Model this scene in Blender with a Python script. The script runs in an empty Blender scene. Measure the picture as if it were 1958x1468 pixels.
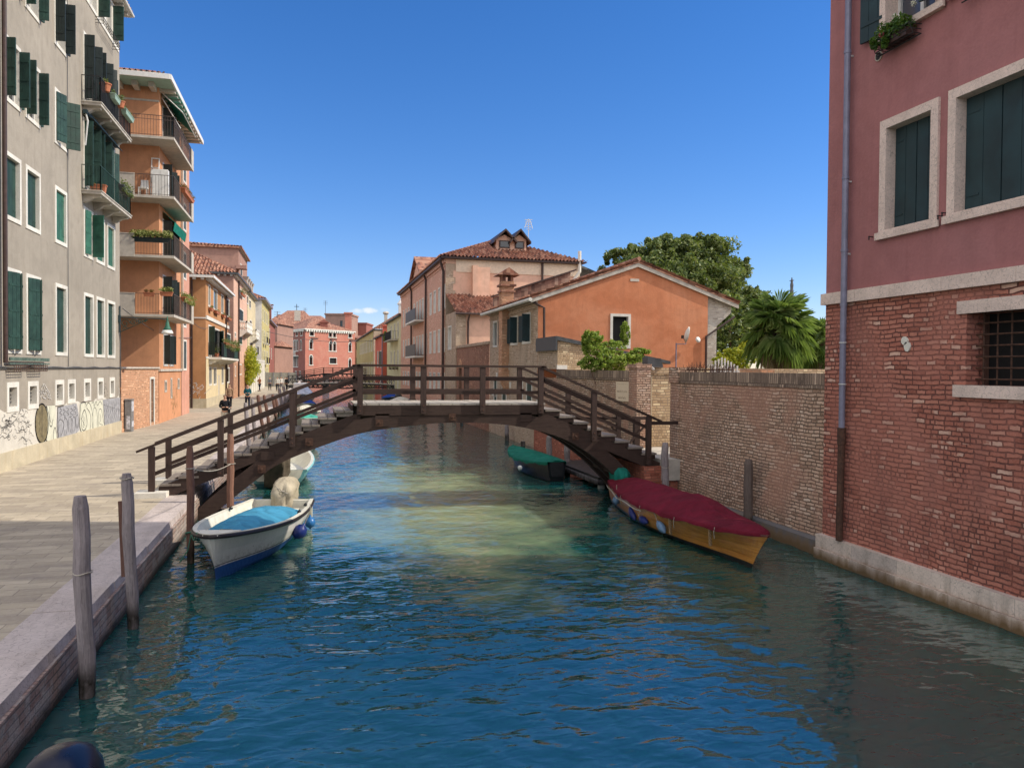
import bpy, bmesh, math, random
import numpy as np
from mathutils import Vector, Matrix, noise as mnoise
random.seed(7)
SC = bpy.context.scene
COL = SC.collection
R = math.radians
# ------------------------------------------------------------------ camera
CAMZ = 3.53
YAW, PITCH, ROLL = R(14.46), R(-1.09), .008
fw = Vector((math.sin(YAW)*math.cos(PITCH), math.cos(YAW)*math.cos(PITCH), math.sin(PITCH)))
r0 = Vector((math.cos(YAW), -math.sin(YAW), 0)); u0 = r0.cross(fw)
RT = r0*math.cos(ROLL)+u0*math.sin(ROLL); UP = u0*math.cos(ROLL)-r0*math.sin(ROLL)
cd = bpy.data.cameras.new('camera'); cam = bpy.data.objects.new('camera', cd); COL.objects.link(cam)
m = Matrix((RT, UP, -fw)).transposed().to_4x4(); m.translation = (0, 0, CAMZ); cam.matrix_world = m
cd.sensor_width = 36; cd.sensor_fit = 'HORIZONTAL'; cd.lens = 1470/1958*36
cd.clip_start = .05; cd.clip_end = 6000
SC.camera = cam
# ------------------------------------------------------------------ light
SUN_AZ, SUN_EL = R(14.2), R(38.5)          # azimuth from +X towards -Y
sd = Vector((math.cos(SUN_AZ)*math.cos(SUN_EL), -math.sin(SUN_AZ)*math.cos(SUN_EL), math.sin(SUN_EL)))
sl = bpy.data.lights.new('sun', 'SUN'); sl.energy = 4.1; sl.angle = R(.53); sl.color = (1, .91, .77)
so = bpy.data.objects.new('sun', sl); COL.objects.link(so); so.rotation_euler = (-sd).to_track_quat('-Z', 'Y').to_euler()
W = bpy.data.worlds.new('World'); SC.world = W; W.use_nodes = True
nt = W.node_tree; nt.nodes.clear()
def wn(t, **k):
    n = nt.nodes.new(t)
    for a, b in k.items(): setattr(n, a, b)
    return n
sky = wn('ShaderNodeTexSky', sky_type='NISHITA', sun_disc=False, sun_elevation=SUN_EL, sun_rotation=math.atan2(sd.x, sd.y),
         altitude=0, air_density=1.0, dust_density=.05, ozone_density=4.5)
hs = wn('ShaderNodeHueSaturation'); hs.inputs['Saturation'].default_value = 1.26; hs.inputs['Value'].default_value = .93
nt.links.new(sky.outputs[0], hs.inputs['Color'])
tint = wn('ShaderNodeMix', data_type='RGBA', blend_type='MULTIPLY'); tint.inputs['Factor'].default_value = 1; tint.inputs['B'].default_value = (1.06, .96, 1.13, 1); nt.links.new(hs.outputs[0], tint.inputs['A'])
tc = wn('ShaderNodeTexCoord'); nz = wn('ShaderNodeTexNoise'); nz.inputs['Scale'].default_value = 46; nz.inputs['Detail'].default_value = 5
nt.links.new(tc.outputs['Generated'], nz.inputs['Vector'])
bg = wn('ShaderNodeBackground'); bg.inputs['Strength'].default_value = .15
out = wn('ShaderNodeOutputWorld'); nt.links.new(bg.outputs[0], out.inputs[0])
# three small fair-weather clouds low over the far roofs
def raydir(px, py): return (fw+RT*((px-979)/1470)-UP*((py-734)/1470)).normalized()
prev = None
for (px, py, rx, ry, a) in ((682, 595, .0125, .0042, .75), (706, 594, .0120, .0056, 1.0), (739, 591, .0095, .004, .35)):
    c = raydir(px, py); si = c.cross(Vector((0, 0, 1))).normalized(); ve = si.cross(c)
    acc = None
    for ax, rr in ((si, rx), (ve, ry)):
        d = wn('ShaderNodeVectorMath', operation='DOT_PRODUCT'); d.inputs[1].default_value = ax
        nt.links.new(tc.outputs['Generated'], d.inputs[0])
        s1 = wn('ShaderNodeMath', operation='SUBTRACT'); s1.inputs[1].default_value = c.dot(ax); nt.links.new(d.outputs['Value'], s1.inputs[0])
        q = wn('ShaderNodeMath', operation='DIVIDE'); q.inputs[1].default_value = rr; nt.links.new(s1.outputs[0], q.inputs[0])
        p = wn('ShaderNodeMath', operation='MULTIPLY'); nt.links.new(q.outputs[0], p.inputs[0]); nt.links.new(q.outputs[0], p.inputs[1])
        if acc is None: acc = p
        else:
            s2 = wn('ShaderNodeMath', operation='ADD'); nt.links.new(acc.outputs[0], s2.inputs[0]); nt.links.new(p.outputs[0], s2.inputs[1]); acc = s2
    nn = wn('ShaderNodeMath', operation='MULTIPLY_ADD'); nn.inputs[1].default_value = 3.6; nn.inputs[2].default_value = -1.75
    nt.links.new(nz.outputs['Fac'], nn.inputs[0])
    s3 = wn('ShaderNodeMath', operation='ADD'); nt.links.new(acc.outputs[0], s3.inputs[0]); nt.links.new(nn.outputs[0], s3.inputs[1])
    mr = wn('ShaderNodeMapRange', interpolation_type='SMOOTHSTEP'); mr.inputs['From Min'].default_value = .95; mr.inputs['From Max'].default_value = .05
    mr.inputs['To Min'].default_value = 0; mr.inputs['To Max'].default_value = a; nt.links.new(s3.outputs[0], mr.inputs['Value'])
    if prev is None: prev = mr.outputs[0]
    else:
        mx = wn('ShaderNodeMath', operation='MAXIMUM'); nt.links.new(prev, mx.inputs[0]); nt.links.new(mr.outputs[0], mx.inputs[1]); prev = mx.outputs[0]
cm = wn('ShaderNodeMix', data_type='RGBA'); cm.inputs['B'].default_value = (5.6, 6.0, 6.6, 1)
nt.links.new(prev, cm.inputs['Factor']); nt.links.new(tint.outputs['Result'], cm.inputs['A'])
# added broken cloud, unseen overhead, beside and behind the camera, to fill the shade
def wmath(op, a, b):
    q = wn('ShaderNodeMath', operation=op)
    for i, v in enumerate((a, b)):
        if isinstance(v, (int, float)): q.inputs[i].default_value = v
        else: nt.links.new(v, q.inputs[i])
    return q.outputs[0]
def wrange(v, a, b):
    q = wn('ShaderNodeMapRange', interpolation_type='SMOOTHSTEP'); q.inputs['From Min'].default_value = a; q.inputs['From Max'].default_value = b; nt.links.new(v, q.inputs['Value']); return q.outputs[0]
sxyz = wn('ShaderNodeSeparateXYZ'); nt.links.new(tc.outputs['Generated'], sxyz.inputs[0])
dd = wn('ShaderNodeVectorMath', operation='DOT_PRODUCT'); dd.inputs[1].default_value = (math.sin(YAW), math.cos(YAW), 0); nt.links.new(tc.outputs['Generated'], dd.inputs[0])
zone = wmath('MULTIPLY', wmath('MAXIMUM', wrange(sxyz.outputs[2], .70, .88), wrange(dd.outputs['Value'], .45, .1)), wrange(sxyz.outputs[2], .02, .2))
cn = wn('ShaderNodeTexNoise'); cn.inputs['Scale'].default_value = 2.6; cn.inputs['Detail'].default_value = 7; cn.inputs['Roughness'].default_value = .58; nt.links.new(tc.outputs['Generated'], cn.inputs['Vector'])
cover = wmath('MULTIPLY', zone, wrange(cn.outputs['Fac'], .40, .54))
cm2 = wn('ShaderNodeMix', data_type='RGBA'); cm2.inputs['B'].default_value = (10.8, 10.4, 10.2, 1); nt.links.new(cover, cm2.inputs['Factor']); nt.links.new(cm.outputs['Result'], cm2.inputs['A']); nt.links.new(cm2.outputs['Result'], bg.inputs['Color'])
SC.view_settings.view_transform = 'Standard'; SC.view_settings.look = 'None'; SC.view_settings.gamma = 1; SC.view_settings.exposure = .07
SC.cycles.max_bounces = 6; SC.cycles.diffuse_bounces = 3; SC.cycles.glossy_bounces = 3; SC.cycles.transparent_max_bounces = 8
SC.cycles.caustics_reflective = False; SC.cycles.caustics_refractive = False
# ------------------------------------------------------------------ photo ray -> point on a known plane of the place
def ray(px, py): return fw+RT*((px-979)/1470)-UP*((py-734)/1470)
def PX(px, py, X):
    r = ray(px, py); t = X/r.x; return Vector((X, r.y*t, CAMZ+r.z*t))
def PY(px, py, Y):
    r = ray(px, py); t = Y/r.y; return Vector((r.x*t, Y, CAMZ+r.z*t))
def PZ(px, py, Z):
    r = ray(px, py); t = (Z-CAMZ)/r.z; return Vector((r.x*t, r.y*t, Z))
def yx(px, X, py=703): return PX(px, py, X).y
def xy(px, Y, py=703): return PY(px, py, Y).x
# ------------------------------------------------------------------ materials
MATS = {}
class NT:
    def __init__(s, name):
        s.m = bpy.data.materials.new(name); s.m.use_nodes = True; s.t = s.m.node_tree; s.t.nodes.clear()
        s.o = s.n('ShaderNodeOutputMaterial'); s.b = s.n('ShaderNodeBsdfPrincipled'); s.l(s.b.outputs[0], s.o.inputs[0])
    def n(s, t, **k):
        n = s.t.nodes.new(t)
        for a, b in k.items():
            if a in ('operation', 'data_type', 'blend_type', 'interpolation_type', 'noise_dimensions', 'feature', 'offset_frequency', 'offset', 'squash', 'wave_type', 'bands_direction', 'vector_type'): setattr(n, a, b)
            else: n.inputs[a.replace('_', ' ')].default_value = b
        return n
    def l(s, a, b): s.t.links.new(a, b)
    def uv(s, sx=1, sy=1, sz=1, obj=False):
        if not hasattr(s, 'tc'): s.tc = s.n('ShaderNodeTexCoord')
        mp = s.n('ShaderNodeMapping'); mp.inputs['Scale'].default_value = (sx, sy, sz)
        s.l(s.tc.outputs['Object' if obj else 'UV'], mp.inputs[0]); return mp.outputs[0]
    def noise(s, vec, scale, detail=4, rough=.55, dist=0):
        n = s.n('ShaderNodeTexNoise', Scale=scale, Detail=detail, Roughness=rough, Distortion=dist); s.l(vec, n.inputs['Vector']); return n.outputs['Fac']
    def ramp(s, f, lo, hi, a=0., b=1.):
        n = s.n('ShaderNodeMapRange'); n.inputs['From Min'].default_value = lo; n.inputs['From Max'].default_value = hi
        n.inputs['To Min'].default_value = a; n.inputs['To Max'].default_value = b; s.l(f, n.inputs['Value']); return n.outputs[0]
    def mix(s, f, a, b, mode='MIX'):
        n = s.n('ShaderNodeMix', data_type='RGBA', blend_type=mode)
        for v, i in ((f, 'Factor'), (a, 'A'), (b, 'B')):
            if isinstance(v, (int, float)): n.inputs[i].default_value = v
            elif isinstance(v, tuple): n.inputs[i].default_value = (*v, 1) if len(v) == 3 else v
            else: s.l(v, n.inputs[i])
        return n.outputs['Result']
    def math(s, op, a, b=0.):
        n = s.n('ShaderNodeMath', operation=op)
        for v, i in ((a, 0), (b, 1)):
            if isinstance(v, (int, float)): n.inputs[i].default_value = v
            else: s.l(v, n.inputs[i])
        return n.outputs[0]
    def bump(s, h, strength=.3, dist=.02):
        n = s.n('ShaderNodeBump', Strength=strength, Distance=dist); s.l(h, n.inputs['Height']); s.l(n.outputs[0], s.b.inputs['Normal']); return n
    def col(s, c):
        if isinstance(c, tuple): s.b.inputs['Base Color'].default_value = (*c, 1)
        else: s.l(c, s.b.inputs['Base Color'])
    def rough(s, v):
        if isinstance(v, (int, float)): s.b.inputs['Roughness'].default_value = v
        else: s.l(v, s.b.inputs['Roughness'])
def vm(c, k): return tuple(min(1, x*k) for x in c)
def plaster(name, c, dirt=(.30, .26, .21), amt=.5, streak=.5, seed=0, bump=.25, light=None):
    if name in MATS: return MATS[name]
    s = NT(name); v = s.uv()
    big = s.noise(v, .35+seed*.013, 6, .62, .6); med = s.noise(v, 2.3, 6, .6, .3); fine = s.noise(v, 22, 4)
    st = s.noise(s.uv(2.6, .22), 1, 5, .6, .2)
    a = s.mix(s.ramp(big, .38, .68), c, light or vm(c, 1.28))
    a = s.mix(s.ramp(med, .45, .75, 0, .5), a, vm(c, .78))
    a = s.mix(s.math('MULTIPLY', s.ramp(st, .5, .75), streak), a, tuple(c[i]*.45+dirt[i]*.45 for i in range(3)))
    a = s.mix(s.math('MULTIPLY', s.ramp(big, .58, .8), amt), a, dirt)
    a = s.mix(s.ramp(fine, .3, .7, 0, .22), a, vm(c, .6))
    ch = s.noise(s.uv(1, 1, 1), 30, 2, .5); a = s.mix(s.ramp(ch, .74, .78, 0, .5), a, vm(c, 1.8)); dr = s.noise(s.uv(7, .5), 1, 6, .7, .3); a = s.mix(s.ramp(dr, .56, .76, 0, .32), a, vm(c, .55)); bl = s.noise(v, 1.1, 8, .72, 1.2); a = s.mix(s.ramp(bl, .50, .60, 0, .22), a, vm(c, 1.25))
    s.col(a); s.rough(.92); s.b.inputs['Specular IOR Level'].default_value = .2
    s.bump(s.math('ADD', fine, s.math('MULTIPLY', med, 2)), bump, .02); MATS[name] = s.m; return s.m
def brick(name, c1, c2, mortar, bw=.26, bh=.075, ms=.011, patch=None, dirt=(.12, .09, .07), amt=.5, warp=.012, bump=.9, light=None, lightamt=.14, plasterc=None, plasteramt=0):
    if name in MATS: return MATS[name]
    s = NT(name); v = s.uv()
    wv = s.n('ShaderNodeTexNoise', Scale=2.1, Detail=3.); s.l(v, wv.inputs['Vector'])
    sc = s.n('ShaderNodeVectorMath', operation='SCALE'); sc.inputs['Scale'].default_value = warp*4; s.l(wv.outputs['Color'], sc.inputs[0])
    wv2 = s.n('ShaderNodeTexNoise', Scale=15., Detail=2.); s.l(v, wv2.inputs['Vector'])
    sc2 = s.n('ShaderNodeVectorMath', operation='SCALE'); sc2.inputs['Scale'].default_value = warp*1.6; s.l(wv2.outputs['Color'], sc2.inputs[0])
    ad = s.n('ShaderNodeVectorMath', operation='ADD'); s.l(v, ad.inputs[0]); s.l(sc.outputs[0], ad.inputs[1])
    ad2 = s.n('ShaderNodeVectorMath', operation='ADD'); s.l(ad.outputs[0], ad2.inputs[0]); s.l(sc2.outputs[0], ad2.inputs[1])
    def br(mort=ms, a=(0, 0, 0), b=(1, 1, 1), k=1., off=.5):
        n = s.n('ShaderNodeTexBrick', Scale=1., offset=off, squash=.7); n.squash_frequency = 3
        n.inputs['Color1'].default_value = (*a, 1); n.inputs['Color2'].default_value = (*b, 1); n.inputs['Mortar'].default_value = (0, 0, 0, 1)
        n.inputs['Mortar Size'].default_value = mort; n.inputs['Mortar Smooth'].default_value = .35; n.inputs['Brick Width'].default_value = bw*k; n.inputs['Row Height'].default_value = bh
        s.l(ad2.outputs[0], n.inputs['Vector']); return n
    med = s.noise(v, 1.7, 6, .62, .5); big = s.noise(v, .42, 5, .6, .8); fine = s.noise(v, 34, 4, .65)
    b1 = br(); b2 = br(k=.55, off=.33); sel = s.ramp(s.noise(v, .9, 3, .5, .5), .52, .56)
    rnd = s.n('ShaderNodeSeparateColor'); s.l(s.mix(sel, b1.outputs['Color'], b2.outputs['Color']), rnd.inputs[0]); r_ = rnd.outputs[0]
    fc = s.n('ShaderNodeSeparateColor'); s.l(s.mix(sel, b1.outputs['Fac'], b2.outputs['Fac']), fc.inputs[0]); FC = fc.outputs[0]
    v2 = s.noise(v, 3.1, 6, .7, .8)
    a = s.mix(r_, c1, c2)
    a = s.mix(s.ramp(r_, .86, .93, 0, lightamt*5), a, light or vm(c2, 1.7))
    a = s.mix(s.ramp(r_, .10, .03, 0, .6), a, vm(c1, .4))
    a = s.mix(s.ramp(med, .45, .72, 0, .55), a, vm(c1, .62))
    a = s.mix(s.ramp(fine, .4, .75, 0, .4), a, vm(c2, 1.25))
    mask = s.math('MULTIPLY', s.ramp(s.math('ADD', FC, s.math('MULTIPLY', med, .25)), .45, .8), s.ramp(v2, .36, .52, .2, 1.))
    a = s.mix(mask, a, mortar)
    a = s.mix(s.ramp(v2, .55, .70, 0, .5), a, tuple((c1[i]+c2[i])*.62 for i in range(3))); a = s.mix(s.ramp(s.noise(v, 6, 5, .7, .5), .62, .72, 0, .5), a, vm(c1, .45))
    if patch: a = s.mix(s.math('MULTIPLY', s.ramp(big, .48, .60), .62), a, patch)
    if plasterc: a = s.mix(s.math('MULTIPLY', s.ramp(s.noise(v, .8, 8, .7, 1.), .5, .58), plasteramt), a, plasterc)
    st = s.noise(s.uv(1.6, .3), 1, 5, .6)
    a = s.mix(s.math('MULTIPLY', s.ramp(st, .52, .78), amt), a, dirt)
    s.col(a); s.rough(.93); s.b.inputs['Specular IOR Level'].default_value = .15
    h = s.math('SUBTRACT', s.math('MULTIPLY', fine, .35), FC); h = s.math('ADD', h, s.math('MULTIPLY', r_, .3))
    s.bump(h, bump, .02); MATS[name] = s.m; return s.m
def simple(name, c, rough=.6, metal=0, var=.25, scale=6, bump=.08, sp=.4, c2=None, stretch=(1, 1, 1), coat=0):
    if name in MATS: return MATS[name]
    s = NT(name); v = s.uv(*stretch, obj=True); f = s.noise(v, scale, 6, .6, .2); g = s.noise(v, scale*.27, 4)
    a = s.mix(s.ramp(f, .35, .7), vm(c, 1-var), c2 or vm(c, 1+var)); a = s.mix(s.ramp(g, .4, .7, 0, var), a, vm(c, .6))
    s.col(a); s.rough(s.ramp(f, .2, .8, max(0, rough-.12), min(1, rough+.12))); s.b.inputs['Metallic'].default_value = metal
    s.b.inputs['Specular IOR Level'].default_value = sp; s.b.inputs['Coat Weight'].default_value = coat
    if bump: s.bump(f, bump*3, .01)
    MATS[name] = s.m; return s.m
def wood(name, c, c2, scale=1., rough=.75, axis='x', bump=.4, wet=False):
    if name in MATS: return MATS[name]
    s = NT(name); st = {'x': (1.2, 16, 16), 'z': (16, 16, 1.2), 'y': (16, 1.2, 16)}[axis]
    v = s.uv(*[q*scale for q in st], obj=True); f = s.noise(v, 1.6, 7, .65, .5); g = s.noise(s.uv(.7, .7, .7, obj=True), 1.2, 4); h = s.noise(s.uv(1, 1, 1, obj=True), 9, 4)
    a = s.mix(s.ramp(f, .35, .68), c, c2); a = s.mix(s.ramp(f, .55, .62, 0, .5), a, vm(c, .45)); a = s.mix(s.ramp(g, .42, .68, 0, .45), a, vm(c, .55)); a = s.mix(s.ramp(h, .55, .8, 0, .3), a, vm(c2, 1.3))
    if wet:
        g = s.n('ShaderNodeNewGeometry'); sx = s.n('ShaderNodeSeparateXYZ'); s.l(g.outputs['Position'], sx.inputs[0]); z = s.math('SUBTRACT', sx.outputs[2], s.math('MULTIPLY', h, .22)); a = s.mix(s.ramp(z, .26, .05), a, (.022, .018, .012))
        ck = s.noise(s.uv(30*scale, 30*scale, 1.1, obj=True), 1, 5, .7, .6); a = s.mix(s.ramp(ck, .60, .66, 0, .7), a, vm(c, .3)); a = s.mix(s.ramp(s.noise(s.uv(2, 2, .9, obj=True), 1.5, 5, .7), .5, .7, 0, .4), a, vm(c2, 1.35))
    s.col(a); s.rough(rough); s.b.inputs['Specular IOR Level'].default_value = .3; s.bump(f, bump, .012); MATS[name] = s.m; return s.m
def stone(name, c, dirt=(.16, .15, .12), amt=.5, scale=1., vein=True, algae=None, blocks=None):
    if name in MATS: return MATS[name]
    s = NT(name); v = s.uv(); big = s.noise(v, 1.1*scale, 7, .65, .7); fine = s.noise(v, 26*scale, 5, .7); st = s.noise(s.uv(3, .6), 1.4, 5)
    a = s.mix(s.ramp(big, .35, .7), c, vm(c, .72)); a = s.mix(s.ramp(fine, .45, .75, 0, .45), a, vm(c, .5))
    if vein:
        vo = s.n('ShaderNodeTexVoronoi', Scale=9.*scale, feature='DISTANCE_TO_EDGE'); w = s.n('ShaderNodeTexNoise', Scale=5.); s.l(v, w.inputs['Vector'])
        ad = s.n('ShaderNodeVectorMath', operation='ADD'); s.l(v, ad.inputs[0]); q = s.n('ShaderNodeVectorMath', operation='SCALE'); q.inputs['Scale'].default_value = .35; s.l(w.outputs['Color'], q.inputs[0]); s.l(q.outputs[0], ad.inputs[1]); s.l(ad.outputs[0], vo.inputs['Vector'])
        a = s.mix(s.ramp(vo.outputs['Distance'], .035, .0, 0, .65), a, vm(c, .3))
    a = s.mix(s.math('MULTIPLY', s.ramp(st, .48, .72), amt), a, dirt)
    if algae:
        g = s.n('ShaderNodeNewGeometry'); sx = s.n('ShaderNodeSeparateXYZ'); s.l(g.outputs['Position'], sx.inputs[0])
        z = s.math('SUBTRACT', sx.outputs[2], s.math('MULTIPLY', s.ramp(st, .3, .7), .14)); a = s.mix(s.ramp(z, algae+.10, algae-.06), a, (.035, .032, .012))
        a = s.mix(s.ramp(z, algae+.17, algae+.02, 0, .45), a, (.30, .17, .08))
    h = s.math('ADD', fine, s.math('MULTIPLY', big, 1.5))
    if blocks:
        b = s.n('ShaderNodeTexBrick', Scale=1., offset=.37); b.inputs['Brick Width'].default_value = blocks[0]; b.inputs['Row Height'].default_value = blocks[1]; b.inputs['Mortar Size'].default_value = blocks[2]; b.inputs['Mortar Smooth'].default_value = .2
        b.inputs['Color1'].default_value = (.75, .75, .75, 1); b.inputs['Color2'].default_value = (1.15, 1.12, 1.05, 1); b.inputs['Mortar'].default_value = (.4, .38, .35, 1)
        s.l(v, b.inputs['Vector']); a = s.mix(.8, a, b.outputs['Color'], 'MULTIPLY'); h = s.math('SUBTRACT', h, s.math('MULTIPLY', b.outputs['Fac'], 2))
    s.col(a); s.rough(.8); s.bump(h, .35, .015); MATS[name] = s.m; return s.m
def fabric(name, c, rough=.9, sheen=0.):
    if name in MATS: return MATS[name]
    s = NT(name); v = s.uv(1, 1, 1, obj=True); f = s.noise(v, 2.2, 5, .55, .8); g = s.noise(v, 60, 2)
    s.col(s.mix(s.ramp(f, .35, .7), vm(c, .75), vm(c, 1.2))); s.rough(rough); s.b.inputs['Specular IOR Level'].default_value = .2
    s.bump(s.math('ADD', s.math('MULTIPLY', f, 3), s.math('MULTIPLY', g, .2)), .5, .04); MATS[name] = s.m; return s.m
def leafmat(name, cols, trans=.35):
    if name in MATS: return MATS[name]
    s = NT(name); g = s.n('ShaderNodeNewGeometry'); rp = s.n('ShaderNodeValToRGB'); e = rp.color_ramp.elements
    while len(e) < len(cols): e.new(.5)
    for i, c in enumerate(cols): e[i].position = i/(len(cols)-1); e[i].color = (*c, 1)
    s.l(g.outputs['Random Per Island'], rp.inputs[0]); s.col(rp.outputs[0]); s.rough(.5); s.b.inputs['Specular IOR Level'].default_value = .35
    tr = s.n('ShaderNodeBsdfTranslucent'); s.l(s.mix(.5, rp.outputs[0], (.35, .45, .04), 'MIX'), tr.inputs[0])
    mx = s.n('ShaderNodeMixShader', Fac=trans); s.l(s.b.outputs[0], mx.inputs[1]); s.l(tr.outputs[0], mx.inputs[2]); s.l(mx.outputs[0], s.o.inputs[0]); MATS[name] = s.m; return s.m
def tilemat(name, cols, moss=.3):
    if name in MATS: return MATS[name]
    s = NT(name); v = s.uv(); b = s.n('ShaderNodeTexBrick', Scale=1., offset=0.); b.inputs['Brick Width'].default_value = .2; b.inputs['Row Height'].default_value = .4; b.inputs['Mortar Size'].default_value = 0.
    b.inputs['Color1'].default_value = (0, 0, 0, 1); b.inputs['Color2'].default_value = (1, 1, 1, 1); s.l(v, b.inputs['Vector'])
    rp = s.n('ShaderNodeValToRGB'); e = rp.color_ramp.elements
    while len(e) < len(cols): e.new(.5)
    for i, c in enumerate(cols): e[i].position = i/(len(cols)-1); e[i].color = (*c, 1)
    s.l(b.outputs['Color'], rp.inputs[0]); f = s.noise(v, 5, 6, .7); g = s.noise(v, .7, 5)
    a = s.mix(s.ramp(f, .5, .72, 0, moss), rp.outputs[0], (.09, .075, .055)); a = s.mix(s.ramp(g, .45, .7, 0, .4), a, (.20, .13, .10)); s.col(a); s.rough(.9); s.bump(f, .4, .02); MATS[name] = s.m; return s.m
# ------------------------------------------------------------------ mesh builder
OFF = {}
class MB:
    def __init__(s): s.v = []; s.f = []; s.uvs = {}
    def add(s, vs, fs):
        n = len(s.v); s.v += [tuple(v) for v in vs]; s.f += [tuple(i+n for i in f) for f in fs]; return s
    def quad(s, a, b, c, d): return s.add([a, b, c, d], [(0, 1, 2, 3)])
    def hexa(s, p): return s.add(p, [(0, 3, 2, 1), (4, 5, 6, 7), (0, 1, 5, 4), (1, 2, 6, 5), (2, 3, 7, 6), (3, 0, 4, 7)])
    def box(s, x0, x1, y0, y1, z0, z1):
        return s.hexa([(x0, y0, z0), (x1, y0, z0), (x1, y1, z0), (x0, y1, z0), (x0, y0, z1), (x1, y0, z1), (x1, y1, z1), (x0, y1, z1)])
    def beam(s, a, b, w, h, up=(0, 0, 1)):
        a, b = Vector(a), Vector(b); d = (b-a).normalized(); sd_ = d.cross(Vector(up))
        if sd_.length < 1e-4: sd_ = d.cross(Vector((0, 1, 0)))
        sd_.normalize(); u = sd_.cross(d).normalized(); sd_ = sd_*w/2; u = u*h/2
        return s.hexa([a-sd_-u, a+sd_-u, a+sd_+u, a-sd_+u, b-sd_-u, b+sd_-u, b+sd_+u, b-sd_+u])
    def tube(s, pts, r, n=8, cap=True, closed=False):
        pts = [Vector(p) for p in pts]; N = len(pts); rs = r if isinstance(r, (list, tuple)) else [r]*N; rings = []; nrm = None
        for i, p in enumerate(pts):
            d = (pts[min(i+1, N-1)]-pts[max(i-1, 0)]).normalized()
            if nrm is None:
                nrm = d.cross(Vector((0, 0, 1)))
                if nrm.length < .1: nrm = d.cross(Vector((1, 0, 0)))
            nrm = (nrm-d*nrm.dot(d)).normalized(); b = d.cross(nrm)
            rings.append([p+(nrm*math.cos(2*math.pi*k/n)+b*math.sin(2*math.pi*k/n))*rs[i] for k in range(n)])
        vs = [v for rg in rings for v in rg]; fs = []
        for i in range(N-1):
            for k in range(n): fs.append((i*n+k, i*n+(k+1) % n, (i+1)*n+(k+1) % n, (i+1)*n+k))
        if cap: fs.append(tuple(reversed(range(n)))); fs.append(tuple((N-1)*n+k for k in range(n)))
        return s.add(vs, fs)
    def lathe(s, prof, c, n=16, ax=(0, 0, 1)):
        q = Vector((0, 0, 1)).rotation_difference(Vector(ax)); vs = []; fs = []; c = Vector(c)
        for r, z in prof:
            for k in range(n):
                t = 2*math.pi*k/n; vs.append(c+q @ Vector((r*math.cos(t), r*math.sin(t), z)))
        for i in range(len(prof)-1):
            for k in range(n): fs.append((i*n+k, i*n+(k+1) % n, (i+1)*n+(k+1) % n, (i+1)*n+k))
        fs.append(tuple(reversed(range(n)))); fs.append(tuple((len(prof)-1)*n+k for k in range(n)))
        return s.add(vs, fs)
    def loft(s, secs, closed=False, cap=False):
        n = len(secs[0]); vs = [p for q in secs for p in q]; fs = []
        for i in range(len(secs)-1):
            for k in range(n if closed else n-1): fs.append((i*n+k, i*n+(k+1) % n, (i+1)*n+(k+1) % n, (i+1)*n+k))
        if cap: fs.append(tuple(reversed(range(n)))); fs.append(tuple((len(secs)-1)*n+k for k in range(n)))
        return s.add(vs, fs)
    def prism(s, poly, d):
        n = len(poly); d = Vector(d); poly = [Vector(p) for p in poly]
        s.add(poly+[p+d for p in poly], [tuple(range(n)), tuple(range(2*n-1, n-1, -1))]+[(i, i+n, (i+1) % n+n, (i+1) % n) for i in range(n)]); return s
    def build(s, name, mat, parent=None, smooth=False, local=False, flip=False):
        me = bpy.data.meshes.new(name); V = np.array(s.v, dtype=np.float64).reshape(-1, 3)
        if parent is not None: off = OFF.get(parent.name, Vector((0, 0, 0)))
        elif local: off = Vector((0, 0, 0))
        else: off = Vector(((V[:, 0].min()+V[:, 0].max())/2, (V[:, 1].min()+V[:, 1].max())/2, V[:, 2].min()))
        me.from_pydata([tuple(r) for r in (V-np.array(off))], [], s.f); me.update()
        uvl = me.uv_layers.new(name='UVMap'); nl = len(me.loops); li = np.zeros(nl, dtype=np.int32); me.loops.foreach_get('vertex_index', li)
        np_ = len(me.polygons); nor = np.zeros(np_*3); me.polygons.foreach_get('normal', nor); nor = nor.reshape(-1, 3)
        tot = np.zeros(np_, dtype=np.int32); me.polygons.foreach_get('loop_total', tot); N = np.repeat(nor, tot, axis=0); P = V[li]
        flat = np.abs(N[:, 2]) > .75; hl = np.sqrt(N[:, 0]**2+N[:, 1]**2)+1e-9; tx = -N[:, 1]/hl; ty = N[:, 0]/hl
        # snap the horizontal tangent to the dominant axis so that walls share one brick grid
        u = np.where(flat, P[:, 0], P[:, 0]*tx+P[:, 1]*ty); w = np.where(flat, P[:, 1], P[:, 2])
        uvl.data.foreach_set('uv', np.stack([u, w], 1).astype(np.float32).ravel())
        if smooth: me.polygons.foreach_set('use_smooth', np.ones(np_, dtype=bool))
        me.materials.append(mat); o = bpy.data.objects.new(name, me); COL.objects.link(o)
        if parent is not None: o.parent = parent; OFF[o.name] = off
        else:
            OFF[o.name] = off
            if not local: o.location = off
        return o
def tag(o, label, cat, group=None):
    o['label'] = label; o['category'] = cat
    if group: o['group'] = group
    return o
def struct(o, kind='structure'): o['kind'] = kind; return o
def thing(name, label, cat, loc=(0, 0, 0), group=None, local=False, rz=0):
    o = bpy.data.objects.new(name, None); COL.objects.link(o); o.location = loc; o.rotation_euler = (0, 0, rz); o.empty_display_size = .3
    OFF[o.name] = Vector((0, 0, 0)) if local else Vector(loc); tag(o, label, cat, group); return o
def copy_tree(o, parent=None):
    c = o.copy(); COL.objects.link(c); c.parent = parent
    for ch in list(o.children): copy_tree(ch, c)
    return c
def clone(o, loc, rz, label, group=None, scale=None):
    c = copy_tree(o); c.location = loc; c.rotation_euler = (0, 0, rz); c['label'] = label
    if group: c['group'] = group
    if scale: c.scale = scale
    return c
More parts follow.
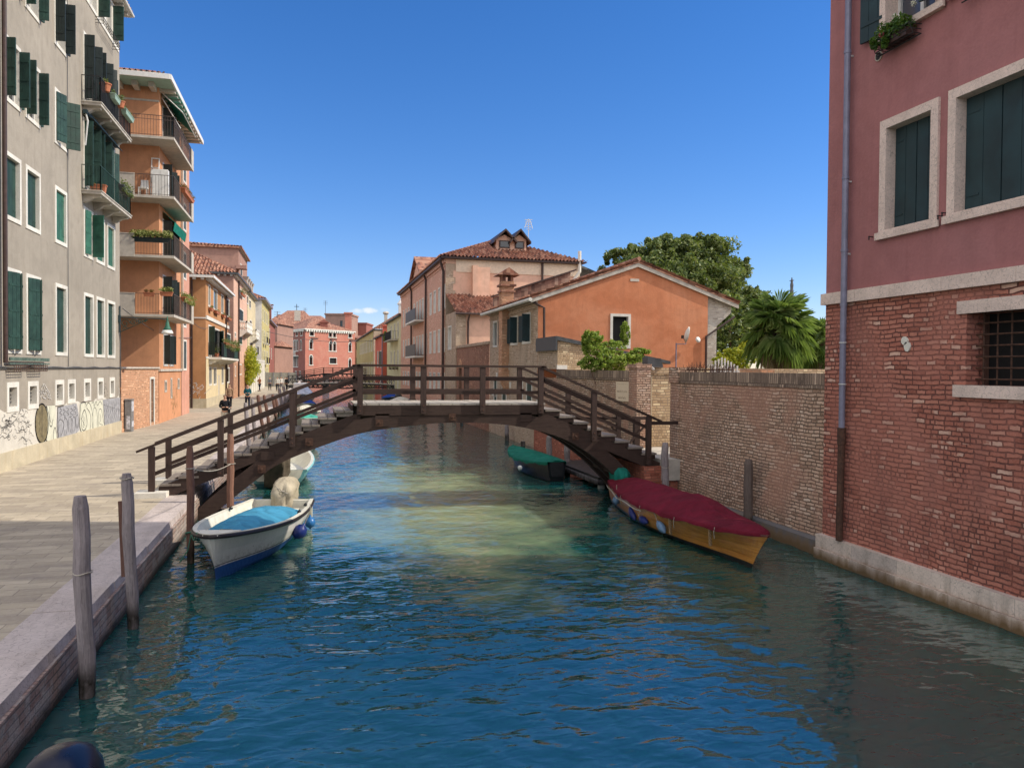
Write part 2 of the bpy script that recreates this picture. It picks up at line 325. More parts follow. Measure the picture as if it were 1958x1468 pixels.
# ------------------------------------------------------------------ facades
class Fac:
    def __init__(s, P, t): s.P = Vector((P[0], P[1], 0)); s.t = Vector((t[0], t[1], 0)).normalized(); s.n = Vector((0, 0, 1)).cross(s.t)*-1
    def p(s, u, z, o=0.): return s.P+s.t*u+s.n*o+Vector((0, 0, z))
    def box(s, mb, u0, u1, z0, z1, o0, o1):
        return mb.hexa([s.p(u0, z0, o0), s.p(u1, z0, o0), s.p(u1, z0, o1), s.p(u0, z0, o1), s.p(u0, z1, o0), s.p(u1, z1, o0), s.p(u1, z1, o1), s.p(u0, z1, o1)])
# normals: t rotated clockwise.  t=(0,1) -> n=(1,0);  t=(1,0) -> n=(0,-1);  t=(0,-1) -> n=(-1,0)
def wallmesh(F, u0, u1, z0, z1, ops, depth=.28, mb=None, topf=None):
    mb = mb or MB(); us = sorted(set([u0, u1]+[min(max(x, u0), u1) for o in ops for x in o[:2]])); zs = sorted(set([z0, z1]+[min(max(x, z0), z1) for o in ops for x in o[2:4]]))
    for i in range(len(us)-1):
        for j in range(len(zs)-1):
            cu, cz = (us[i]+us[i+1])/2, (zs[j]+zs[j+1])/2
            if any(o[0] < cu < o[1] and o[2] < cz < o[3] for o in ops): continue
            mb.quad(F.p(us[i], zs[j]), F.p(us[i+1], zs[j]), F.p(us[i+1], zs[j+1]), F.p(us[i], zs[j+1]))
    for a, b, c, d in [o[:4] for o in ops]:
        a, b = max(a, u0), min(b, u1)
        P = [(a, c), (b, c), (b, d), (a, d)]
        for k in range(4):
            p, q = P[k], P[(k+1) % 4]; mb.quad(F.p(*p), F.p(*p, -depth), F.p(*q, -depth), F.p(*q))
    return mb
def leaf(mb, F, uh, z0, z1, w, side, ang, th=.045, battens=3, o=0.02, npl=3):
    # shutter leaf hinged at uh; side=+1 leaf extends towards +u when closed; ang from closed
    a = R(ang); dirv = F.t*side*math.cos(a)+F.n*math.sin(a); nv = (F.n*math.cos(a)-F.t*side*math.sin(a)); base = F.p(uh, 0, o)
    def bx(r0_, r1_, za, zb, n0, n1):
        pts = []
        for z in (za, zb):
            for r_, n_ in ((r0_, n0), (r1_, n0), (r1_, n1), (r0_, n1)): pts.append(base+dirv*r_+nv*n_+Vector((0, 0, z)))
        mb.hexa(pts)
    for k in range(npl): bx(w*k/npl+.004, w*(k+1)/npl-.004, z0, z1, 0, th)
    bx(.01, w-.01, z0+.01, z1-.01, .008, th-.008)
    for k in range(battens):
        z = z0+(z1-z0)*(k+.5)/battens; bx(.03, w-.03, z-.03, z+.03, -.012, th+.012)
def window(B, F, u0, u1, z0, z1, mf, mp, fwid=.12, depth=.26, mode='glass', ms=None, leaves=(), sill=.0, grille=None, proud=.03, arch=False, mull=True, lite=False, fold=1.):
    """outer frame rect; returns opening rect"""
    a, b, c, d = u0+fwid, u1-fwid, z0+fwid, z1-fwid
    mb = MB(); bk = -depth-.01; F.box(mb, u0, a, z0, z1, bk, proud); F.box(mb, b, u1, z0, z1, bk, proud); F.box(mb, a, b, d, z1, bk, proud); F.box(mb, a, b, z0, c, bk, proud)
    if sill: F.box(mb, u0-.06, u1+.06, z0-.0, z0+fwid*.8, proud, proud+sill)
    w = mb.build('window', mf, B)
    pm = MB()
    if mode == 'shut':       # closed wooden shutters standing back in the reveal
        leaf(pm, F, a+.006, c+.006, d-.006, (b-a)/2-.012, 1, 0, o=-depth+.03, battens=0, npl=2); leaf(pm, F, b-.006, c+.006, d-.006, (b-a)/2-.012, -1, 0, o=-depth+.03, battens=0, npl=2)
        for z_ in (c+(d-c)*.14, c+(d-c)*.86):
            F.box(pm, a+.02, a+(b-a)*.2, z_-.012, z_+.012, -depth+.07, -depth+.085); F.box(pm, b-(b-a)*.2, b-.02, z_-.012, z_+.012, -depth+.07, -depth+.085)
        pm.quad(F.p(a, c, -depth), F.p(b, c, -depth), F.p(b, d, -depth), F.p(a, d, -depth)); pm.build('shutter', ms, w)
    else:
        pm.quad(F.p(a, c, -depth), F.p(b, c, -depth), F.p(b, d, -depth), F.p(a, d, -depth)); pm.build('pane', mp, w)
        if mull and not lite:
            sm = MB(); F.box(sm, a, a+.06, c, d, -depth+.004, -depth+.05); F.box(sm, b-.06, b, c, d, -depth+.004, -depth+.05); F.box(sm, a+.06, b-.06, d-.06, d, -depth+.004, -depth+.05); F.box(sm, a+.06, b-.06, c, c+.07, -depth+.004, -depth+.05)
            F.box(sm, (a+b)/2-.035, (a+b)/2+.035, c+.07, d-.06, -depth+.004, -depth+.055); sm.build('sash', M['sash'], w)
    for (side, ang) in leaves:
        lm = MB(); ww = (b-a)/2*fold
        leaf(lm, F, a if side > 0 else b, c, d, ww, side, ang); lm.build('shutter', ms, w)
    if grille:
        gm = MB(); nu, nz = grille
        for k in range(1, nu+1): u = a+(b-a)*k/(nu+1); gm.tube([F.p(u, c, -.12), F.p(u, d, -.12)], .012, 5)
        for k in range(1, nz+1): z = c+(d-c)*k/(nz+1); gm.tube([F.p(a, z, -.125), F.p(b, z, -.125)], .012, 5)
        gm.build('grille', M['iron'], w)
    return (a, b, c, d)
def opening(u0, u1, z0, z1, fwid=.12): f = fwid-.006; return (u0+f, u1-f, z0+f, z1-f)
def tileroof(name, mat, parent, A, B_, S, vmax, per=.2, row=.4, amp=None):
    """eave A->B_, unit up-slope vector S, vmax: list of (fraction along eave, slope length)"""
    amp = amp or per*.26; A, B_, S = Vector(A), Vector(B_), Vector(S).normalized(); E = B_-A; L = E.length; E.normalize(); N = E.cross(S)
    if N.z < 0: N = -N
    nc = max(1, int(L/per)); vs = []; fs = []; uvs = []; xs = [v[0] for v in vmax]; ys = [v[1] for v in vmax]; sub = 4
    nr = int(max(ys)/row)+1
    for r_ in range(nr+1):
        for e in (0, 1):
            if r_ == nr and e: continue
            pass
    cols = nc*sub+1
    prof = [amp*(1, .0, -1, .0)[k % 4] for k in range(cols)]
    us = [L*k/(nc*sub) for k in range(cols)]; vm_ = np.interp([u/L for u in us], xs, ys)
    rows = []
    for r_ in range(nr):
        rows.append((r_*row, .035)); rows.append(((r_+1)*row, 0.))
    for (v, lift) in rows:
        for k in range(cols):
            vv = min(v, vm_[k]); vs.append(A+E*us[k]+S*vv+N*(prof[k]+lift+.05))
    for i in range(len(rows)-1):
        for k in range(cols-1):
            if rows[i][0] >= max(vm_[k], vm_[k+1]) and rows[i+1][0] > max(vm_[k], vm_[k+1]): continue
            fs.append((i*cols+k, i*cols+k+1, (i+1)*cols+k+1, (i+1)*cols+k))
    mb = MB(); mb.add(vs, fs); o = mb.build(name, mat, parent)
    # UV in eave/slope metres
    me = o.data; uvl = me.uv_layers[0].data; off = OFF[parent.name]
    li = np.zeros(len(me.loops), dtype=np.int32); me.loops.foreach_get('vertex_index', li); V = np.array([tuple(v-A) for v in vs])
    uu = V @ np.array(E); vv = V @ np.array(S); uvl.foreach_set('uv', np.stack([uu[li]+.1, vv[li]-.02], 1).astype(np.float32).ravel())
    return o
def slab_under(mb, pts, th=.12):
    n = Vector((0, 0, -th)); mb.prism([Vector(p) for p in pts], n)
def split_loose(o):
    me = o.data; n = len(me.vertices); par = list(range(n))
    def f(i):
        while par[i] != i: par[i] = par[par[i]]; i = par[i]
        return i
    for p in me.polygons:
        a = f(p.vertices[0])
        for v in p.vertices[1:]:
            b = f(v)
            if a != b: par[b] = a
    groups = {}
    for p in me.polygons: groups.setdefault(f(p.vertices[0]), []).append(p.index)
    if len(groups) < 2: return
    uvl = me.uv_layers[0].data; first = True; keep = o
    for fs in groups.values():
        vm = {}; vs = []; F_ = []; U = []
        for i in fs:
            p = me.polygons[i]; q = []
            for li in p.loop_indices:
                v = me.loops[li].vertex_index
                if v not in vm: vm[v] = len(vs); vs.append(tuple(me.vertices[v].co))
                q.append(vm[v]); U.append(tuple(uvl[li].uv))
            F_.append(q)
        m2 = bpy.data.meshes.new(me.name); m2.from_pydata(vs, [], F_); l2 = m2.uv_layers.new(name='UVMap'); l2.data.foreach_set('uv', [c for u in U for c in u]); m2.materials.append(me.materials[0])
        c = bpy.data.objects.new(o.name.split('.')[0], m2); COL.objects.link(c); c.parent = o.parent; c.location = o.location; OFF[c.name] = OFF.get(o.name)
        if o.name in CHILD_OK: pass
    bpy.data.objects.remove(o)
CHILD_OK = ()
def cards(name, mat, parent, centers, size, n_each, rng, spread, local=False, asp=.55):
    """many small leaf faces round the given centres (cx,cy,cz,rx,ry,rz)"""
    C_ = np.array(centers, dtype=float); tot = n_each*len(C_); idx = np.repeat(np.arange(len(C_)), n_each)
    d = rng.normal(size=(tot, 3)); d /= np.linalg.norm(d, axis=1)[:, None]; rad = rng.random(tot)**(spread)
    P = C_[idx, :3]+d*C_[idx, 3:6]*rad[:, None]
    nrm = d*.6+rng.normal(size=(tot, 3))*.6+np.array([0, 0, .35]); nrm /= np.linalg.norm(nrm, axis=1)[:, None]
    t = np.cross(nrm, rng.normal(size=(tot, 3))); t /= np.linalg.norm(t, axis=1)[:, None]+1e-9; b = np.cross(nrm, t)
    s = size*(.6+rng.random(tot)*.8); t *= s[:, None]; b *= (s*asp)[:, None]
    V = np.stack([P-t, P+b*.9-t*.1, P+t, P-b*.9-t*.1], 1).reshape(-1, 3)
    off = np.array(OFF.get(parent.name, (0, 0, 0))) if parent is not None else 0
    me = bpy.data.meshes.new(name); me.vertices.add(tot*4); me.vertices.foreach_set('co', (V-off).ravel()); me.loops.add(tot*4); me.loops.foreach_set('vertex_index', np.arange(tot*4, dtype=np.int32))
    me.polygons.add(tot); me.polygons.foreach_set('loop_start', np.arange(0, tot*4, 4, dtype=np.int32)); me.polygons.foreach_set('loop_total', np.full(tot, 4, dtype=np.int32)); me.update(); me.validate()
    me.materials.append(mat); o = bpy.data.objects.new(name, me); COL.objects.link(o)
    if parent is not None: o.parent = parent
    return o
M = {}
M['beige'] = plaster('beige_plaster', (.325, .29, .24), dirt=(.22, .19, .155), amt=.5, streak=.55)
M['orange'] = plaster('orange_plaster', (.56, .275, .15), dirt=(.42, .24, .14), amt=.35, streak=.3, seed=1)
M['ochre'] = plaster('ochre_plaster', (.46, .235, .11), dirt=(.33, .19, .11), amt=.35, streak=.3, seed=2)
M['cream'] = plaster('cream_plaster', (.62, .52, .33), dirt=(.5, .4, .25), amt=.2, seed=3)
M['yellow'] = plaster('yellow_plaster', (.50, .425, .19), dirt=(.38, .32, .2), amt=.35, seed=4)
M['paleyellow'] = plaster('pale_yellow_plaster', (.54, .50, .31), dirt=(.45, .4, .28), amt=.25, streak=.25, seed=5)
M['whitewash'] = plaster('whitewashed_plaster', (.66, .63, .56), dirt=(.4, .37, .3), amt=.4, seed=6)
M['pinkgrey'] = plaster('pinkish_grey_plaster', (.36, .215, .17), dirt=(.25, .16, .13), amt=.4, seed=7)
M['rose'] = plaster('dark_rose_plaster', (.372, .158, .155), dirt=(.25, .12, .115), amt=.6, streak=.55, seed=8, bump=.3, light=(.42, .19, .19))
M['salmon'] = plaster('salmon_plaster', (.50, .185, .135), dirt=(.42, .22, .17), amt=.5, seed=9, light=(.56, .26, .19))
M['salmondark'] = plaster('dull_red_plaster', (.30, .115, .09), dirt=(.24, .12, .1), amt=.4, seed=10)  # dull red houses, and the palazzo face darkened as its shaded side
M['redplaster'] = plaster('bright_red_plaster', (.55, .13, .085), amt=.15, seed=11)
M['terracotta'] = plaster('terracotta_plaster', (.53, .195, .095), dirt=(.38, .17, .10), amt=.6, streak=.4, seed=12, light=(.68, .30, .165))
M['pinkpl'] = plaster('pale_pink_plaster', (.66, .42, .31), dirt=(.5, .33, .25), amt=.25, streak=.2, seed=13)
M['chalk'] = plaster('chalky_lower_plaster', (.60, .57, .50), dirt=(.42, .39, .33), amt=.5, seed=14)
M['plinth'] = stone('pale_plinth_stone', (.60, .53, .38), dirt=(.38, .28, .15), amt=.45, vein=False)
M['istria'] = stone('white_frame_stone', (.82, .79, .71), amt=.10, vein=False)
M['verona'] = stone('veined_pink_stone', (.84, .67, .58), amt=.12, scale=1.1)
M['basestone'] = stone('wet_base_stone', (.80, .67, .59), amt=.35, algae=.03, blocks=(1.1, 3, .004))
M['coping'] = stone('quay_coping_stone', (.60, .52, .485), dirt=(.24, .20, .18), amt=.45, vein=True, blocks=None)
M['bigbrick'] = brick('red_waterside_brick', (.37, .125, .09), (.55, .24, .172), (.15, .068, .058), bw=.27, bh=.077, ms=.014, patch=(.47, .195, .15), dirt=(.20, .095, .08), amt=.6, warp=.018, light=(.74, .53, .42), lightamt=.16)
M['gardenbrick'] = brick('brown_garden_brick', (.46, .28, .19), (.74, .54, .41), (.17, .12, .09), bw=.245, bh=.072, ms=.015, patch=(.52, .28, .20), dirt=(.23, .155, .12), amt=.5, warp=.020, light=(.80, .68, .56), lightamt=.12)
M['yellowbrick'] = brick('pale_yellow_brick', (.52, .36, .21), (.66, .50, .32), (.34, .25, .18), bw=.25, bh=.085, ms=.012, dirt=(.3, .2, .13), amt=.3)
M['darkbrick'] = brick('dark_coping_brick', (.22, .16, .125), (.42, .31, .23), (.15, .11, .09), bw=.075, bh=.3, ms=.01, dirt=(.13, .11, .08), amt=.55)
M['annexbrick'] = brick('orange_annex_brick', (.54, .27, .15), (.66, .37, .23), (.52, .36, .25), dirt=(.4, .24, .15), amt=.3)
M['millbrick'] = brick('brown_mill_brick', (.66, .36, .26), (.80, .48, .36), (.60, .40, .30), dirt=(.45, .26, .19), amt=.3, patch=(.70, .40, .30))
M['stonebrick'] = brick('grey_buff_old_brick', (0.45, 0.325, 0.231), (0.675, 0.525, 0.388), (0.375, 0.288, 0.219), dirt=(0.188, 0.15, 0.112), amt=.4, patch=(0.525, 0.413, 0.312), light=(0.75, 0.65, 0.525))
M['quaybrick'] = brick('stained_quay_brick', (0.364, 0.182, 0.13), (0.546, 0.338, 0.247), (0.338, 0.26, 0.221), bw=.27, bh=.085, dirt=(0.169, 0.13, 0.117), amt=.6, patch=(0.52, 0.429, 0.364), bump=1.)
M['bankbrick'] = brick('red_bank_brick', (.40, .12, .08), (.52, .20, .13), (.3, .15, .11), dirt=(.12, .06, .05), amt=.5)
def gr(n, c, r=.5, **k): return simple(n, c, r, **k)
M['shutter'] = gr('green_shutter_paint', (.019, .055, .042), .6, var=.35, scale=3)
M['shutterlit'] = gr('light_green_shutter_paint', (.035, .135, .088), .6, var=.3, scale=3)
M['shutterdark'] = gr('black_green_shutter_paint', (.013, .024, .024), .6, var=.3)
M['shutterblue'] = gr('blue_green_shutter_paint', (.018, .044, .052), .6, var=.3, scale=2.5)
M['sash'] = gr('white_sash_paint', (.6, .6, .58), .5, var=.1)
M['iron'] = gr('dark_wrought_iron', (.02, .02, .022), .6, var=.3)
M['ironrust'] = gr('rusty_iron', (.09, .045, .03), .85, var=.5, scale=20)
M['lead'] = gr('grey_lead_sheet', (.075, .08, .085), .55, var=.3, scale=4)
M['zinc'] = gr('blue_grey_zinc_pipe', (.22, .22, .30), .45, var=.15, metal=.2)
M['gutter'] = gr('brown_copper_gutter', (.055, .03, .025), .5, var=.3)
M['white'] = gr('white_paint', (.75, .74, .70), .5, var=.08)
M['palegreen'] = gr('pale_green_soffit_paint', (.35, .52, .44), .6, var=.1)
M['concrete'] = gr('pale_balcony_concrete', (.52, .47, .40), .85, var=.15, scale=4)
M['stonebalc'] = gr('aged_balcony_stone', (.50, .46, .40), .85, var=.3, scale=3)
M['terra'] = gr('terracotta_pot_clay', (.45, .16, .08), .8, var=.2)
M['greenplastic'] = gr('green_plastic_box', (.30, .42, .33), .5, var=.2)
M['awning'] = fabric('green_awning_cloth', (.01, .17, .125))
M['tile'] = tilemat('roof_tiles', [(.10, .045, .032), (.22, .085, .052), (.33, .14, .085), (.44, .24, .16), (.27, .105, .065)])
M['tileold'] = tilemat('old_roof_tiles', [(.12, .065, .05), (.22, .11, .08), (.34, .18, .13), (.42, .28, .21), (.27, .13, .09)], .5)
M['bridge'] = wood('dark_brown_bridge_timber', (.036, .021, .017), (.078, .048, .038), axis='x')
M['bridgepost'] = wood('brown_post_timber', (.044, .026, .022), (.092, .058, .048), axis='z')
M['tread'] = wood('weathered_tread_board', (.20, .165, .14), (.34, .29, .245), axis='y')
M['deck'] = wood('sunbleached_deck_board', (.36, .32, .27), (.54, .49, .42), axis='y')
M['pole'] = wood('grey_mooring_pole_wood', (.20, .175, .18), (.38, .33, .33), axis='z', scale=1.6, wet=True, bump=.8)
M['polebrown'] = wood('brown_mooring_pole_wood', (.12, .06, .045), (.22, .12, .09), axis='z', scale=1.6, wet=True, bump=.8)
def _glass(n, c, r=.08):
    s = NT(n); s.col(c); s.rough(r); s.b.inputs['Specular IOR Level'].default_value = .9; MATS[n] = s.m; return s.m
M['glass'] = _glass('dark_window_glass', (.012, .014, .016))
M['glassblue'] = _glass('curtained_window_glass', (.05, .055, .075), .2)
M['frieze'] = gr('pale_frieze_render', (.74, .60, .46), .9, var=.1)
M['dark'] = gr('unlit_room_dark', (.008, .008, .009), .8, var=.2, bump=0)
# ================================================================== ground, banks, water
QZ = .58; QX = -2.62
def ground():
    b = MB(); b.box(-400, QX-.62, -30, 188, -1.2, QZ); struct(b.build('pavement', MATS['trachyte'])) 
    b = MB(); r_ = random.Random(12); y = -8.
    while y < 60: L = r_.uniform(1.0, 1.7); d = r_.uniform(-.012, .010); e = r_.uniform(-.004, .006); c_ = .018; b.hexa([(QX-.62, y+.004, QZ-.11), (QX+d, y+.004, QZ-.11), (QX+d, y+L-.004, QZ-.11), (QX-.62, y+L-.004, QZ-.11), (QX-.62, y+.004, QZ+.004+e), (QX+d-c_, y+.004, QZ+.004+e), (QX+d-c_*r_.uniform(.5, 2), y+L-.004, QZ+.004+e), (QX-.62, y+L-.004, QZ+.004+e)]); y += L
    b.box(QX-.62, QX-.02, y, 188, QZ-.11, QZ+.004); b.box(QX-.62, QX-.03, -30, 188, -1.2, QZ-.112)
    struct(b.build('quay_edge', M['coping']))
    b = MB(); b.box(QX-.3, QX+.035, -30, 188, -1.2, QZ-.115); struct(b.build('quay_wall', M['quaywall']))
    b = MB(); b.box(9.78, 400, -30, 190, -1.2, 1.1); struct(b.build('ground', MATS['trachyte']))
    b = MB(); b.box(-900, 900, 262, 1500, -1.2, .5); struct(b.build('far_bank', MATS['trachyte']))
s = NT('trachyte'); v = s.uv()
b_ = s.n('ShaderNodeTexBrick', Scale=1., offset=.43); b_.inputs['Brick Width'].default_value = .62; b_.inputs['Row Height'].default_value = .30; b_.inputs['Mortar Size'].default_value = .007; b_.inputs['Mortar Smooth'].default_value = .3
b_.inputs['Color1'].default_value = (.36, .305, .225, 1); b_.inputs['Color2'].default_value = (.54, .465, .345, 1); b_.inputs['Mortar'].default_value = (.22, .18, .15, 1)
wv = s.n('ShaderNodeTexNoise', Scale=1.3); s.l(v, wv.inputs['Vector']); q_ = s.n('ShaderNodeVectorMath', operation='SCALE'); q_.inputs['Scale'].default_value = .05; s.l(wv.outputs['Color'], q_.inputs[0])
a_ = s.n('ShaderNodeVectorMath', operation='ADD'); s.l(v, a_.inputs[0]); s.l(q_.outputs[0], a_.inputs[1]); s.l(a_.outputs[0], b_.inputs['Vector'])
n1 = s.noise(s.uv(.6, 2.2), 1.1, 7, .7, .4); n2 = s.noise(v, 12, 6, .7); n3 = s.noise(v, .3, 4)
bl_ = s.noise(s.uv(1, 1), 1.9, 8, .74, 1.); c_ = s.mix(s.ramp(n1, .45, .68, 0, .75), s.mix(s.ramp(bl_, .52, .66, 0, .5), b_.outputs['Color'], (.22, .18, .145)), (.27, .23, .19)); c_ = s.mix(s.ramp(n2, .5, .8, 0, .4), c_, (.58, .52, .43)); c_ = s.mix(s.ramp(n3, .5, .7, 0, .35), c_, (.46, .39, .29))
s.col(c_); s.rough(s.ramp(n1, .3, .7, .7, .9)); s.bump(s.math('SUBTRACT', s.math('MULTIPLY', n2, .5), b_.outputs['Fac']), .6, .012); MATS['trachyte'] = s.m
# quay wall brick with algae near the water
def quaywall():
    s = NT('quay_wall'); v = s.uv(); b = s.n('ShaderNodeTexBrick', Scale=1.); b.inputs['Brick Width'].default_value = .27; b.inputs['Row Height'].default_value = .085; b.inputs['Mortar Size'].default_value = .012; b.inputs['Mortar Smooth'].default_value = .4
    b.inputs['Color1'].default_value = (.34, .21, .17, 1); b.inputs['Color2'].default_value = (.52, .38, .31, 1); b.inputs['Mortar'].default_value = (.22, .18, .16, 1)
    s.l(v, b.inputs['Vector']); n = s.noise(v, 2.2, 7, .68, .6); f = s.noise(v, 20, 5, .7)
    c = s.mix(s.ramp(n, .47, .58, 0, .8), b.outputs['Color'], (.50, .45, .41)); c = s.mix(s.ramp(f, .5, .75, 0, .5), c, (.10, .08, .07))
    g = s.n('ShaderNodeNewGeometry'); sx = s.n('ShaderNodeSeparateXYZ'); s.l(g.outputs['Position'], sx.inputs[0]); z = s.math('SUBTRACT', sx.outputs[2], s.math('MULTIPLY', n, .2))
    c = s.mix(s.ramp(z, .07, -.06), c, (.03, .022, .015)); s.col(c); s.rough(.75); s.bump(s.math('SUBTRACT', s.math('ADD', f, n), b.outputs['Fac']), .9, .03); return s.m
M['quaywall'] = quaywall()
ground()
def water():
    rng = np.random.default_rng(3)
    xs = np.concatenate([[-900, -300, -80, -20, -8], np.arange(-3.4, 10.3, .06), [12, 20, 60, 300, 900]])
    ys = [-12.]; 
    while ys[-1] < 230: ys.append(ys[-1]+(.5 if ys[-1] < 3.5 else max(.06, .0040*(ys[-1]-2))))
    ys = np.array(ys+[400, 900, 2500]); Xg, Yg = np.meshgrid(xs, ys); Z = np.zeros_like(Xg)
    dy = np.gradient(ys)[:, None]*np.ones_like(Xg)
    warp = .9*np.sin(.37*Xg+.23*Yg+1.)+.7*np.sin(.21*Xg-.31*Yg+2.)
    for i in range(60):
        lam = .30*(1.7/.30)**(rng.random()); th = rng.normal(1.45, .62) if i % 3 else rng.random()*math.pi*2
        k = 2*math.pi/lam; slope = .0070 if lam > .8 else .0105; a = slope/k*(.6+.8*rng.random())
        att = np.clip((lam/(dy*2.6)-1), 0, 1)
        Z += a*att*np.sin(k*(Xg*math.cos(th)+Yg*math.sin(th))+warp*(1.2/lam)*.35+rng.random()*6.28)
    patch = .55+.45*np.sin(.5*Xg+.6*np.sin(.33*Yg)+.9)*np.sin(.27*Yg+.7*np.sin(.4*Xg)+.3)
    Z *= .55+.75*patch; inner = ((Xg > -3.45) & (Xg < 10.3)); Z = np.where(inner, Z, 0)
    n, m_ = Xg.shape; V = np.stack([Xg, Yg, Z], -1).reshape(-1, 3); ii = np.arange(n*m_).reshape(n, m_)
    Fq = np.stack([ii[:-1, :-1], ii[:-1, 1:], ii[1:, 1:], ii[1:, :-1]], -1).reshape(-1, 4)
    me = bpy.data.meshes.new('water'); me.vertices.add(len(V)); me.vertices.foreach_set('co', V.ravel()); me.loops.add(Fq.size); me.loops.foreach_set('vertex_index', Fq.ravel().astype(np.int32))
    me.polygons.add(len(Fq)); me.polygons.foreach_set('loop_start', np.arange(0, Fq.size, 4, dtype=np.int32)); me.polygons.foreach_set('loop_total', np.full(len(Fq), 4, dtype=np.int32)); me.update(); me.polygons.foreach_set('use_smooth', np.ones(len(Fq), dtype=bool))
    s = NT('canal_water'); v = s.uv(1, 1, 1, obj=True); n0 = s.noise(v, .22, 4)
    body = s.mix(s.ramp(n0, .35, .65), (.004, .060, .064), (.010, .078, .062))
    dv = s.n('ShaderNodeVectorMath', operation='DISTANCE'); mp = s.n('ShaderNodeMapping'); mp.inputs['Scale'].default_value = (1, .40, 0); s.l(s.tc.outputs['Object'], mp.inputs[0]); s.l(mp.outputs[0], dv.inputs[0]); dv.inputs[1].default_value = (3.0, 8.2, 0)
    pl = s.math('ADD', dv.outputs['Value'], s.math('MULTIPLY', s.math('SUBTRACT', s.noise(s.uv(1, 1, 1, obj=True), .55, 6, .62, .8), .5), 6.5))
    s.col(s.mix(s.ramp(pl, 3.9, .3), body, (.28, .36, .19))); s.rough(.012); s.b.inputs['IOR'].default_value = 2.45; s.b.subsurface_method = 'BURLEY'; s.b.inputs['Subsurface Weight'].default_value = 1.; s.b.inputs['Subsurface Radius'].default_value = (.6, .8, .6); s.b.inputs['Subsurface Scale'].default_value = .7  # pale green patch paints a sunlit glow into the water colour
    a = s.noise(s.uv(1, 1.7, 1, obj=True), 4.2, 1.2, .4, .5); b = s.noise(s.uv(1, 2.2, 1, obj=True), 24, 2, .5, .2); c = s.noise(s.uv(.8, 1.6, 1, obj=True), 1.6, 3, .5, .6)
    h = s.math('ADD', s.math('MULTIPLY', a, .055), s.math('ADD', s.math('MULTIPLY', b, .0008), s.math('MULTIPLY', c, .02)))
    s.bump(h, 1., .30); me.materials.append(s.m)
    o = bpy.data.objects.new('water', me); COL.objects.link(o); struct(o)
water()
# ================================================================== small fittings
def railing(parent, pts, z0, h, sp=.13, mat=None, name='railing', r=.009, top=.02, mid=None):
    mb = MB(); P = [Vector((p[0], p[1], 0)) for p in pts]
    for a, b in zip(P[:-1], P[1:]):
        L = (b-a).length; n = max(1, int(L/sp)); d = (b-a)/n
        for k in range(n+1):
            q = a+d*k; rr = r*1.5 if k in (0, n) else r; mb.box(q.x-rr, q.x+rr, q.y-rr, q.y+rr, z0, z0+h-top)
        mb.beam(a+Vector((0, 0, z0+h)), b+Vector((0, 0, z0+h)), top*1.7, top*1.2); mb.beam(a+Vector((0, 0, z0+.06)), b+Vector((0, 0, z0+.06)), top, top)
        if mid: mb.beam(a+Vector((0, 0, z0+h-mid)), b+Vector((0, 0, z0+h-mid)), top, top)
    return mb.build(name, mat or M['iron'], parent)
rngp = np.random.default_rng(11)
def foliage(name, mat, parent, c, r, n, size, k=5, jit=.6, sp=.5, rng=None):
    rng = rng or rngp; cs = []
    for i in range(k):
        d = rng.normal(size=3); d /= np.linalg.norm(d); cs.append((c[0]+d[0]*r[0]*jit, c[1]+d[1]*r[1]*jit, c[2]+d[2]*r[2]*jit, r[0]*.55, r[1]*.55, r[2]*.55))
    return cards(name, mat, parent, cs, size, max(1, n//k), rng, sp)
LEAF = leafmat('garden_leaves', [(.02, .06, .012), (.05, .13, .02), (.10, .20, .04)])
LEAFY = leafmat('yellow_green_leaves', [(.16, .22, .02), (.42, .44, .03), (.60, .55, .05)], .45)
LEAFD = leafmat('dark_evergreen_leaves', [(.03, .055, .018), (.075, .125, .035), (.16, .205, .06), (.27, .30, .11)], .3)
LEAFG = leafmat('dry_olive_leaves', [(.06, .09, .03), (.14, .18, .07), (.26, .28, .13)])
FLOW = leafmat('pink_flowers', [(.5, .05, .1), (.7, .2, .25)]); FLOWW = leafmat('white_flowers', [(.8, .8, .75), (.85, .8, .7)])
def planter(label, c, L, along, w=.2, h=.2, mat='terra', leafm=None, lr=.2, n=160, cat='flower box', group='flower boxes on the balconies', trail=0, flowers=None):
    """box of plants; c = base centre"""
    t = thing('flower_box', label, cat, c, group); b = MB(); hx, hy = (L/2, w/2) if along == 'x' else (w/2, L/2); x, y, z = c
    lo = [(x-hx*.85, y-hy*.85, z), (x+hx*.85, y-hy*.85, z), (x+hx*.85, y+hy*.85, z), (x-hx*.85, y+hy*.85, z)]; hi = [(x-hx, y-hy, z+h), (x+hx, y-hy, z+h), (x+hx, y+hy, z+h), (x-hx, y+hy, z+h)]
    b.hexa(lo+hi); b.box(x-hx-.015, x+hx+.015, y-hy-.015, y+hy+.015, z+h-.03, z+h+.003); b.build('box', M[mat], t)
    k = max(2, int(L/.3)); cs = []
    for i in range(k):
        f = (i+.5)/k*2-1; cs.append((x+(f*hx if along == 'x' else 0), y+(f*hy if along == 'y' else 0), z+h+lr*.55, lr, lr, lr*.8))
        if trail: cs.append((x+(f*hx if along == 'x' else .08), y+(f*hy if along == 'y' else -.05), z+h*.6-trail*.4, lr*.5, lr*.5, trail))
    cards('plant', leafm or LEAF, t, cs, .05, max(8, n//len(cs)), rngp, .5)
    if flowers is not None: cards('flower', flowers, t, [(q[0], q[1], q[2]+.05, q[3], q[4], q[5]) for q in cs], .045, 8, rngp, .3)
    return t
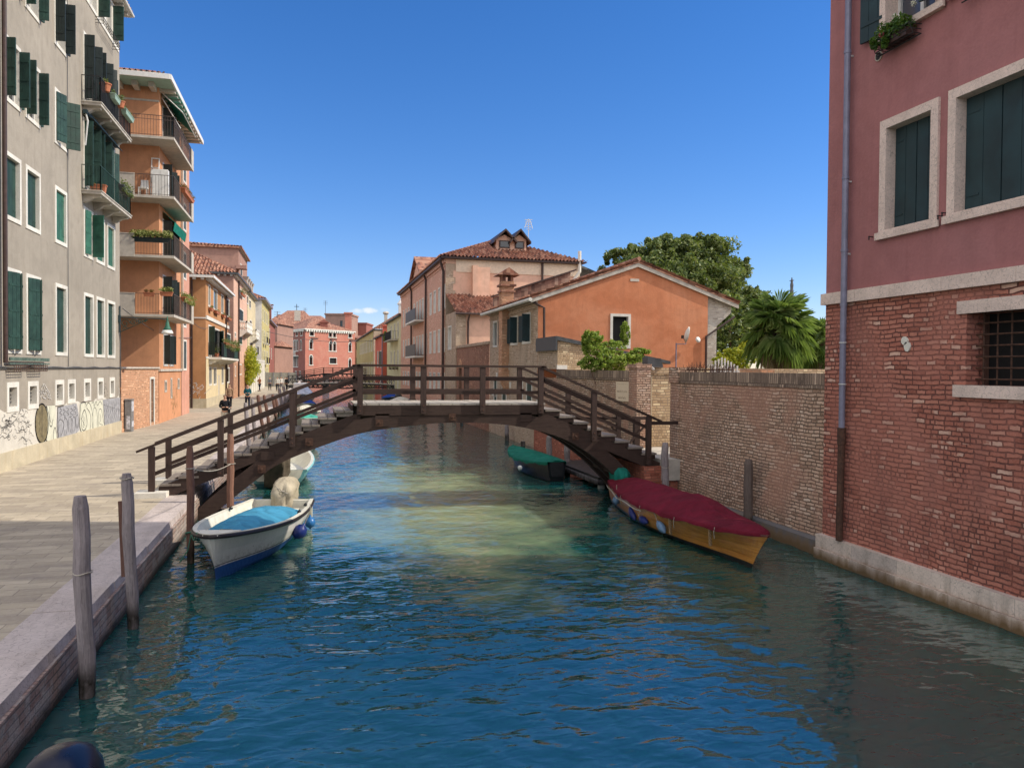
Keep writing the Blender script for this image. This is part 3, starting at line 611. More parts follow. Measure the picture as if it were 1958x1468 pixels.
def pot(label, c, r=.13, h=.24, leafm=None, lr=.18, n=120, mat='terra', group='potted plants on the balconies'):
    t = thing('potted_plant', label, 'potted plant', c, group); b = MB(); b.lathe([(r*.7, 0), (r, h*.85), (r*1.12, h*.85), (r*1.12, h), (r*.9, h)], c, 12); b.build('pot', M[mat], t, smooth=False)
    cards('plant', leafm or LEAF, t, [(c[0], c[1], c[2]+h+lr*.7, lr, lr, lr)], .05, n, rngp, .5); return t
def shell(B, x0, x1, y0, y1, z0, z1, mat, faces='+y-x', top=True, name='wall'):
    b = MB()
    if '+y' in faces: b.quad((x1, y1, z0), (x0, y1, z0), (x0, y1, z1), (x1, y1, z1))
    if '-y' in faces: b.quad((x0, y0, z0), (x1, y0, z0), (x1, y0, z1), (x0, y0, z1))
    if '-x' in faces: b.quad((x0, y1, z0), (x0, y0, z0), (x0, y0, z1), (x0, y1, z1))
    if '+x' in faces: b.quad((x1, y0, z0), (x1, y1, z0), (x1, y1, z1), (x1, y0, z1))
    if top: b.quad((x0, y0, z1), (x1, y0, z1), (x1, y1, z1), (x0, y1, z1))
    return b.build(name, mat, B)
# ================================================================== beige tenement
def beige():
    X = -8.35; F = Fac((X, 0), (0, 1)); Y0, Y1, ZT = 9., 37.45, 19.2
    B = thing('apartment_building', 'tall beige plaster tenement with green shutters and a graffiti band along its foot', 'building', (X, 23, QZ))
    cols = [(11.2, 12.5), (14.6, 15.9), (16.3, 17.6), (21.0, 22.26), (24.29, 25.55), (25.92, 27.2), (28.60, 29.88), (31.9, 33.18), (33.58, 34.86), (35.25, 36.53)]
    W_ = []; SH, SD, SL = M['shutter'], M['shutterdark'], M['shutterlit']; fr = M['istria']
    smalls = [(21.2, 22.1), (24.39, 25.29), (26.02, 26.94), (28.54, 29.48), (29.89, 30.81), (31.85, 32.78), (33.70, 34.62), (35.60, 36.46)]
    for a, b in smalls: W_.append((a, b, 2.2, 3.05, dict(fwid=.15, mode='glass', grille=(3, 4), depth=.22, proud=.03, mull=False)))
    for i, (a, b) in enumerate(cols):
        if i in (4, 5): W_.append((a, b, 3.87, 6.29, dict(mode='glass', leaves=((1, 16), (-1, 20)), ms=SH)))
        else: W_.append((a, b, 3.87, 6.29, dict(mode='shut', ms=SH, leaves=(), depth=.14)))
        if i in (4, 5): W_.append((a, b, 7.63, 9.53, dict(mode='shut', ms=SH, depth=.16)))
        elif i == 6: W_.append((a, b, 7.63, 9.53, dict(mode='shut', ms=SL, depth=.12)))
        elif i == 7: W_.append((a, b, 7.63, 9.5, dict(mode='glass', ms=SL, leaves=((1, 12), (-1, 80)), fold=.8)))
        else: W_.append((a, b, 7.63, 9.5, dict(mode='shut', ms=SL, depth=.12)))
        if i in (4, 5): W_.append((a, b, 10.92, 12.76, dict(mode='glass', ms=SH, leaves=((1, 98), (-1, 84), (-1, 170)), fold=.55, depth=.15)))
        elif i == 6: W_.append((a, b, 10.92, 12.76, dict(mode='glass', ms=SH, leaves=((1, 22), (-1, 120)), fold=.9)))
        elif i > 6: W_.append((a, b, 10.15, 12.8, dict(mode='glass', ms=SH, leaves=((1, 95), (-1, 95)) if i < 9 else ((1, 30), (-1, 150)), fold=.6, depth=.15)))
        else: W_.append((a, b, 10.92, 12.76, dict(mode='shut', ms=SH)))
        if i == 4: W_.append((a, b, 14.18, 16.1, dict(mode='glass', ms=SD, leaves=((-1, 100), (-1, 165)), fold=.6)))
        elif i == 5: W_.append((a, b, 14.18, 16.1, dict(mode='glass', ms=M['glassblue'] and SH, leaves=((1, 100), (-1, 95), (-1, 160)), fold=.55)))
        elif i == 6: W_.append((a, b, 14.18, 16.1, dict(mode='glass', ms=SD, leaves=((1, 95), (-1, 90), (-1, 165)), fold=.6)))
        elif i > 6: W_.append((a, b, 13.40, 16.0, dict(mode='glass', ms=SD, leaves=((1, 92), (-1, 100)) if i != 9 else ((1, 60), (-1, 165)), fold=.7, depth=.15)))
        else: W_.append((a, b, 14.18, 16.1, dict(mode='shut', ms=SD)))
        if i < 6: W_.append((a, b, 17.3, 18.95, dict(mode='glass', ms=SD)))
    for k in range(6): a = 30.4+k*1.15; W_.append((a, a+1.13, 17.27, 18.98, dict(mode='glass', fwid=.13, depth=.2, ms=SH, leaves=((1, 95),) if k % 2 else ())))
    ops = [opening(a, b, c, d, k.get('fwid', .12)) for a, b, c, d, k in W_]
    w = wallmesh(F, Y0, Y1, QZ, ZT, ops, .42).build('wall', M['beige'], B)
    for a, b, c, d, k in W_:
        k = dict(k); ms = k.pop('ms', None); window(B, F, a, b, c, d, fr, M['glass'], ms=ms, **k)
    shell(B, -21, X, Y0, Y1, QZ, ZT, M['beige'], '+y-x-y')
    b = MB(); F.box(b, Y0, Y1+.05, QZ, 1.10, 0, .07); b.build('plinth', M['plinth'], B)
    # whitewashed band carrying the graffiti
    b = MB(); top = []; r_ = random.Random(5); ys = np.arange(Y0, Y1+.01, .25)
    for i in range(len(ys)-1):
        h0 = 2.17+.06*math.sin(ys[i]*1.7)+.05*math.sin(ys[i]*5.1)+(.12 if ys[i] < 26 else 0); h1 = 2.17+.06*math.sin(ys[i+1]*1.7)+.05*math.sin(ys[i+1]*5.1)+(.12 if ys[i+1] < 26 else 0)
        b.quad(F.p(ys[i], 1.09, .006), F.p(ys[i+1], 1.09, .006), F.p(ys[i+1], h1, .006), F.p(ys[i], h0, .006))
    b.build('whitewash_band', M['chalk'], B)
    graffiti(B, F)
    # eave
    b = MB(); b.prism([(-7.95, Y0-.3, 19.10), (-7.95, Y1+.45, 19.10), (-21.3, Y1+.45, 19.10), (-21.3, Y0-.3, 19.10)], (0, 0, .16)); 
    b.build('eave', M['white'], B); b = MB()
    for k in range(36): F.box(b, Y0+.3+k*.8, Y0+.45+k*.8, 18.97, 19.10, 0, .36)
    b.build('eave_bracket', M['stonebalc'], B)
    b = MB(); b.tube([(-7.9, Y0-.3, 19.2), (-7.9, Y1+.5, 19.2)], .075, 8); b.build('gutter', M['white'], B)
    tileroof('roof', M['tile'], B, (-7.95, Y0-.3, 19.27), (-7.95, Y1+.45, 19.27), (-1, 0, .42), [(0, 7.2), (1, 7.2)], per=.3, row=.6)
    b = MB(); b.quad((-21.3, Y0-.3, 19.3), (-21.3, Y1+.4, 19.3), (-14.6, Y1+.4, 22.0), (-14.6, Y0-.3, 22.0)); b.add([(-7.95, Y1+.4, 19.26), (-21.3, Y1+.4, 19.26), (-14.6, Y1+.4, 22)], [(0, 1, 2)]); b.build('roof', M['tile'], B)
    # balconies
    for z, h in ((10.05, .93), (13.32, .95)):
        y0, y1, xo = 31.66, 36.55, -7.68
        b = MB(); b.box(X, xo, y0, y1, z-.13, z); b.box(X, xo+.03, y0-.03, y1+.03, z-.03, z+.01); sl = b.build('balcony', M['stonebalc'], B)
        for k in range(4):
            yy = y0+.2+k*(y1-y0-.6)/3; b = MB(); pr = [(X, -.13), (xo-.05, -.13), (xo-.08, -.2), (xo-.3, -.24), (X+.2, -.36), (X+.05, -.42), (X, -.42)]
            b.prism([(p[0], yy, z+p[1]) for p in pr], (0, .2, 0)); b.build('bracket', M['stonebalc'], sl)
        railing(sl, [(X, y0+.03), (xo-.04, y0+.03), (xo-.04, y1-.03), (X, y1-.03)], z, h, .12, M['iron'] if z > 12 else M['shutter'])
    b = MB(); b.tube([(X+.12, 24.02, 3.6), (X+.12, 24.02, 16.5)], .06, 10); b.build('downpipe', M['gutter'], B)
    # cable and low boards under the tall windows
    b = MB(); b.tube([F.p(Y0+k*(Y1-Y0)/40, 3.47+.02*math.sin(k*1.9), .05) for k in range(41)], .022, 6); b.tube([F.p(Y0, 3.42, .04), F.p(Y1, 3.44, .04)], .012, 5)
    b.tube([F.p(29.9, 3.5, .04), F.p(29.9, 19., .04)], .012, 5); b.tube([F.p(37.3, 6.2, .05), F.p(37.4, 2.6, .05)], .02, 5); b.build('cable', M['lead'], B)
    b = MB(); F.box(b, 24.2, 27.5, 3.66, 3.76, .14, .17); F.box(b, 24.2, 27.5, 3.56, 3.60, .14, .17); b.build('board', gr('faded_green_board', (.10, .15, .12), .8, var=.5, scale=8), B)
    for u in (24.35, 25.95):
        b = MB()
        for z in (3.36, 3.44, 3.52): b.tube([F.p(u, z, 0), F.p(u, z, .22), F.p(u+1.15, z, .22), F.p(u+1.15, z, 0)], .012, 5, cap=False)
        for k in range(8): b.tube([F.p(u+k*.165, 3.36, .22), F.p(u+k*.165, 3.56, .22)], .009, 4)
        b.build('basket', M['ironrust'], B)
    b = MB()
    for z in (17.0, 17.12, 17.24): b.tube([F.p(33.6, z, 0), F.p(33.6, z, .3), F.p(36.2, z, .3), F.p(36.2, z, 0)], .012, 5, cap=False)
    for k in range(12): b.tube([F.p(33.6+k*.235, 17.0, .3), F.p(33.6+k*.235, 17.27, .3)], .009, 4)
    b.build('basket', M['iron'], B)
    # awning case over the lower balcony doors
    b = MB(); b.beam(F.p(31.7, 12.95, .12), F.p(36.4, 12.95, .12), .14, .14); b.prism([F.p(31.9, 12.9, .1), F.p(36.3, 12.9, .1), F.p(36.3, 12.72, .38), F.p(31.9, 12.72, .38)], (0, 0, .02)); b.build('awning', M['shutterblue'], B)
    b = MB(); b.tube([F.p(31.8, 13.0, .1), F.p(31.75, 12.6, .2), F.p(31.72, 11.7, .12)], .03, 6); b.build('awning_arm', M['sash'], B)
    # plants on the balconies
    pot('terracotta pot on the upper beige balcony, first by its near corner', (-7.75, 32.6, 14.02), .2, .3, LEAFG, .14, 60)
    planter('pale green trough hanging on the upper beige balcony, nearer one', (-7.62, 33.5, 13.95), .9, 'y', mat='greenplastic', leafm=LEAFG, lr=.13, n=60)
    pot('terracotta pot between the two green troughs of the upper beige balcony', (-7.62, 34.4, 14.0), .16, .26, LEAFG, .17, 70)
    planter('pale green trough hanging on the upper beige balcony, farther one', (-7.62, 35.6, 13.95), 1.5, 'y', mat='greenplastic', leafm=LEAFG, lr=.12, n=90)
    planter('terracotta box standing inside the lower beige balcony', (-7.9, 32.15, 10.06), .55, 'x', w=.25, h=.3, leafm=LEAFG, lr=.05, n=20)
    planter('grey leafy plants trailing over the lower beige balcony rail', (-7.62, 35.2, 10.72), 1.6, 'y', mat='lead', leafm=LEAFG, lr=.22, n=420, trail=.15)
# graffiti, traced on the wall at its real size (zoom px -> wall plane)
def graffiti(B, F):
    def P(x, y): return PX(x*.1277, 720+y*.1277, -8.33)
    def strk(mb, pts, w=.022, smooth=True, off=.0):
        pts = [P(*p) for p in pts]
        if smooth and len(pts) > 2:
            q = []
            for i in range(len(pts)-1):
                p0, p1, p2, p3 = pts[max(i-1, 0)], pts[i], pts[i+1], pts[min(i+2, len(pts)-1)]
                for k in range(5):
                    t = k/5; q.append(.5*((2*p1)+(p2-p0)*t+(2*p0-5*p1+4*p2-p3)*t*t+(3*p1-p0-3*p2+p3)*t**3))
            pts = q+[pts[-1]]
        for a, b in zip(pts[:-1], pts[1:]):
            d = b-a
            if d.length < 1e-4: continue
            d.normalize(); n = Vector((0, -d.z, d.y))*w/2; e = d*w*.35; o = Vector((off, 0, 0)); mb.quad(a-e-n+o, b+e-n+o, b+e+n+o, a-e+n+o)
    def blob(mb, pts, off=-.004):
        pts = [P(*p)+Vector((off, 0, 0)) for p in pts]; mb.add(pts, [tuple(range(len(pts)))])
    ell = lambda cx, cy, rx, ry, n=28: [(cx+rx*math.cos(2*math.pi*k/n), cy+ry*math.sin(2*math.pi*k/n)) for k in range(n)]
    g = MB(); blob(g, ell(628, 700, 92, 285)); g.build('graffiti', gr('faded_brown_spray', (.20, .165, .09), .9, var=.35, scale=5), B)
    GB = gr('grey_blue_spray', (.36, .36, .375), .9, var=.3, scale=6); g = MB(); blob(g, [(862, 450), (950, 440), (1150, 400), (1180, 560), (1190, 800), (1130, 860), (870, 930), (862, 700)], -.003); g.build('graffiti', GB, B); g = MB(); blob(g, [(1545, 345), (1800, 310), (1805, 690), (1570, 760)], -.003); g.build('graffiti', gr('grey_blue_spray', (.36, .36, .375), .9, var=.3, scale=6), B)
    g = MB(); blob(g, [(1200, 400), (1540, 350), (1560, 780), (1510, 800), (1220, 850), (1195, 700)], -.003); g.build('graffiti', gr('cream_spray', (.62, .62, .50), .9, var=.12, scale=4), B); g = MB(); blob(g, [(700, 440), (830, 430), (850, 930), (700, 970), (720, 700)], -.003); g.build('graffiti', gr('cream_spray', (.62, .62, .50), .9, var=.12, scale=4), B)
    g = MB(); e = ell(628, 700, 97, 292); strk(g, e+[e[0]], .05); strk(g, [(630, 440), (630, 900)], .03); strk(g, [(700, 440), (740, 600), (745, 720), (775, 740), (795, 640)], .03); strk(g, [(745, 450), (750, 640), (770, 690)], .02)
    strk(g, [(805, 960), (800, 850), (825, 760), (850, 860), (860, 960)], .03); strk(g, [(690, 950), (740, 975), (800, 950)], .03); strk(g, [(870, 450), (862, 600), (858, 760), (880, 920)], .03); strk(g, [(950, 440), (870, 460)], .03)
    for x, y, h, w in ((880, 640, 240, 70), (960, 620, 260, 50), (1030, 600, 230, 45), (1090, 600, 220, 40), (1140, 570, 200, 40)):
        strk(g, [(x, y+h), (x-6, y+60), (x+w*.4, y), (x+w, y+50), (x+w*.95, y+h*.6), (x+w*.5, y+h)], .02)
    for x, y in ((900, 480), (950, 500), (1000, 470), (1060, 480), (1110, 450)): strk(g, [(x, y), (x+30, y+20), (x-5, y+60), (x+30, y+90), (x+10, y+110)], .018)
    strk(g, [(1225, 840), (1195, 740), (1200, 560), (1215, 400), (1280, 390), (1275, 420)], .035); strk(g, [(1215, 620), (1230, 780), (1270, 800), (1305, 700), (1290, 560), (1265, 500), (1235, 560), (1222, 640)], .035)
    strk(g, [(1285, 450), (1320, 390), (1360, 440), (1390, 600), (1385, 800)], .03); strk(g, [(1300, 470), (1345, 540), (1360, 650), (1350, 790)], .03); strk(g, [(1400, 800), (1390, 620), (1400, 500), (1420, 460), (1450, 520), (1460, 700), (1455, 800)], .025)
    strk(g, [(1480, 780), (1470, 600), (1490, 490), (1520, 500), (1545, 640), (1560, 740), (1510, 800)], .025); strk(g, [(1500, 560), (1510, 640), (1490, 700), (1540, 720)], .018); strk(g, [(1375, 400), (1400, 380), (1410, 440), (1440, 370), (1460, 430), (1500, 370), (1530, 420)], .025)
    strk(g, [(1240, 600), (1255, 640), (1235, 660), (1260, 700), (1240, 740), (1260, 760)], .015); strk(g, [(1250, 580), (1270, 640), (1250, 690), (1275, 740)], .014)
    for i in range(8):
        x = 1560+i*30; strk(g, [(x, 360+(i % 3)*20), (x+12, 470), (x-4, 560), (x+14, 640), (x+2, 730-i*4)], .016); strk(g, [(x-8, 420+i*9), (x+18, 440+i*9), (x+5, 520)], .012)
    rr = random.Random(9)
    for (cx, cy, n, sx, sy) in ((110, 660, 14, 80, 70), (300, 620, 12, 70, 70), (140, 830, 16, 90, 80), (370, 860, 14, 70, 80), (430, 680, 5, 30, 50), (1580, 170, 8, 24, 90)):
        for k in range(n):
            x, y = cx+rr.uniform(-sx, sx), cy+rr.uniform(-sy, sy); pts = [(x, y)]; ang = rr.uniform(0, 6.3)
            for j in range(rr.randint(3, 6)): ang += rr.uniform(-1.7, 1.7); x += math.cos(ang)*22*(sx/80+.2); y += math.sin(ang)*34; pts.append((x, y))
            strk(g, pts, rr.choice((.008, .010, .014)))
    g.build('graffiti', gr('black_spray_paint', (.035, .035, .04), .8, var=.4), B)
    g = MB()
    for pts in ([(580, 350), (600, 230), (625, 170), (660, 110), (700, 170), (740, 240), (765, 340)], [(610, 360), (620, 260), (650, 200), (640, 300), (690, 320), (680, 220), (655, 130)], [(700, 340), (720, 270), (745, 330), (720, 310)], [(570, 280), (600, 200), (620, 260), (600, 300)], [(640, 210), (670, 260), (700, 200), (740, 300)], [(1770, 270), (1780, 170), (1795, 260), (1800, 330)], [(300, 520), (330, 490), (360, 520)]):
        strk(g, pts, .03)
    g.build('graffiti', gr('white_spray_paint', (.72, .70, .66), .8, var=.1), B)
beige()
# ================================================================== street lamp on a bracket
def lamp():
    t = thing('street_lamp', 'green scrolled bracket lamp with a white bell shade on the beige building corner', 'street lamp', (-8.3, 37.2, 5.6)); y = 37.2; z = 5.72
    tip = PY(320, 609, y); zt = tip.z; x0 = -8.3
    b = MB(); b.tube([(x0, y, zt), (tip.x, y, zt-.02)], .022, 6); b.tube([(x0, y, zt+.5), (x0, y, zt-.65)], .03, 6); b.box(x0-.05, x0+.03, y-.1, y+.1, zt-.2, zt+.1); b.build('arm', M['shutterblue'], t)
    b = MB()
    for cx, cz, r_, tn in ((.22, -.25, .20, 1.6), (.55, -.2, .15, 1.6), (.82, -.16, .11, 1.5), (1.05, -.12, .07, 1.4), (.2, -.5, .12, 1.3)):
        b.tube([(x0+cx+r_*(1-k/26)*math.cos(k/26*tn*6.28), y, zt+cz+r_*(1-k/26)*math.sin(k/26*tn*6.28)) for k in range(24)], .018, 5)
    b.tube([(x0, y, zt-.65), (x0+.5, y, zt-.4), (x0+1.15, y, zt-.06)], .018, 5); b.build('scroll', M['shutter'], t)
    c = (tip.x, y, zt-.02)
    b = MB(); b.lathe([(.02, .12), (.03, 0), (.05, -.05), (.03, -.09), (.07, -.13), (.09, -.3), (.15, -.42), (.19, -.5)], c, 14); b.build('hood', M['shutterlit'], t, smooth=True)
    b = MB(); b.lathe([(.19, -.5), (.25, -.62), (.235, -.66), (.15, -.66)], c, 14); b.build('shade', M['white'], t, smooth=True)
lamp()
# ================================================================== orange apartment block
GREYRAIL = gr('grey_brown_rail_paint', (.10, .075, .065), .6)
def orange():
    X, Yc = -7.75, 43.1; F = Fac((X, 0), (0, 1)); G = Fac((0, Yc), (1, 0)); Y1 = 52.9; ZT = 17.85
    B = thing('apartment_building', 'tall orange apartment block with wraparound balconies and a green awning', 'building', (X, 47, QZ)); OR = M['orange']
    W_ = []; lv = [6.14, 9.08, 12.04, 14.98]
    for z in lv: W_ += [(44.0, 45.75, z+.05, z+2.25, 0), (46.1, 47.9, z+.05, z+2.2, 1)]
    W_ += [(44.2, 45.5, 3.55, 5.3, 0), (45.9, 47.2, 3.55, 5.3, 1)]
    s_ = [(44.5, 45.15, 2.15, 2.8, 0), (46.3, 46.75, 1.75, 2.9, 0), (48.6, 49.2, 2.2, 2.85, 0)]
    ops = [opening(*w[:4], fwid=.1) for w in W_+s_]
    wallmesh(F, Yc, 49.9, QZ, ZT, ops).build('wall', OR, B)
    for a, b, c, d, k in W_: window(B, F, a, b, c, d, M['sash'], M['glass'], fwid=.1, ms=M['shutterdark'], depth=.1, leaves=((1, 95), (-1, 110)) if k == 0 else ((1, 80), (-1, 30)), fold=.6)
    for a, b, c, d, k in s_: window(B, F, a, b, c, d, M['concrete'], M['dark'], fwid=.1, mull=False, depth=.1)
    P2 = [(50.5, 51.6, z-.2, z+1.5) for z in lv]+[(50.5, 51.7, 3.3, 5.2)]
    F2 = Fac((X+.02, 0), (0, 1)); wallmesh(F2, 49.9, Y1, QZ, ZT-.3, [opening(*w) for w in P2]).build('wall', plaster('pink_strip_plaster', (.58, .30, .22), seed=21), B)
    for w in P2: window(B, F2, *w, M['istria'], M['glass'], ms=M['shutterblue'], mode='shut', depth=.08)
    wallmesh(G, -16, X, QZ, ZT, []).build('wall', OR, B); shell(B, -16, X, Yc, Y1, QZ, ZT-.3, OR, '+y-x')
    b = MB(); F.box(b, 49.75, 49.9, 3.3, ZT, .03, .13); b.build('downpipe', M['concrete'], B)
    b = MB(); F.box(b, Yc-.05, 50.2, 3.28, 3.40, 0, .09); G.box(b, -10, X, 3.28, 3.40, 0, .08); G.box(b, -16, X, ZT-.75, ZT-.65, 0, .03); b.build('string_course', M['concrete'], B)
    # cornice, soffit and roof edge
    b = MB(); b.prism([(-6.99, Yc-1.45, ZT), (-6.99, Y1+.3, ZT), (-16, Y1+.3, ZT), (-16, Yc-1.45, ZT)], (0, 0, .14)); b.build('eave', M['palegreen'], B)
    b = MB(); b.box(-6.99, -6.91, Yc-1.5, Y1+.3, ZT-.03, ZT+.22); b.box(-16, -6.99, Yc-1.53, Yc-1.45, ZT-.03, ZT+.22); b.build('fascia', M['white'], B)
    b = MB()
    for k in range(14): F.box(b, Yc+.1+k*.7, Yc+.4+k*.7, ZT-.16, ZT, 0, .75)
    for k in range(9): G.box(b, X-.35-k*.78, X-.1-k*.78, ZT-.25, ZT, 0, .85)
    b.build('eave_bracket', M['concrete'], B)
    tileroof('roof', M['tile'], B, (-16, Yc-1.3, ZT+.24), (-7.3, Yc-1.3, ZT+.24), (0, 1, .35), [(0, 5), (.5, 5), (1, .4)], per=.25)
    tileroof('roof', M['tile'], B, (-7.0, Yc-.2, ZT+.2), (-7.0, Y1, ZT+.2), (-1, 0, .35), [(0, .3), (.5, 4), (1, 4)], per=.25)
    # balconies
    Xo, Yo, Ye = -6.8, 41.65, 47.3
    for i, z in enumerate(lv):
        b = MB(); b.prism([(-12, Yc, z), (-12, Yo, z), (Xo, Yo, z), (Xo, Ye+.7, z), (X, Ye+.7, z), (X, Yc, z)], (0, 0, -.13)); bal = b.build('balcony', M['concrete'], B)
        b = MB(); b.box(Xo-.08, Xo+.02, Ye, Ye+.72, z-.16, z+.98); 
        if i < 3: b.box(-12, -8.62, Yo-.03, Yo+.05, z-.13, z+1.0); b.box(-12, -8.6, Yo-.05, Yo+.07, z+1.0, z+1.04)
        b.build('parapet', M['concrete'], bal)
        railing(bal, [(-8.6 if i < 3 else -9.2, Yo+.03), (Xo-.03, Yo+.03), (Xo-.03, Ye)], z, 1.02, .13, GREYRAIL, mid=.2 if i == 3 else None, r=.007)
    # awnings
    b = MB(); b.prism([(X, 43.6, 17.8), (X, 47.9, 17.8), (-6.67, 47.9, 16.85), (-6.67, 43.6, 16.85)], (0, 0, .02)); b.build('awning', M['awning'], B)
    b = MB(); b.tube([(X+.05, 43.55, 17.75), (-6.67, 43.55, 16.8)], .03, 5); b.tube([(-6.67, 43.5, 16.8), (-6.67, 47.9, 16.8)], .03, 5); b.tube([(X+.05, 43.62, 17.5), (Xo, 43.62, 16.0)], .025, 5); b.build('awning_arm', M['sash'], B)
    b = MB(); b.prism([(X, 44, 11.7), (X, 47.8, 11.7), (X+.6, 47.8, 11.15), (X+.6, 44, 11.15)], (0, 0, .02)); b.prism([(X+.6, 44, 11.17), (X+.6, 47.8, 11.17), (X+.52, 47.8, 10.7), (X+.52, 44, 10.7)], (.02, 0, 0)); b.build('awning', M['awning'], B)
    # wall tag near the pavement
    g = MB(); rr = random.Random(4)
    for k in range(26):
        y, z = rr.uniform(46.9, 48.3), rr.uniform(1.2, 2.5)
        for j in range(3):
            y2, z2 = y+rr.uniform(-.25, .25), z+rr.uniform(-.25, .25); d = Vector((0, y2-y, z2-z)); n = Vector((0, -d.z, d.y)).normalized()*.012; a_, c_ = F.p(y, z, .005), F.p(y2, z2, .005); g.quad(a_-n, c_-n, c_+n, a_+n); y, z = y2, z2
    g.build('graffiti', gr('olive_spray', (.25, .19, .06), .9), B)
    # things on the balconies
    planter('long clipped hedge trough on the second orange balcony', (-7.85, Yo+.1, 9.72), 1.8, 'x', w=.28, h=.22, mat='shutterdark', leafm=leafmat('yellowish_hedge_leaves', [(.10, .13, .03), (.24, .28, .08), (.42, .42, .16)], .3), lr=.3, n=1700)
    planter('terracotta troughs of dry flowers along the third orange balcony', (Xo+.12, 45.2, 12.72), 3.4, 'y', w=.22, h=.2, leafm=leafmat('dry_brown_leaves', [(.16, .08, .04), (.3, .16, .1)]), lr=.2, n=500)
    planter('green trailing box on the corner of the lowest orange balcony', (-7.15, Yo-.05, 7.05), .6, 'x', leafm=MATS['yellowish_hedge_leaves'], lr=.2, n=240)
    planter('green trailing boxes along the canal rail of the lowest orange balcony', (Xo+.1, 45.4, 7.02), 3.4, 'y', leafm=MATS['yellowish_hedge_leaves'], lr=.24, n=900, trail=.15)
    planter('small dark flower box on the lowest orange balcony rail', (-7.95, Yo-.05, 7.0), .5, 'x', leafm=leafmat('red_leaves', [(.12, .03, .02), (.2, .12, .04)]), lr=.12, n=90)
    b = MB(); b.box(-7.9, -7.2, 42.3, 42.7, 12.06, 13.5); b.box(-7.93, -7.56, 42.27, 42.3, 12.12, 13.45); b.box(-7.54, -7.17, 42.27, 42.3, 12.12, 13.45); tag(b.build('cabinet', M['white']), 'white two-door cabinet standing on the third orange balcony', 'cabinet')
    t = thing('stepladder', 'folded white stepladder leaning on the wall of the third orange balcony', 'ladder', (-7.9, 42.9, 11.9)); b = MB()
    for x in (-8.1, -7.75): b.beam((x, 42.75, 12.04), (x+.02, 43.05, 14.2), .05, .03)
    b.beam((-8.1, 43.04, 14.2), (-7.73, 43.04, 14.2), .05, .05); b.build('rail', M['white'], t); b = MB()
    for k in range(5): b.beam((-8.1, 42.78+k*.045, 12.35+k*.34), (-7.74, 42.78+k*.045, 12.35+k*.34), .12, .03)
    b.box(-8.1, -7.73, 42.8, 42.84, 12.9, 13.35); b.build('step', M['sash'], t)
    t = thing('plastic_chair', 'white plastic garden chair on the third orange balcony', 'chair', (-8.3, 42.2, 11.9)); b = MB(); b.box(-8.52, -8.1, 42.0, 42.42, 12.44, 12.48); b.build('seat', M['white'], t)
    b = MB(); b.prism([(-8.52, 42.42, 12.46), (-8.1, 42.42, 12.46), (-8.14, 42.5, 12.94), (-8.48, 42.5, 12.94)], (0, .03, 0)); b.build('backrest', M['white'], t)
    for x in (-8.5, -8.14):
        for y in (42.03, 42.38): b = MB(); b.beam((x, y, 12.04), (x, y, 12.44), .04, .04); b.build('leg', M['white'], t)
orange()
# brick yard wall with its door between the two blocks
def yardwall():
    d = Vector((-7.78+8.3, 43.08-37.45, 0)); F = Fac((-8.3, 37.46), (d.x, d.y)); L = d.length-.02
    B = thing('yard_wall', 'low orange brick yard wall with a grey door between the beige and orange blocks', 'wall', (-8.1, 40, QZ))
    dr = (L*.735, L*.865, QZ, 3.0); b = wallmesh(F, 0, L, QZ, 3.42, [(dr[0]+.1, dr[1]-.1, dr[2], dr[3]-.1)], .25); b.build('wall', M['annexbrick'], B)
    b = MB(); F.box(b, -.02, L, 3.42, 3.50, -.3, .08); b.build('coping', M['concrete'], B)
    b = MB(); F.box(b, 0, L, QZ, QZ+.15, .0, .03); b.build('plinth', M['annexbrick'], B)
    b = MB(); F.box(b, dr[0], dr[0]+.1, QZ, 3.0, -.02, .04); F.box(b, dr[1]-.1, dr[1], QZ, 3.0, -.02, .04); F.box(b, dr[0]+.1, dr[1]-.1, 2.9, 3.0, -.02, .04); fr = b.build('door_frame', M['istria'], B)
    b = MB(); F.box(b, dr[0]+.1, dr[1]-.1, QZ, 2.9, -.24, -.2)
    for k in range(3): F.box(b, dr[0]+.2, dr[1]-.2, QZ+.15+k*.78, QZ+.8+k*.78, -.2, -.18)
    b.build('door', gr('grey_door_paint', (.22, .23, .23), .6), fr)
    b = wallmesh(F, 0, L, 3.5, 3.52, []); 
    # bill-posted box on the pavement at the corner
    t = thing('utility_cabinet', 'slim grey utility cabinet covered in torn bills at the foot of the brick yard wall', 'utility cabinet', (-8.0, 38.0, QZ)); b = MB(); b.box(-8.22, -7.95, 37.75, 38.25, QZ, 2.0); b.box(-8.24, -7.93, 37.73, 38.27, 2.0, 2.05); b.build('case', gr('grey_cabinet', (.2, .2, .2), .6), t)
    b = MB(); b.box(-7.95, -7.94, 37.8, 38.2, 1.5, 1.95); b.box(-7.95, -7.94, 37.8, 38.2, .8, 1.05); b.box(-8.15, -8.0, 37.74, 37.75, .7, 1.3); b.build('poster', gr('pale_bill_paper', (.55, .56, .6), .8, var=.5, scale=9), t)
yardwall()
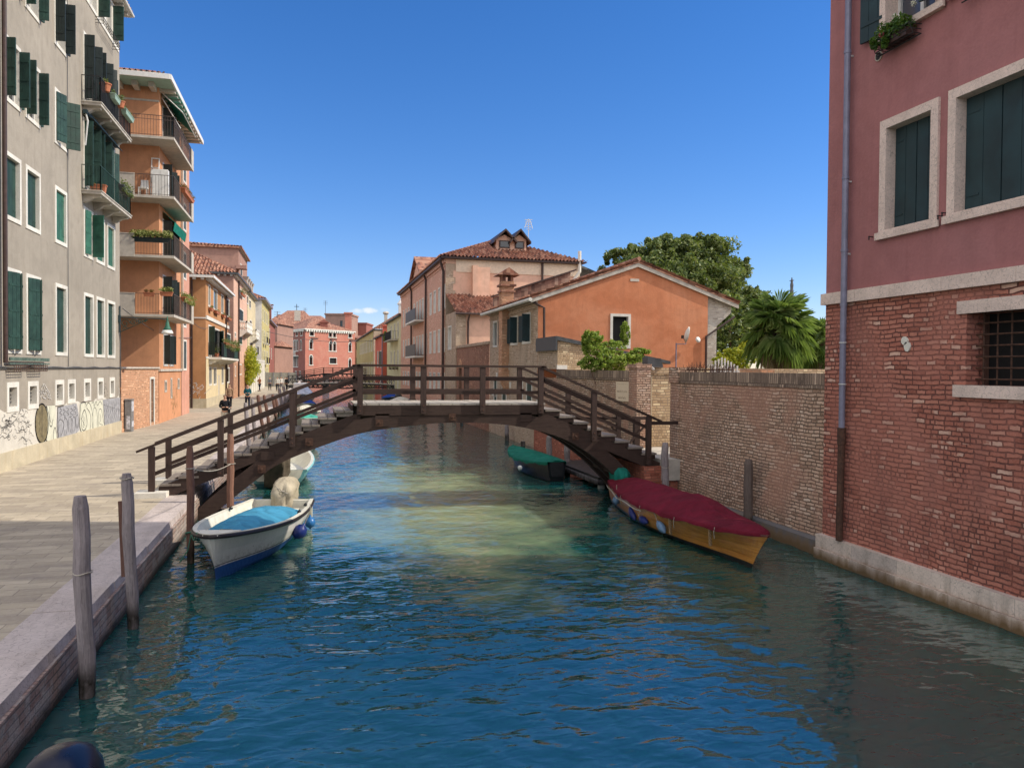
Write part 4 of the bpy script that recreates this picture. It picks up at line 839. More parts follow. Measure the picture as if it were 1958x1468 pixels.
# ================================================================== left row beyond the orange block
ZA = lambda x, y: (360+x*.1363, 440+y*.1363)
ZB = lambda x, y: (360+x*.1363, 600+y*.1363)
def wr(X, Z_, x0, x1, yt, yb):
    """window rect on plane X from enlarged-photo coordinates (tops/bottoms read at the near edge)"""
    a, t = Z_(x0, yt); a2, b_ = Z_(x0, yb); c, _ = Z_(x1, yt); p = PX(a, t, X); q = PX(a2, b_, X); r_ = PX(c, t, X); return (p.y, r_.y, q.z, p.z)
def house(name, label, cat, X, Y0, Y1, zt, mat, wins=(), xb=-18, sidemat=None, side_wins=(), z0=QZ, eave=.45, roofh=2.4, gut='zinc', frm='istria', rooff='tile', per=.3, fz=None, brack=0, chim=()):
    F = Fac((X, 0), (0, 1)); G = Fac((0, Y0), (1, 0)); B = thing(name, label, cat, (X, (Y0+Y1)/2, z0))
    ops = [opening(*w[:4], fwid=min(.12, (w[1]-w[0])*.16)) for w in wins]; wallmesh(F, Y0, Y1, z0, zt, ops, .3).build('wall', mat, B)
    for w in wins:
        k = dict(w[4]) if len(w) > 4 else {}; k.setdefault('ms', M['shutter']); k.setdefault('fwid', min(.12, (w[1]-w[0])*.16)); k.setdefault('depth', .07); k.setdefault('mull', False); window(B, F, *w[:4], M[frm], M['glass'], **k)
    sops = [opening(*w[:4], fwid=.1) for w in side_wins]; wallmesh(G, xb, X, z0, zt, sops, .25).build('wall', sidemat or mat, B)
    for w in side_wins: window(B, G, *w[:4], M[frm], M['glass'], fwid=.1, depth=.22, mull=False)
    shell(B, xb, X, Y0, Y1, z0, zt, sidemat or mat, '+y-x')
    b = MB(); e = eave; b.prism([(X+e, Y0-e*.6, zt), (X+e, Y1, zt), (xb, Y1, zt), (xb, Y0-e*.6, zt)], (0, 0, .12)); b.build('eave', M['concrete'], B)
    b = MB(); b.box(X+e, X+e+.1, Y0-e*.6-.1, Y1, zt-.02, zt+.16); b.box(xb, X+e, Y0-e*.6-.1, Y0-e*.6, zt-.02, zt+.16); b.build('gutter', M[gut], B)
    mx = (X+e-xb)/2; s_ = roofh/mx; L1 = math.hypot(mx, roofh); fr = min(.45, mx/(Y1-Y0))
    tileroof('roof', M[rooff], B, (X+e, Y0-e*.6, zt+.14), (X+e, Y1, zt+.14), (-1, 0, s_), [(0, .1), (fr, L1), (1, L1)], per=per)
    D = mx; tileroof('roof', M[rooff], B, (xb, Y0-e*.6, zt+.14), (X+e, Y0-e*.6, zt+.14), (0, 1, s_), [(0, .1), (.5, L1), (1, .1)], per=per)
    b = MB(); b.quad((xb, Y0-e*.6, zt+.14), (xb, Y1, zt+.14), (xb+mx, Y1, zt+roofh+.14), (xb+mx, Y0-e*.6+mx, zt+roofh+.14)); b.build('roof', M[rooff], B)
    if brack:
        b = MB(); n = int((Y1-Y0)/.55)
        for k in range(n): F.box(b, Y0+.1+k*.55, Y0+.3+k*.55, zt-.16, zt, 0, e*.8)
        for k in range(int((X-xb)/.55)): G.box(b, X-.3-k*.55, X-.1-k*.55, zt-.16, zt, 0, e*.5)
        b.build('eave_bracket', M[brack], B)
    for (cx, cy, w_, zc, mt) in chim:
        b = MB(); b.box(cx-w_/2, cx+w_/2, cy-w_/2, cy+w_/2, zt, zc); b.box(cx-w_*.7, cx+w_*.7, cy-w_*.7, cy+w_*.7, zc, zc+.25); c_ = b.build('chimney', M[mt], B)
        b = MB(); b.box(cx-w_*.5, cx+w_*.5, cy-w_*.5, cy+w_*.5, zc+.25, zc+.5); b.box(cx-w_*.8, cx+w_*.8, cy-w_*.8, cy+w_*.8, zc+.5, zc+.6); b.build('chimney_cap', M['tile'], c_)
    return B, F, G
def ochre():
    X = -7.5; Y0, Y1 = 58.8, 73.8
    f2 = [wr(X, ZA, 278, 308, 755, 1070), wr(X, ZA, 350, 405, 805, 1110), wr(X, ZA, 458, 490, 890, 1170), wr(X, ZA, 528, 575, 945, 1205)]
    f1 = [wr(X, ZB, 280, 330, 150, 600), wr(X, ZB, 352, 435, 190, 600), wr(X, ZB, 462, 497, 230, 590), wr(X, ZB, 520, 592, 255, 440)]
    g0 = [wr(X, ZB, 285, 328, 740, 1010), wr(X, ZB, 350, 394, 745, 1005), wr(X, ZB, 462, 492, 740, 990), wr(X, ZB, 530, 575, 750, 975)]
    sd_ = dict(mode='shut', depth=.1, ms=M['shutter'])
    W_ = [(*w, {}) for w in f2]+[(*f1[0], dict(leaves=((1, 100),), fold=.5)), (*f1[1], dict(leaves=((-1, 20),), fold=.7)), (*f1[2], sd_), (*f1[3], sd_)]+[(*w, {}) for w in g0]
    B, F, G = house('apartment_building', 'three storey ochre house with a flower balcony and cream ground floor, past the orange block', 'building', X, Y0, Y1, 9.9, M['ochre'], W_, xb=-15, eave=.5, roofh=2.2, gut='white', brack='white', per=.25)
    zs = PX(*ZB(272, 605), X).z
    b = MB(); F.box(b, Y0, Y1, QZ, zs-.1, .0, .02)
    # cream ground floor skin with its openings
    b = wallmesh(Fac((X+.02, 0), (0, 1)), Y0-.0, Y1, QZ, zs-.05, [opening(*w, fwid=.0) for w in g0]+[(*wr(X, ZB, 417, 438, 860, 1230)[:2], QZ, wr(X, ZB, 417, 438, 860, 1230)[3])], .02); b.build('ground_floor_render', M['cream'], B)
    w = wr(X, ZB, 417, 438, 860, 1230); b = MB(); F.box(b, w[0], w[1], QZ, w[3], .0, .01); b.build('door', M['concrete'], B)
    zc = PX(*ZA(245, 1222), X).z; b = MB(); F.box(b, Y0, Y1, zc-.12, zc+.14, 0, .09); F.box(b, Y0, Y1, zs-.1, zs+.02, 0, .06); G.box(b, -9.4, X, zc-.1, zc, 0, .04); b.build('string_course', M['istria'], B)
    b = MB(); F.box(b, Y0-.02, Y1, QZ, 1.25, 0, .06); G.box(b, -15, X+.04, QZ, 1.25, 0, .05); b.build('plinth', M['plinth'], B)
    b = MB(); y_ = PX(*ZA(518, 900), X).y; F.box(b, y_-.1, y_+.12, QZ, 9.8, .03, .16); G.box(b, -8.5, -8.36, QZ, 9.7, .03, .14); b.build('downpipe', M['gutter'], B)
    ya = PX(*ZB(278, 605), X).y; yb = PX(*ZB(700, 650), X+.9).y; yb = min(yb, 76); zb = zs
    b = MB(); b.box(X, X+.95, ya, yb, zb-.16, zb); bal = b.build('balcony', M['istria'], B)
    for k in range(5): yy = ya+.3+k*(yb-ya-.9)/4; b = MB(); b.prism([(X, yy, zb-.16), (X+.9, yy, zb-.16), (X+.55, yy, zb-.34), (X+.1, yy, zb-.55), (X, yy, zb-.55)], (0, .25, 0)); b.build('bracket', M['istria'], bal)
    railing(bal, [(X, ya+.05), (X+.9, ya+.05), (X+.9, yb-.05)], zb, 1.05, .14, M['iron'], r=.014)
    b = MB(); b.box(X+.9, X+.93, ya+1.6, ya+3.4, zb+.05, zb+1.0); b.box(X+.9, X+.93, yb-3.6, yb-.6, zb+.05, zb+.95); b.build('windbreak', M['shutter'], bal)
    planter('long trough of trailing plants on the ochre house balcony, nearer one', (X+.95, ya+3.6, zb+.95), 3.2, 'y', leafm=LEAFG, lr=.3, n=520, trail=.3)
    planter('long trough of trailing plants on the ochre house balcony, middle one', (X+.95, ya+7.4, zb+.9), 3.4, 'y', leafm=LEAFG, lr=.32, n=520, trail=.4)
    planter('long trough of trailing plants on the ochre house balcony, farthest one', (X+.95, yb-2.2, zb+.9), 3.6, 'y', leafm=LEAF, lr=.42, n=620, trail=.3)
    pot('dark shrub in a pot at the near end of the ochre house balcony', (X+.5, ya+.6, zb), .2, .3, LEAFD, .35, 160, 'terra')
    for i, w in enumerate(f2): planter('flower box under the %s top-floor window of the ochre house' % ('first', 'second', 'third', 'fourth')[i], (X+.15, (w[0]+w[1])/2, w[2]-.28), max(.7, w[1]-w[0]), 'y', mat='terra', leafm=LEAFG, lr=.16, n=70)
    g = MB(); rr = random.Random(14)
    for k in range(24):
        x, z = rr.uniform(-9.0, -7.6), rr.uniform(1.3, 2.6)
        for j in range(3): x2, z2 = x+rr.uniform(-.25, .25), z+rr.uniform(-.25, .25); d = Vector((x2-x, 0, z2-z)); n = Vector((-d.z, 0, d.x)).normalized()*.014; a_, c_ = G.p(x, z, .005), G.p(x2, z2, .005); g.quad(a_-n, c_-n, c_+n, a_+n); x, z = x2, z2
    g.build('graffiti', MATS['white_spray_paint'], B)
ochre()
def pinkrow():
    X = -7.3
    W_ = [(*wr(X, ZA, 703, 772, 1075, 1265), dict(ms=M['shutterdark'], mode='shut', depth=.1)), (*wr(X, ZB, 715, 755, 295, 430), dict(mode='shut', depth=.08)), (*wr(X, ZB, 648, 668, 250, 330), {}), (*wr(X, ZB, 652, 664, 730, 880), {}), (*wr(X, ZB, 708, 748, 700, 860), {}), (*wr(X, ZA, 706, 790, 800, 900), {})]
    B, F, G = house('apartment_building', 'tall dusty pink house with a stone balustrade balcony, past the ochre house', 'building', X, 76.4, 91.5, 12.2, M['pinkpl'], W_, xb=-17, sidemat=M['pinkgrey'], eave=.35, roofh=2.6, gut='lead', brack='istria', per=.3, rooff='tile')
    b = MB(); F.box(b, 76.4, 88.5, QZ, 3.95, 0, .012); b.build('ground_floor_brick', M['annexbrick'], B)
    def stonebal(B, X, ya, yb, z):
        b = MB(); b.box(X, X+.8, ya, yb, z-.2, z); b.box(X+.66, X+.82, ya, yb, z+.78, z+.92); b.box(X, X+.8, ya, ya+.16, z+.78, z+.92); b.prism([(X, ya, z-.2), (X+.75, ya, z-.2), (X+.3, ya, z-.6), (X, ya, z-.75)], (0, .3, 0)); b.prism([(X, yb-.3, z-.2), (X+.75, yb-.3, z-.2), (X+.3, yb-.3, z-.6), (X, yb-.3, z-.75)], (0, .3, 0)); bl = b.build('balcony', M['istria'], B)
        b = MB(); n = max(3, int((yb-ya)/.4))
        for k in range(n+1): b.lathe([(.07, 0), (.05, .1), (.1, .3), (.045, .6), (.08, .78)], (X+.73, ya+.08+(yb-ya-.16)*k/n, z), 6)
        for k in range(3): b.lathe([(.07, 0), (.05, .1), (.1, .3), (.045, .6), (.08, .78)], (X+.15+k*.22, ya+.08, z), 6)
        b.build('baluster', M['istria'], bl)
    w = PX(*ZB(712, 225), X); stonebal(B, X, w.y, w.y+6.5, w.z)
    y_ = PX(*ZA(697, 900), X).y; b = MB(); F.box(b, y_-.1, y_+.1, QZ, 12.1, .03, .16); b.build('downpipe', M['gutter'], B)
    p = PX(*ZA(705, 900), X); planter('shaggy roof-terrace plants high on the dusty pink house', (X+.25, p.y+2, p.z), 4, 'y', leafm=LEAFG, lr=.5, n=420)
    B, F, G = house('apartment_building', 'tallest pink house set back above the other roofs of the left row', 'building', -8.3, 92.4, 104, 17.0, M['pinkgrey'], [(94.5, 97, 12.6, 15.6, dict(ms=M['shutterdark'], mode='shut', depth=.1))], xb=-22, eave=.3, roofh=1.0, gut='tile', per=.35)
    b = MB(); b.box(-8.5, -7.4, 91.6, 92.9, 14.6, 15.0); b.box(-8.9, -8.5, 91.7, 92.7, 12, 15); b.build('dormer', M['pinkgrey'], B)
    W6 = [(*wr(X, ZA, 818, 842, 905, 1030), {}), (*wr(X, ZA, 852, 878, 965, 1090), {}), (*wr(X, ZB, 860, 888, 75, 210), dict(ms=M['gutter'], mode='shut', depth=.08)), (*wr(X, ZB, 862, 900, 380, 600), dict(ms=M['gutter'], mode='shut', depth=.08))]
    B, F, G = house('apartment_building', 'cream stone-faced house with a balustrade balcony, beyond the dusty pink one', 'building', X, 92.0, 104.2, 12.0, M['cream'], W6, xb=-8.25, eave=.3, roofh=.35, gut='lead', per=.35, chim=())
    w = PX(*ZB(858, 325), X); stonebal(B, X, w.y, w.y+5, w.z)
    for k in range(4): b = MB(); b.box(X-.8, X-.1, 93+k*2.6, 94+k*2.6, 12.3, 13.5); b.hexa([(X-.8, 93+k*2.6, 13.5), (X-.1, 93+k*2.6, 13.5), (X-.1, 94+k*2.6, 13.5), (X-.8, 94+k*2.6, 13.5), (X-.95, 92.85+k*2.6, 13.9), (X+.05, 92.85+k*2.6, 13.9), (X+.05, 94.15+k*2.6, 13.9), (X-.95, 94.15+k*2.6, 13.9)]); b.build('chimney', M['concrete'], B)
    W7 = []
    for k, y in enumerate((118.5, 122.5, 126.5, 130.5)):
        for z in (10.3, 7.2, 4.2, 1.6): W7.append((y, y+1.2, z, z+1.9, dict(mode='shut', depth=.08)))
    B, F, G = house('apartment_building', 'yellow house with a whitewashed side wall near the end of the left row', 'building', X, 116.6, 136, 13.3, M['yellow'], W7, xb=-15, sidemat=M['whitewash'], side_wins=[(-8.0, -7.6, 5.3, 6.6)], eave=.5, roofh=1.8, gut='zinc', per=.4)
    for k in (0, 1):
        for z in (4.0, 7.0): b = MB(); b.box(X, X+.6, 119+k*5, 121.5+k*5, z, z+.12); bl = b.build('balcony', M['istria'], B); railing(bl, [(X, 119+k*5), (X+.58, 119+k*5), (X+.58, 121.5+k*5)], z+.12, .9, .2, M['iron'], r=.015)
    B, F, G = house('apartment_building', 'dull red house with a square chimney at the far end of the left row', 'building', X-.2, 136.5, 160, 11.5, M['salmondark'], [(140, 141.5, 5, 7), (146, 147.5, 5, 7), (140, 141.5, 8.5, 10.3)], xb=-20, eave=.4, roofh=1.5, per=.4, chim=((X-.4, 138.5, 1.2, 13.7, 'salmondark'),))
    # old garden walls between
    t = thing('garden_wall', 'weathered whitewashed garden wall with pilasters under the yellow-leaved tree', 'wall', (X, 103, QZ)); F = Fac((X+.35, 0), (0, 1)); b = MB(); F.box(b, 91.6, 116.5, QZ, 4.3, -.3, 0)
    b.build('wall', M['whitewash'], t); b = MB()
    for k in range(8): F.box(b, 92+k*3.4, 92.5+k*3.4, QZ, 4.6, -.02, .12)
    b.build('pilaster', M['istria'], t); b = MB(); F.box(b, 91.5, 116.5, 4.3, 4.45, -.35, .08); b.build('coping', M['istria'], t)
    t = thing('tree', 'bright yellow-green leafy tree spilling over the whitewashed garden wall', 'tree', (X-.3, 90, QZ)); b = MB(); b.tube([(X-.1, 89, QZ), (X+.2, 89.3, 2.5), (X+.5, 89.5, 4)], [.14, .1, .06], 7); b.tube([(X+.2, 89.3, 2.5), (X+.6, 91, 4.6)], [.08, .04], 6); b.build('trunk', M['polebrown'], t)
    c0 = [(X+.5, 88.2, 4.4, .8, 1.2, 1.), (X+.6, 89.6, 3.6, .9, 1.3, 1.1), (X+.7, 91.2, 3.4, .9, 1.5, 1.2), (X+.5, 90.5, 5.1, .7, 1.3, .9), (X+.6, 93., 3.4, .8, 1.5, 1.), (X+.5, 88.6, 2.4, .6, 1., .9), (X+.4, 92.5, 4.6, .6, 1.2, .8)]
    cards('crown', LEAFY, t, c0, .13, 420, rngp, .45)
pinkrow()
# ================================================================== buildings closing the view
def palazzo():
    C = Vector((-2.2, 207, 0)); ax = Vector((math.cos(YAW), -math.sin(YAW), 0)); dp = Vector((math.sin(YAW), math.cos(YAW), 0))
    vL = (-13.7*ax+18*dp); vR = (9.8*ax+14*dp); L1, L2 = vL.length, vR.length*1.02
    B = thing('palazzo', 'big salmon red palazzo with gothic arched windows closing the end of the canal', 'palace', (C.x, C.y, QZ)); zt = 13.4
    FR = Fac((C.x, C.y), (vR.x, vR.y)); e = vL.normalized(); FL = Fac((C.x+vL.x, C.y+vL.y), (-e.x, -e.y))
    def arches(F, lst, mat):
        ops = []
        for (u, z, w, h, n) in lst: ops += [(u+k*w*1.12, u+k*w*1.12+w*.8, z, z+h) for k in range(n)]
        return ops
    rl = [(1.4, 8.4, 1.3, 1.9, 1), (8.1, 8.1, 1.25, 2.0, 2), (15.1, 8.1, 1.25, 1.9, 1), (1.4, 4.3, 1.3, 2.0, 1), (15.1, 3.8, 1.2, 1.9, 1)]; rr_ = [(1.5, 11.9, 1.7, 1.2, 1), (8.0, 11.8, 1.3, 1.25, 2), (15.0, 11.9, 1.5, 1.2, 1), (8.3, 4.7, 3.0, 1.5, 1)]
    ll = [(2.4, 8.0, .95, 2.5, 4), (12.9, 8.0, .95, 2.5, 5), (9.7, 8.2, 1.2, 2.1, 1), (19.4, 8.2, 1.2, 2.1, 1), (2.2, 3.8, .95, 2.6, 4), (12.7, 3.8, .95, 2.6, 5), (9.3, 4.0, 1.4, 2.2, 1)]; lr = [(1+k*3.1, 12.0, 1.4, 1.0, 1) for k in range(7)]+[(1.5+k*2.9, 1.1, 1.0, 1.4, 1) for k in range(7)]
    for F, L, arcs, rects, mt in ((FR, L2, rl, rr_, M['salmon']), (FL, L1, ll, lr, M['salmondark'])):  # left face gets a darker red, its shade put into the colour
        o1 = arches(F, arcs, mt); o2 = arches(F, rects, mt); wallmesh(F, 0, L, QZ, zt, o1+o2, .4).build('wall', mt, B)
        for j, (a, b_, c, d) in enumerate(o1+o2):
            ar = j < len(o1); fm = MB(); F.box(fm, a-.12, a, c, d, -.05, .06); F.box(fm, b_, b_+.12, c, d, -.05, .06); F.box(fm, a-.25, b_+.25, c-.2, c, -.05, .12)
            if ar:
                r_ = (b_-a)/2+.16; cu = (a+b_)/2; pts = [(cu+r_*math.cos(t), d-.05+r_*1.15*math.sin(t)) for t in [math.pi*k/8 for k in range(9)]]
                fm.add([F.p(u, z, .06) for u, z in pts]+[F.p(cu, d-.1, .06)], [tuple(range(9))])
            else: F.box(fm, a-.16, b_+.16, d, d+.16, -.05, .06)
            w = fm.build('window', M['istria'], B); pm = MB(); pm.quad(F.p(a, c, -.35), F.p(b_, c, -.35), F.p(b_, d, -.35), F.p(a, d, -.35))
            if ar: r_ = (b_-a)/2*.85; pm.add([F.p((a+b_)/2+r_*math.cos(math.pi*k/8), d+r_*1.1*math.sin(math.pi*k/8), .075) for k in range(9)], [tuple(range(9))])
            pm.build('pane', M['dark'], w)
    for (u0, u1, z) in ((2.0, 7.0, 6.7), (12.5, 18.3, 6.7)):
        b = MB(); FL.box(b, u0, u1, z-.25, z, 0, .9); FL.box(b, u0, u1, z+.85, z+1., .75, .9)
        for k in range(12): FL.box(b, u0+k*(u1-u0)/12, u0+k*(u1-u0)/12+.14, z, z+.85, .78, .88)
        b.build('balcony', M['istria'], B)
    b = MB(); P = [FL.p(0, zt, .45), FR.p(0, zt, .0)+(-dp)*.7, FR.p(L2, zt, .45), FR.p(L2, zt, -L1), FL.p(0, zt, -L2*.3)]
    c0, c1, c2 = C, C+vL, C+vR; c3 = C+vL+vR; ce = (c1+c2)/2; ex = lambda p: ce+(p-ce)*1.045
    ring = [ex(c0), ex(c2), ex(c3), ex(c1)]; top = [Vector((p.x, p.y, 0)) for p in ring]
    b.prism([p+Vector((0, 0, zt)) for p in top], (0, 0, .3)); b.build('eave', M['istria'], B)
    dm = MB()
    for F, L in ((FR, L2), (FL, L1)):
        n = int(L/.8)
        for k in range(n): F.box(dm, k*.8+.1, k*.8+.5, zt-.45, zt, 0, .45)
    dm.build('eave_bracket', M['istria'], B)
    r1 = (c0+c1)/2; ridge_a = ce+(c0-c2)*.12+Vector((0, 0, zt+4.2)); ridge_b = ce-(c0-c2)*.12+Vector((0, 0, zt+4.2))
    q = [p+Vector((0, 0, zt+.3)) for p in top]; b = MB(); b.add(q+[ce+Vector((0, 0, zt+4.3))], [(0, 1, 4), (1, 2, 4), (2, 3, 4), (3, 0, 4)]); b.build('roof', M['tile'], B)
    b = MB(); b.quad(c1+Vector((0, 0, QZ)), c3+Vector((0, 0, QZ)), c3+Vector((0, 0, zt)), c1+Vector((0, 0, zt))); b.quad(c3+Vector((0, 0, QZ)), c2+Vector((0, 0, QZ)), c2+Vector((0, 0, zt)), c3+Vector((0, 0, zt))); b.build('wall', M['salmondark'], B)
    d0 = C+vR*.45+vL*.12; b = MB(); b.box(d0.x-1, d0.x+1, d0.y-1, d0.y+1, zt+.8, zt+2.3); b.prism([(d0.x-1.4, d0.y-1.3, zt+2.3), (d0.x+1.4, d0.y-1.3, zt+2.3), (d0.x, d0.y-1.3, zt+3.2)], (0, 3, 0)); b.build('dormer', M['salmondark'], B)
    d0 = C+vR*.95+vL*.1; b = MB(); b.box(d0.x-.9, d0.x+.9, d0.y-.9, d0.y+.9, zt, zt+5.2); b.box(d0.x-1.2, d0.x+1.2, d0.y-1.2, d0.y+1.2, zt+5.2, zt+5.6); b.build('chimney', M['salmon'], B)
    d0 = C+vR*.2+vL*.55; b = MB(); b.box(d0.x-.8, d0.x+.8, d0.y-.8, d0.y+.8, zt+3, zt+5.9); b.build('chimney', M['concrete'], B)
    for (lx, u0) in (('pale balcony planting under the palazzo attic window, middle', 7.9), ('pale balcony planting under the palazzo attic window, right', 14.9), ('pale balcony planting under the palazzo attic window, left', 1.4)):
        p = FR.p(u0+1, 11.2, .35); planter(lx, (p.x, p.y, p.z-.2), 2.6, 'x', w=.4, h=.3, mat='lead', leafm=LEAFG, lr=.45, n=200)
    # blocks behind, with roofs stepping up
    def blk(label, x0, x1, yt, d, mat, roof=1.2, depthm=12, wins=(), flat=False, yb=720):
        u = lambda px: (fw+RT*((px-979)/1470)); a = ray(x0, 703); b_ = ray(x1, 703)
        k = lambda r_, dd: Vector((r_.x, r_.y, 0))*(dd/(r_.x*fw.x+r_.y*fw.y))
        A, Bp = k(a, d), k(b_, d); z = CAMZ+(705-yt)*d/1470; t = Bp-A; L = t.length; F = Fac((A.x, A.y), (t.x, t.y)); T = thing('distant_building', label, 'building', (A.x, A.y, QZ))
        ops = [(L*f0, L*f1, z-h0, z-h1) for f0, f1, h0, h1 in wins]; wallmesh(F, 0, L, QZ, z, ops, .4).build('wall', mat, T)
        for o_ in ops: pm = MB(); pm.quad(F.p(o_[0], o_[2], -.35), F.p(o_[1], o_[2], -.35), F.p(o_[1], o_[3], -.35), F.p(o_[0], o_[3], -.35)); pm.build('window', M['glass'], T)
        m2 = MB(); p = lambda u_, o_, z_: F.p(u_, z_, -o_)
        m2.quad(p(L, 0, QZ), p(L, depthm, QZ), p(L, depthm, z), p(L, 0, z)); m2.quad(p(0, depthm, QZ), p(0, 0, QZ), p(0, 0, z), p(0, depthm, z)); m2.quad(p(0, depthm, QZ), p(L, depthm, QZ), p(L, depthm, z), p(0, depthm, z)); m2.build('wall', mat, T)
        b = MB()
        if flat: F.box(b, -.3, L+.3, z, z+.5, -depthm, .4); b.build('roof', mat, T)
        else: b.add([p(-.5, -.6, z), p(L+.5, -.6, z), p(L+.5, depthm, z), p(-.5, depthm, z), p(L*.25, depthm*.5, z+roof), p(L*.75, depthm*.5, z+roof)], [(0, 1, 5, 4), (1, 2, 5), (2, 3, 4, 5), (3, 0, 4), (0, 3, 2, 1)]); b.build('roof', M['tile'], T)
        return T
    w3 = [(.15, .3, 3.2, 1.4), (.55, .7, 3.2, 1.4), (.15, .3, 8, 5.5), (.55, .7, 8, 5.5)]
    blk('pink-walled house with a white gable left of the palazzo', 511, 530, 622, 165, M['pinkgrey'], 2.4, wins=w3)
    blk('shaded brown house wedged between the left row and the palazzo', 512, 525, 664, 150, M['pinkgrey'], 1.2, wins=w3)
    blk('long tiled roof house behind the left side of the palazzo', 514, 580, 622, 250, M['pinkgrey'], 5.2, 22)
    blk('tiled roof rising behind the palazzo ridge', 560, 612, 616, 262, M['salmondark'], 2.5, 20)
    blk('flat-roofed pink block rising behind the palazzo', 622, 670, 604, 250, M['pinkgrey'], flat=True, wins=[(.58, .68, 6, 1.8), (.78, .88, 6, 1.8)])
    blk('lower flat-roofed pink block right of the taller one behind the palazzo', 664, 700, 621, 262, M['salmondark'], flat=True)
    blk('orange house sliver right of the palazzo', 676, 684, 648, 215, M['orange'], 1.0, wins=w3)
    # church dome and lantern behind the roofs
    p = Vector((ray(567, 703).x, ray(567, 703).y, 0)); p *= 300/p.dot(fw); z0 = CAMZ+(705-620)*300/1470; t = thing('church_dome', 'small dark church dome with a lantern and cross behind the roofs', 'dome', (p.x, p.y, z0-17)); b = MB()
    b.lathe([(2.4, -17), (2.4, 0), (2.3, 1.), (1.6, 2.0), (.5, 2.6), (.4, 4.), (.1, 4.6)], (p.x, p.y, z0), 16); b.build('dome', M['lead'], t, smooth=False); b = MB(); b.beam((p.x, p.y, z0+4.6), (p.x, p.y, z0+7.4), .22, .22); b.beam((p.x-.9, p.y, z0+6.4), (p.x+.9, p.y, z0+6.4), .2, .2); b.build('cross', M['iron'], t)
    for i, (px, yt, yb, d, lab) in enumerate(((583, 591, 616, 255, 'tall thin television aerial behind the palazzo roof, leftmost'), (622, 577, 606, 250, 'tall thin television aerial on the flat-roofed pink block, left end'), (671, 604, 622, 252, 'thin television aerial on the flat-roofed pink block, right end'), (530, 598, 612, 170, 'low television aerial over the roofs left of the palazzo'))):
        r_ = ray(px, 703); p = Vector((r_.x, r_.y, 0)); p *= d/p.dot(fw); zt_ = CAMZ+(705-yt)*d/1470; zb_ = CAMZ+(705-yb)*d/1470
        b = MB(); b.beam((p.x, p.y, zb_-1), (p.x, p.y, zt_), .12, .12)
        for k in range(3): b.beam((p.x-.7, p.y, zt_-.2-k*.5), (p.x+.7, p.y, zt_-.2-k*.5), .07, .07)
        tag(b.build('aerial', M['lead']), lab, 'aerial', 'television aerials on the far roofs')
palazzo()
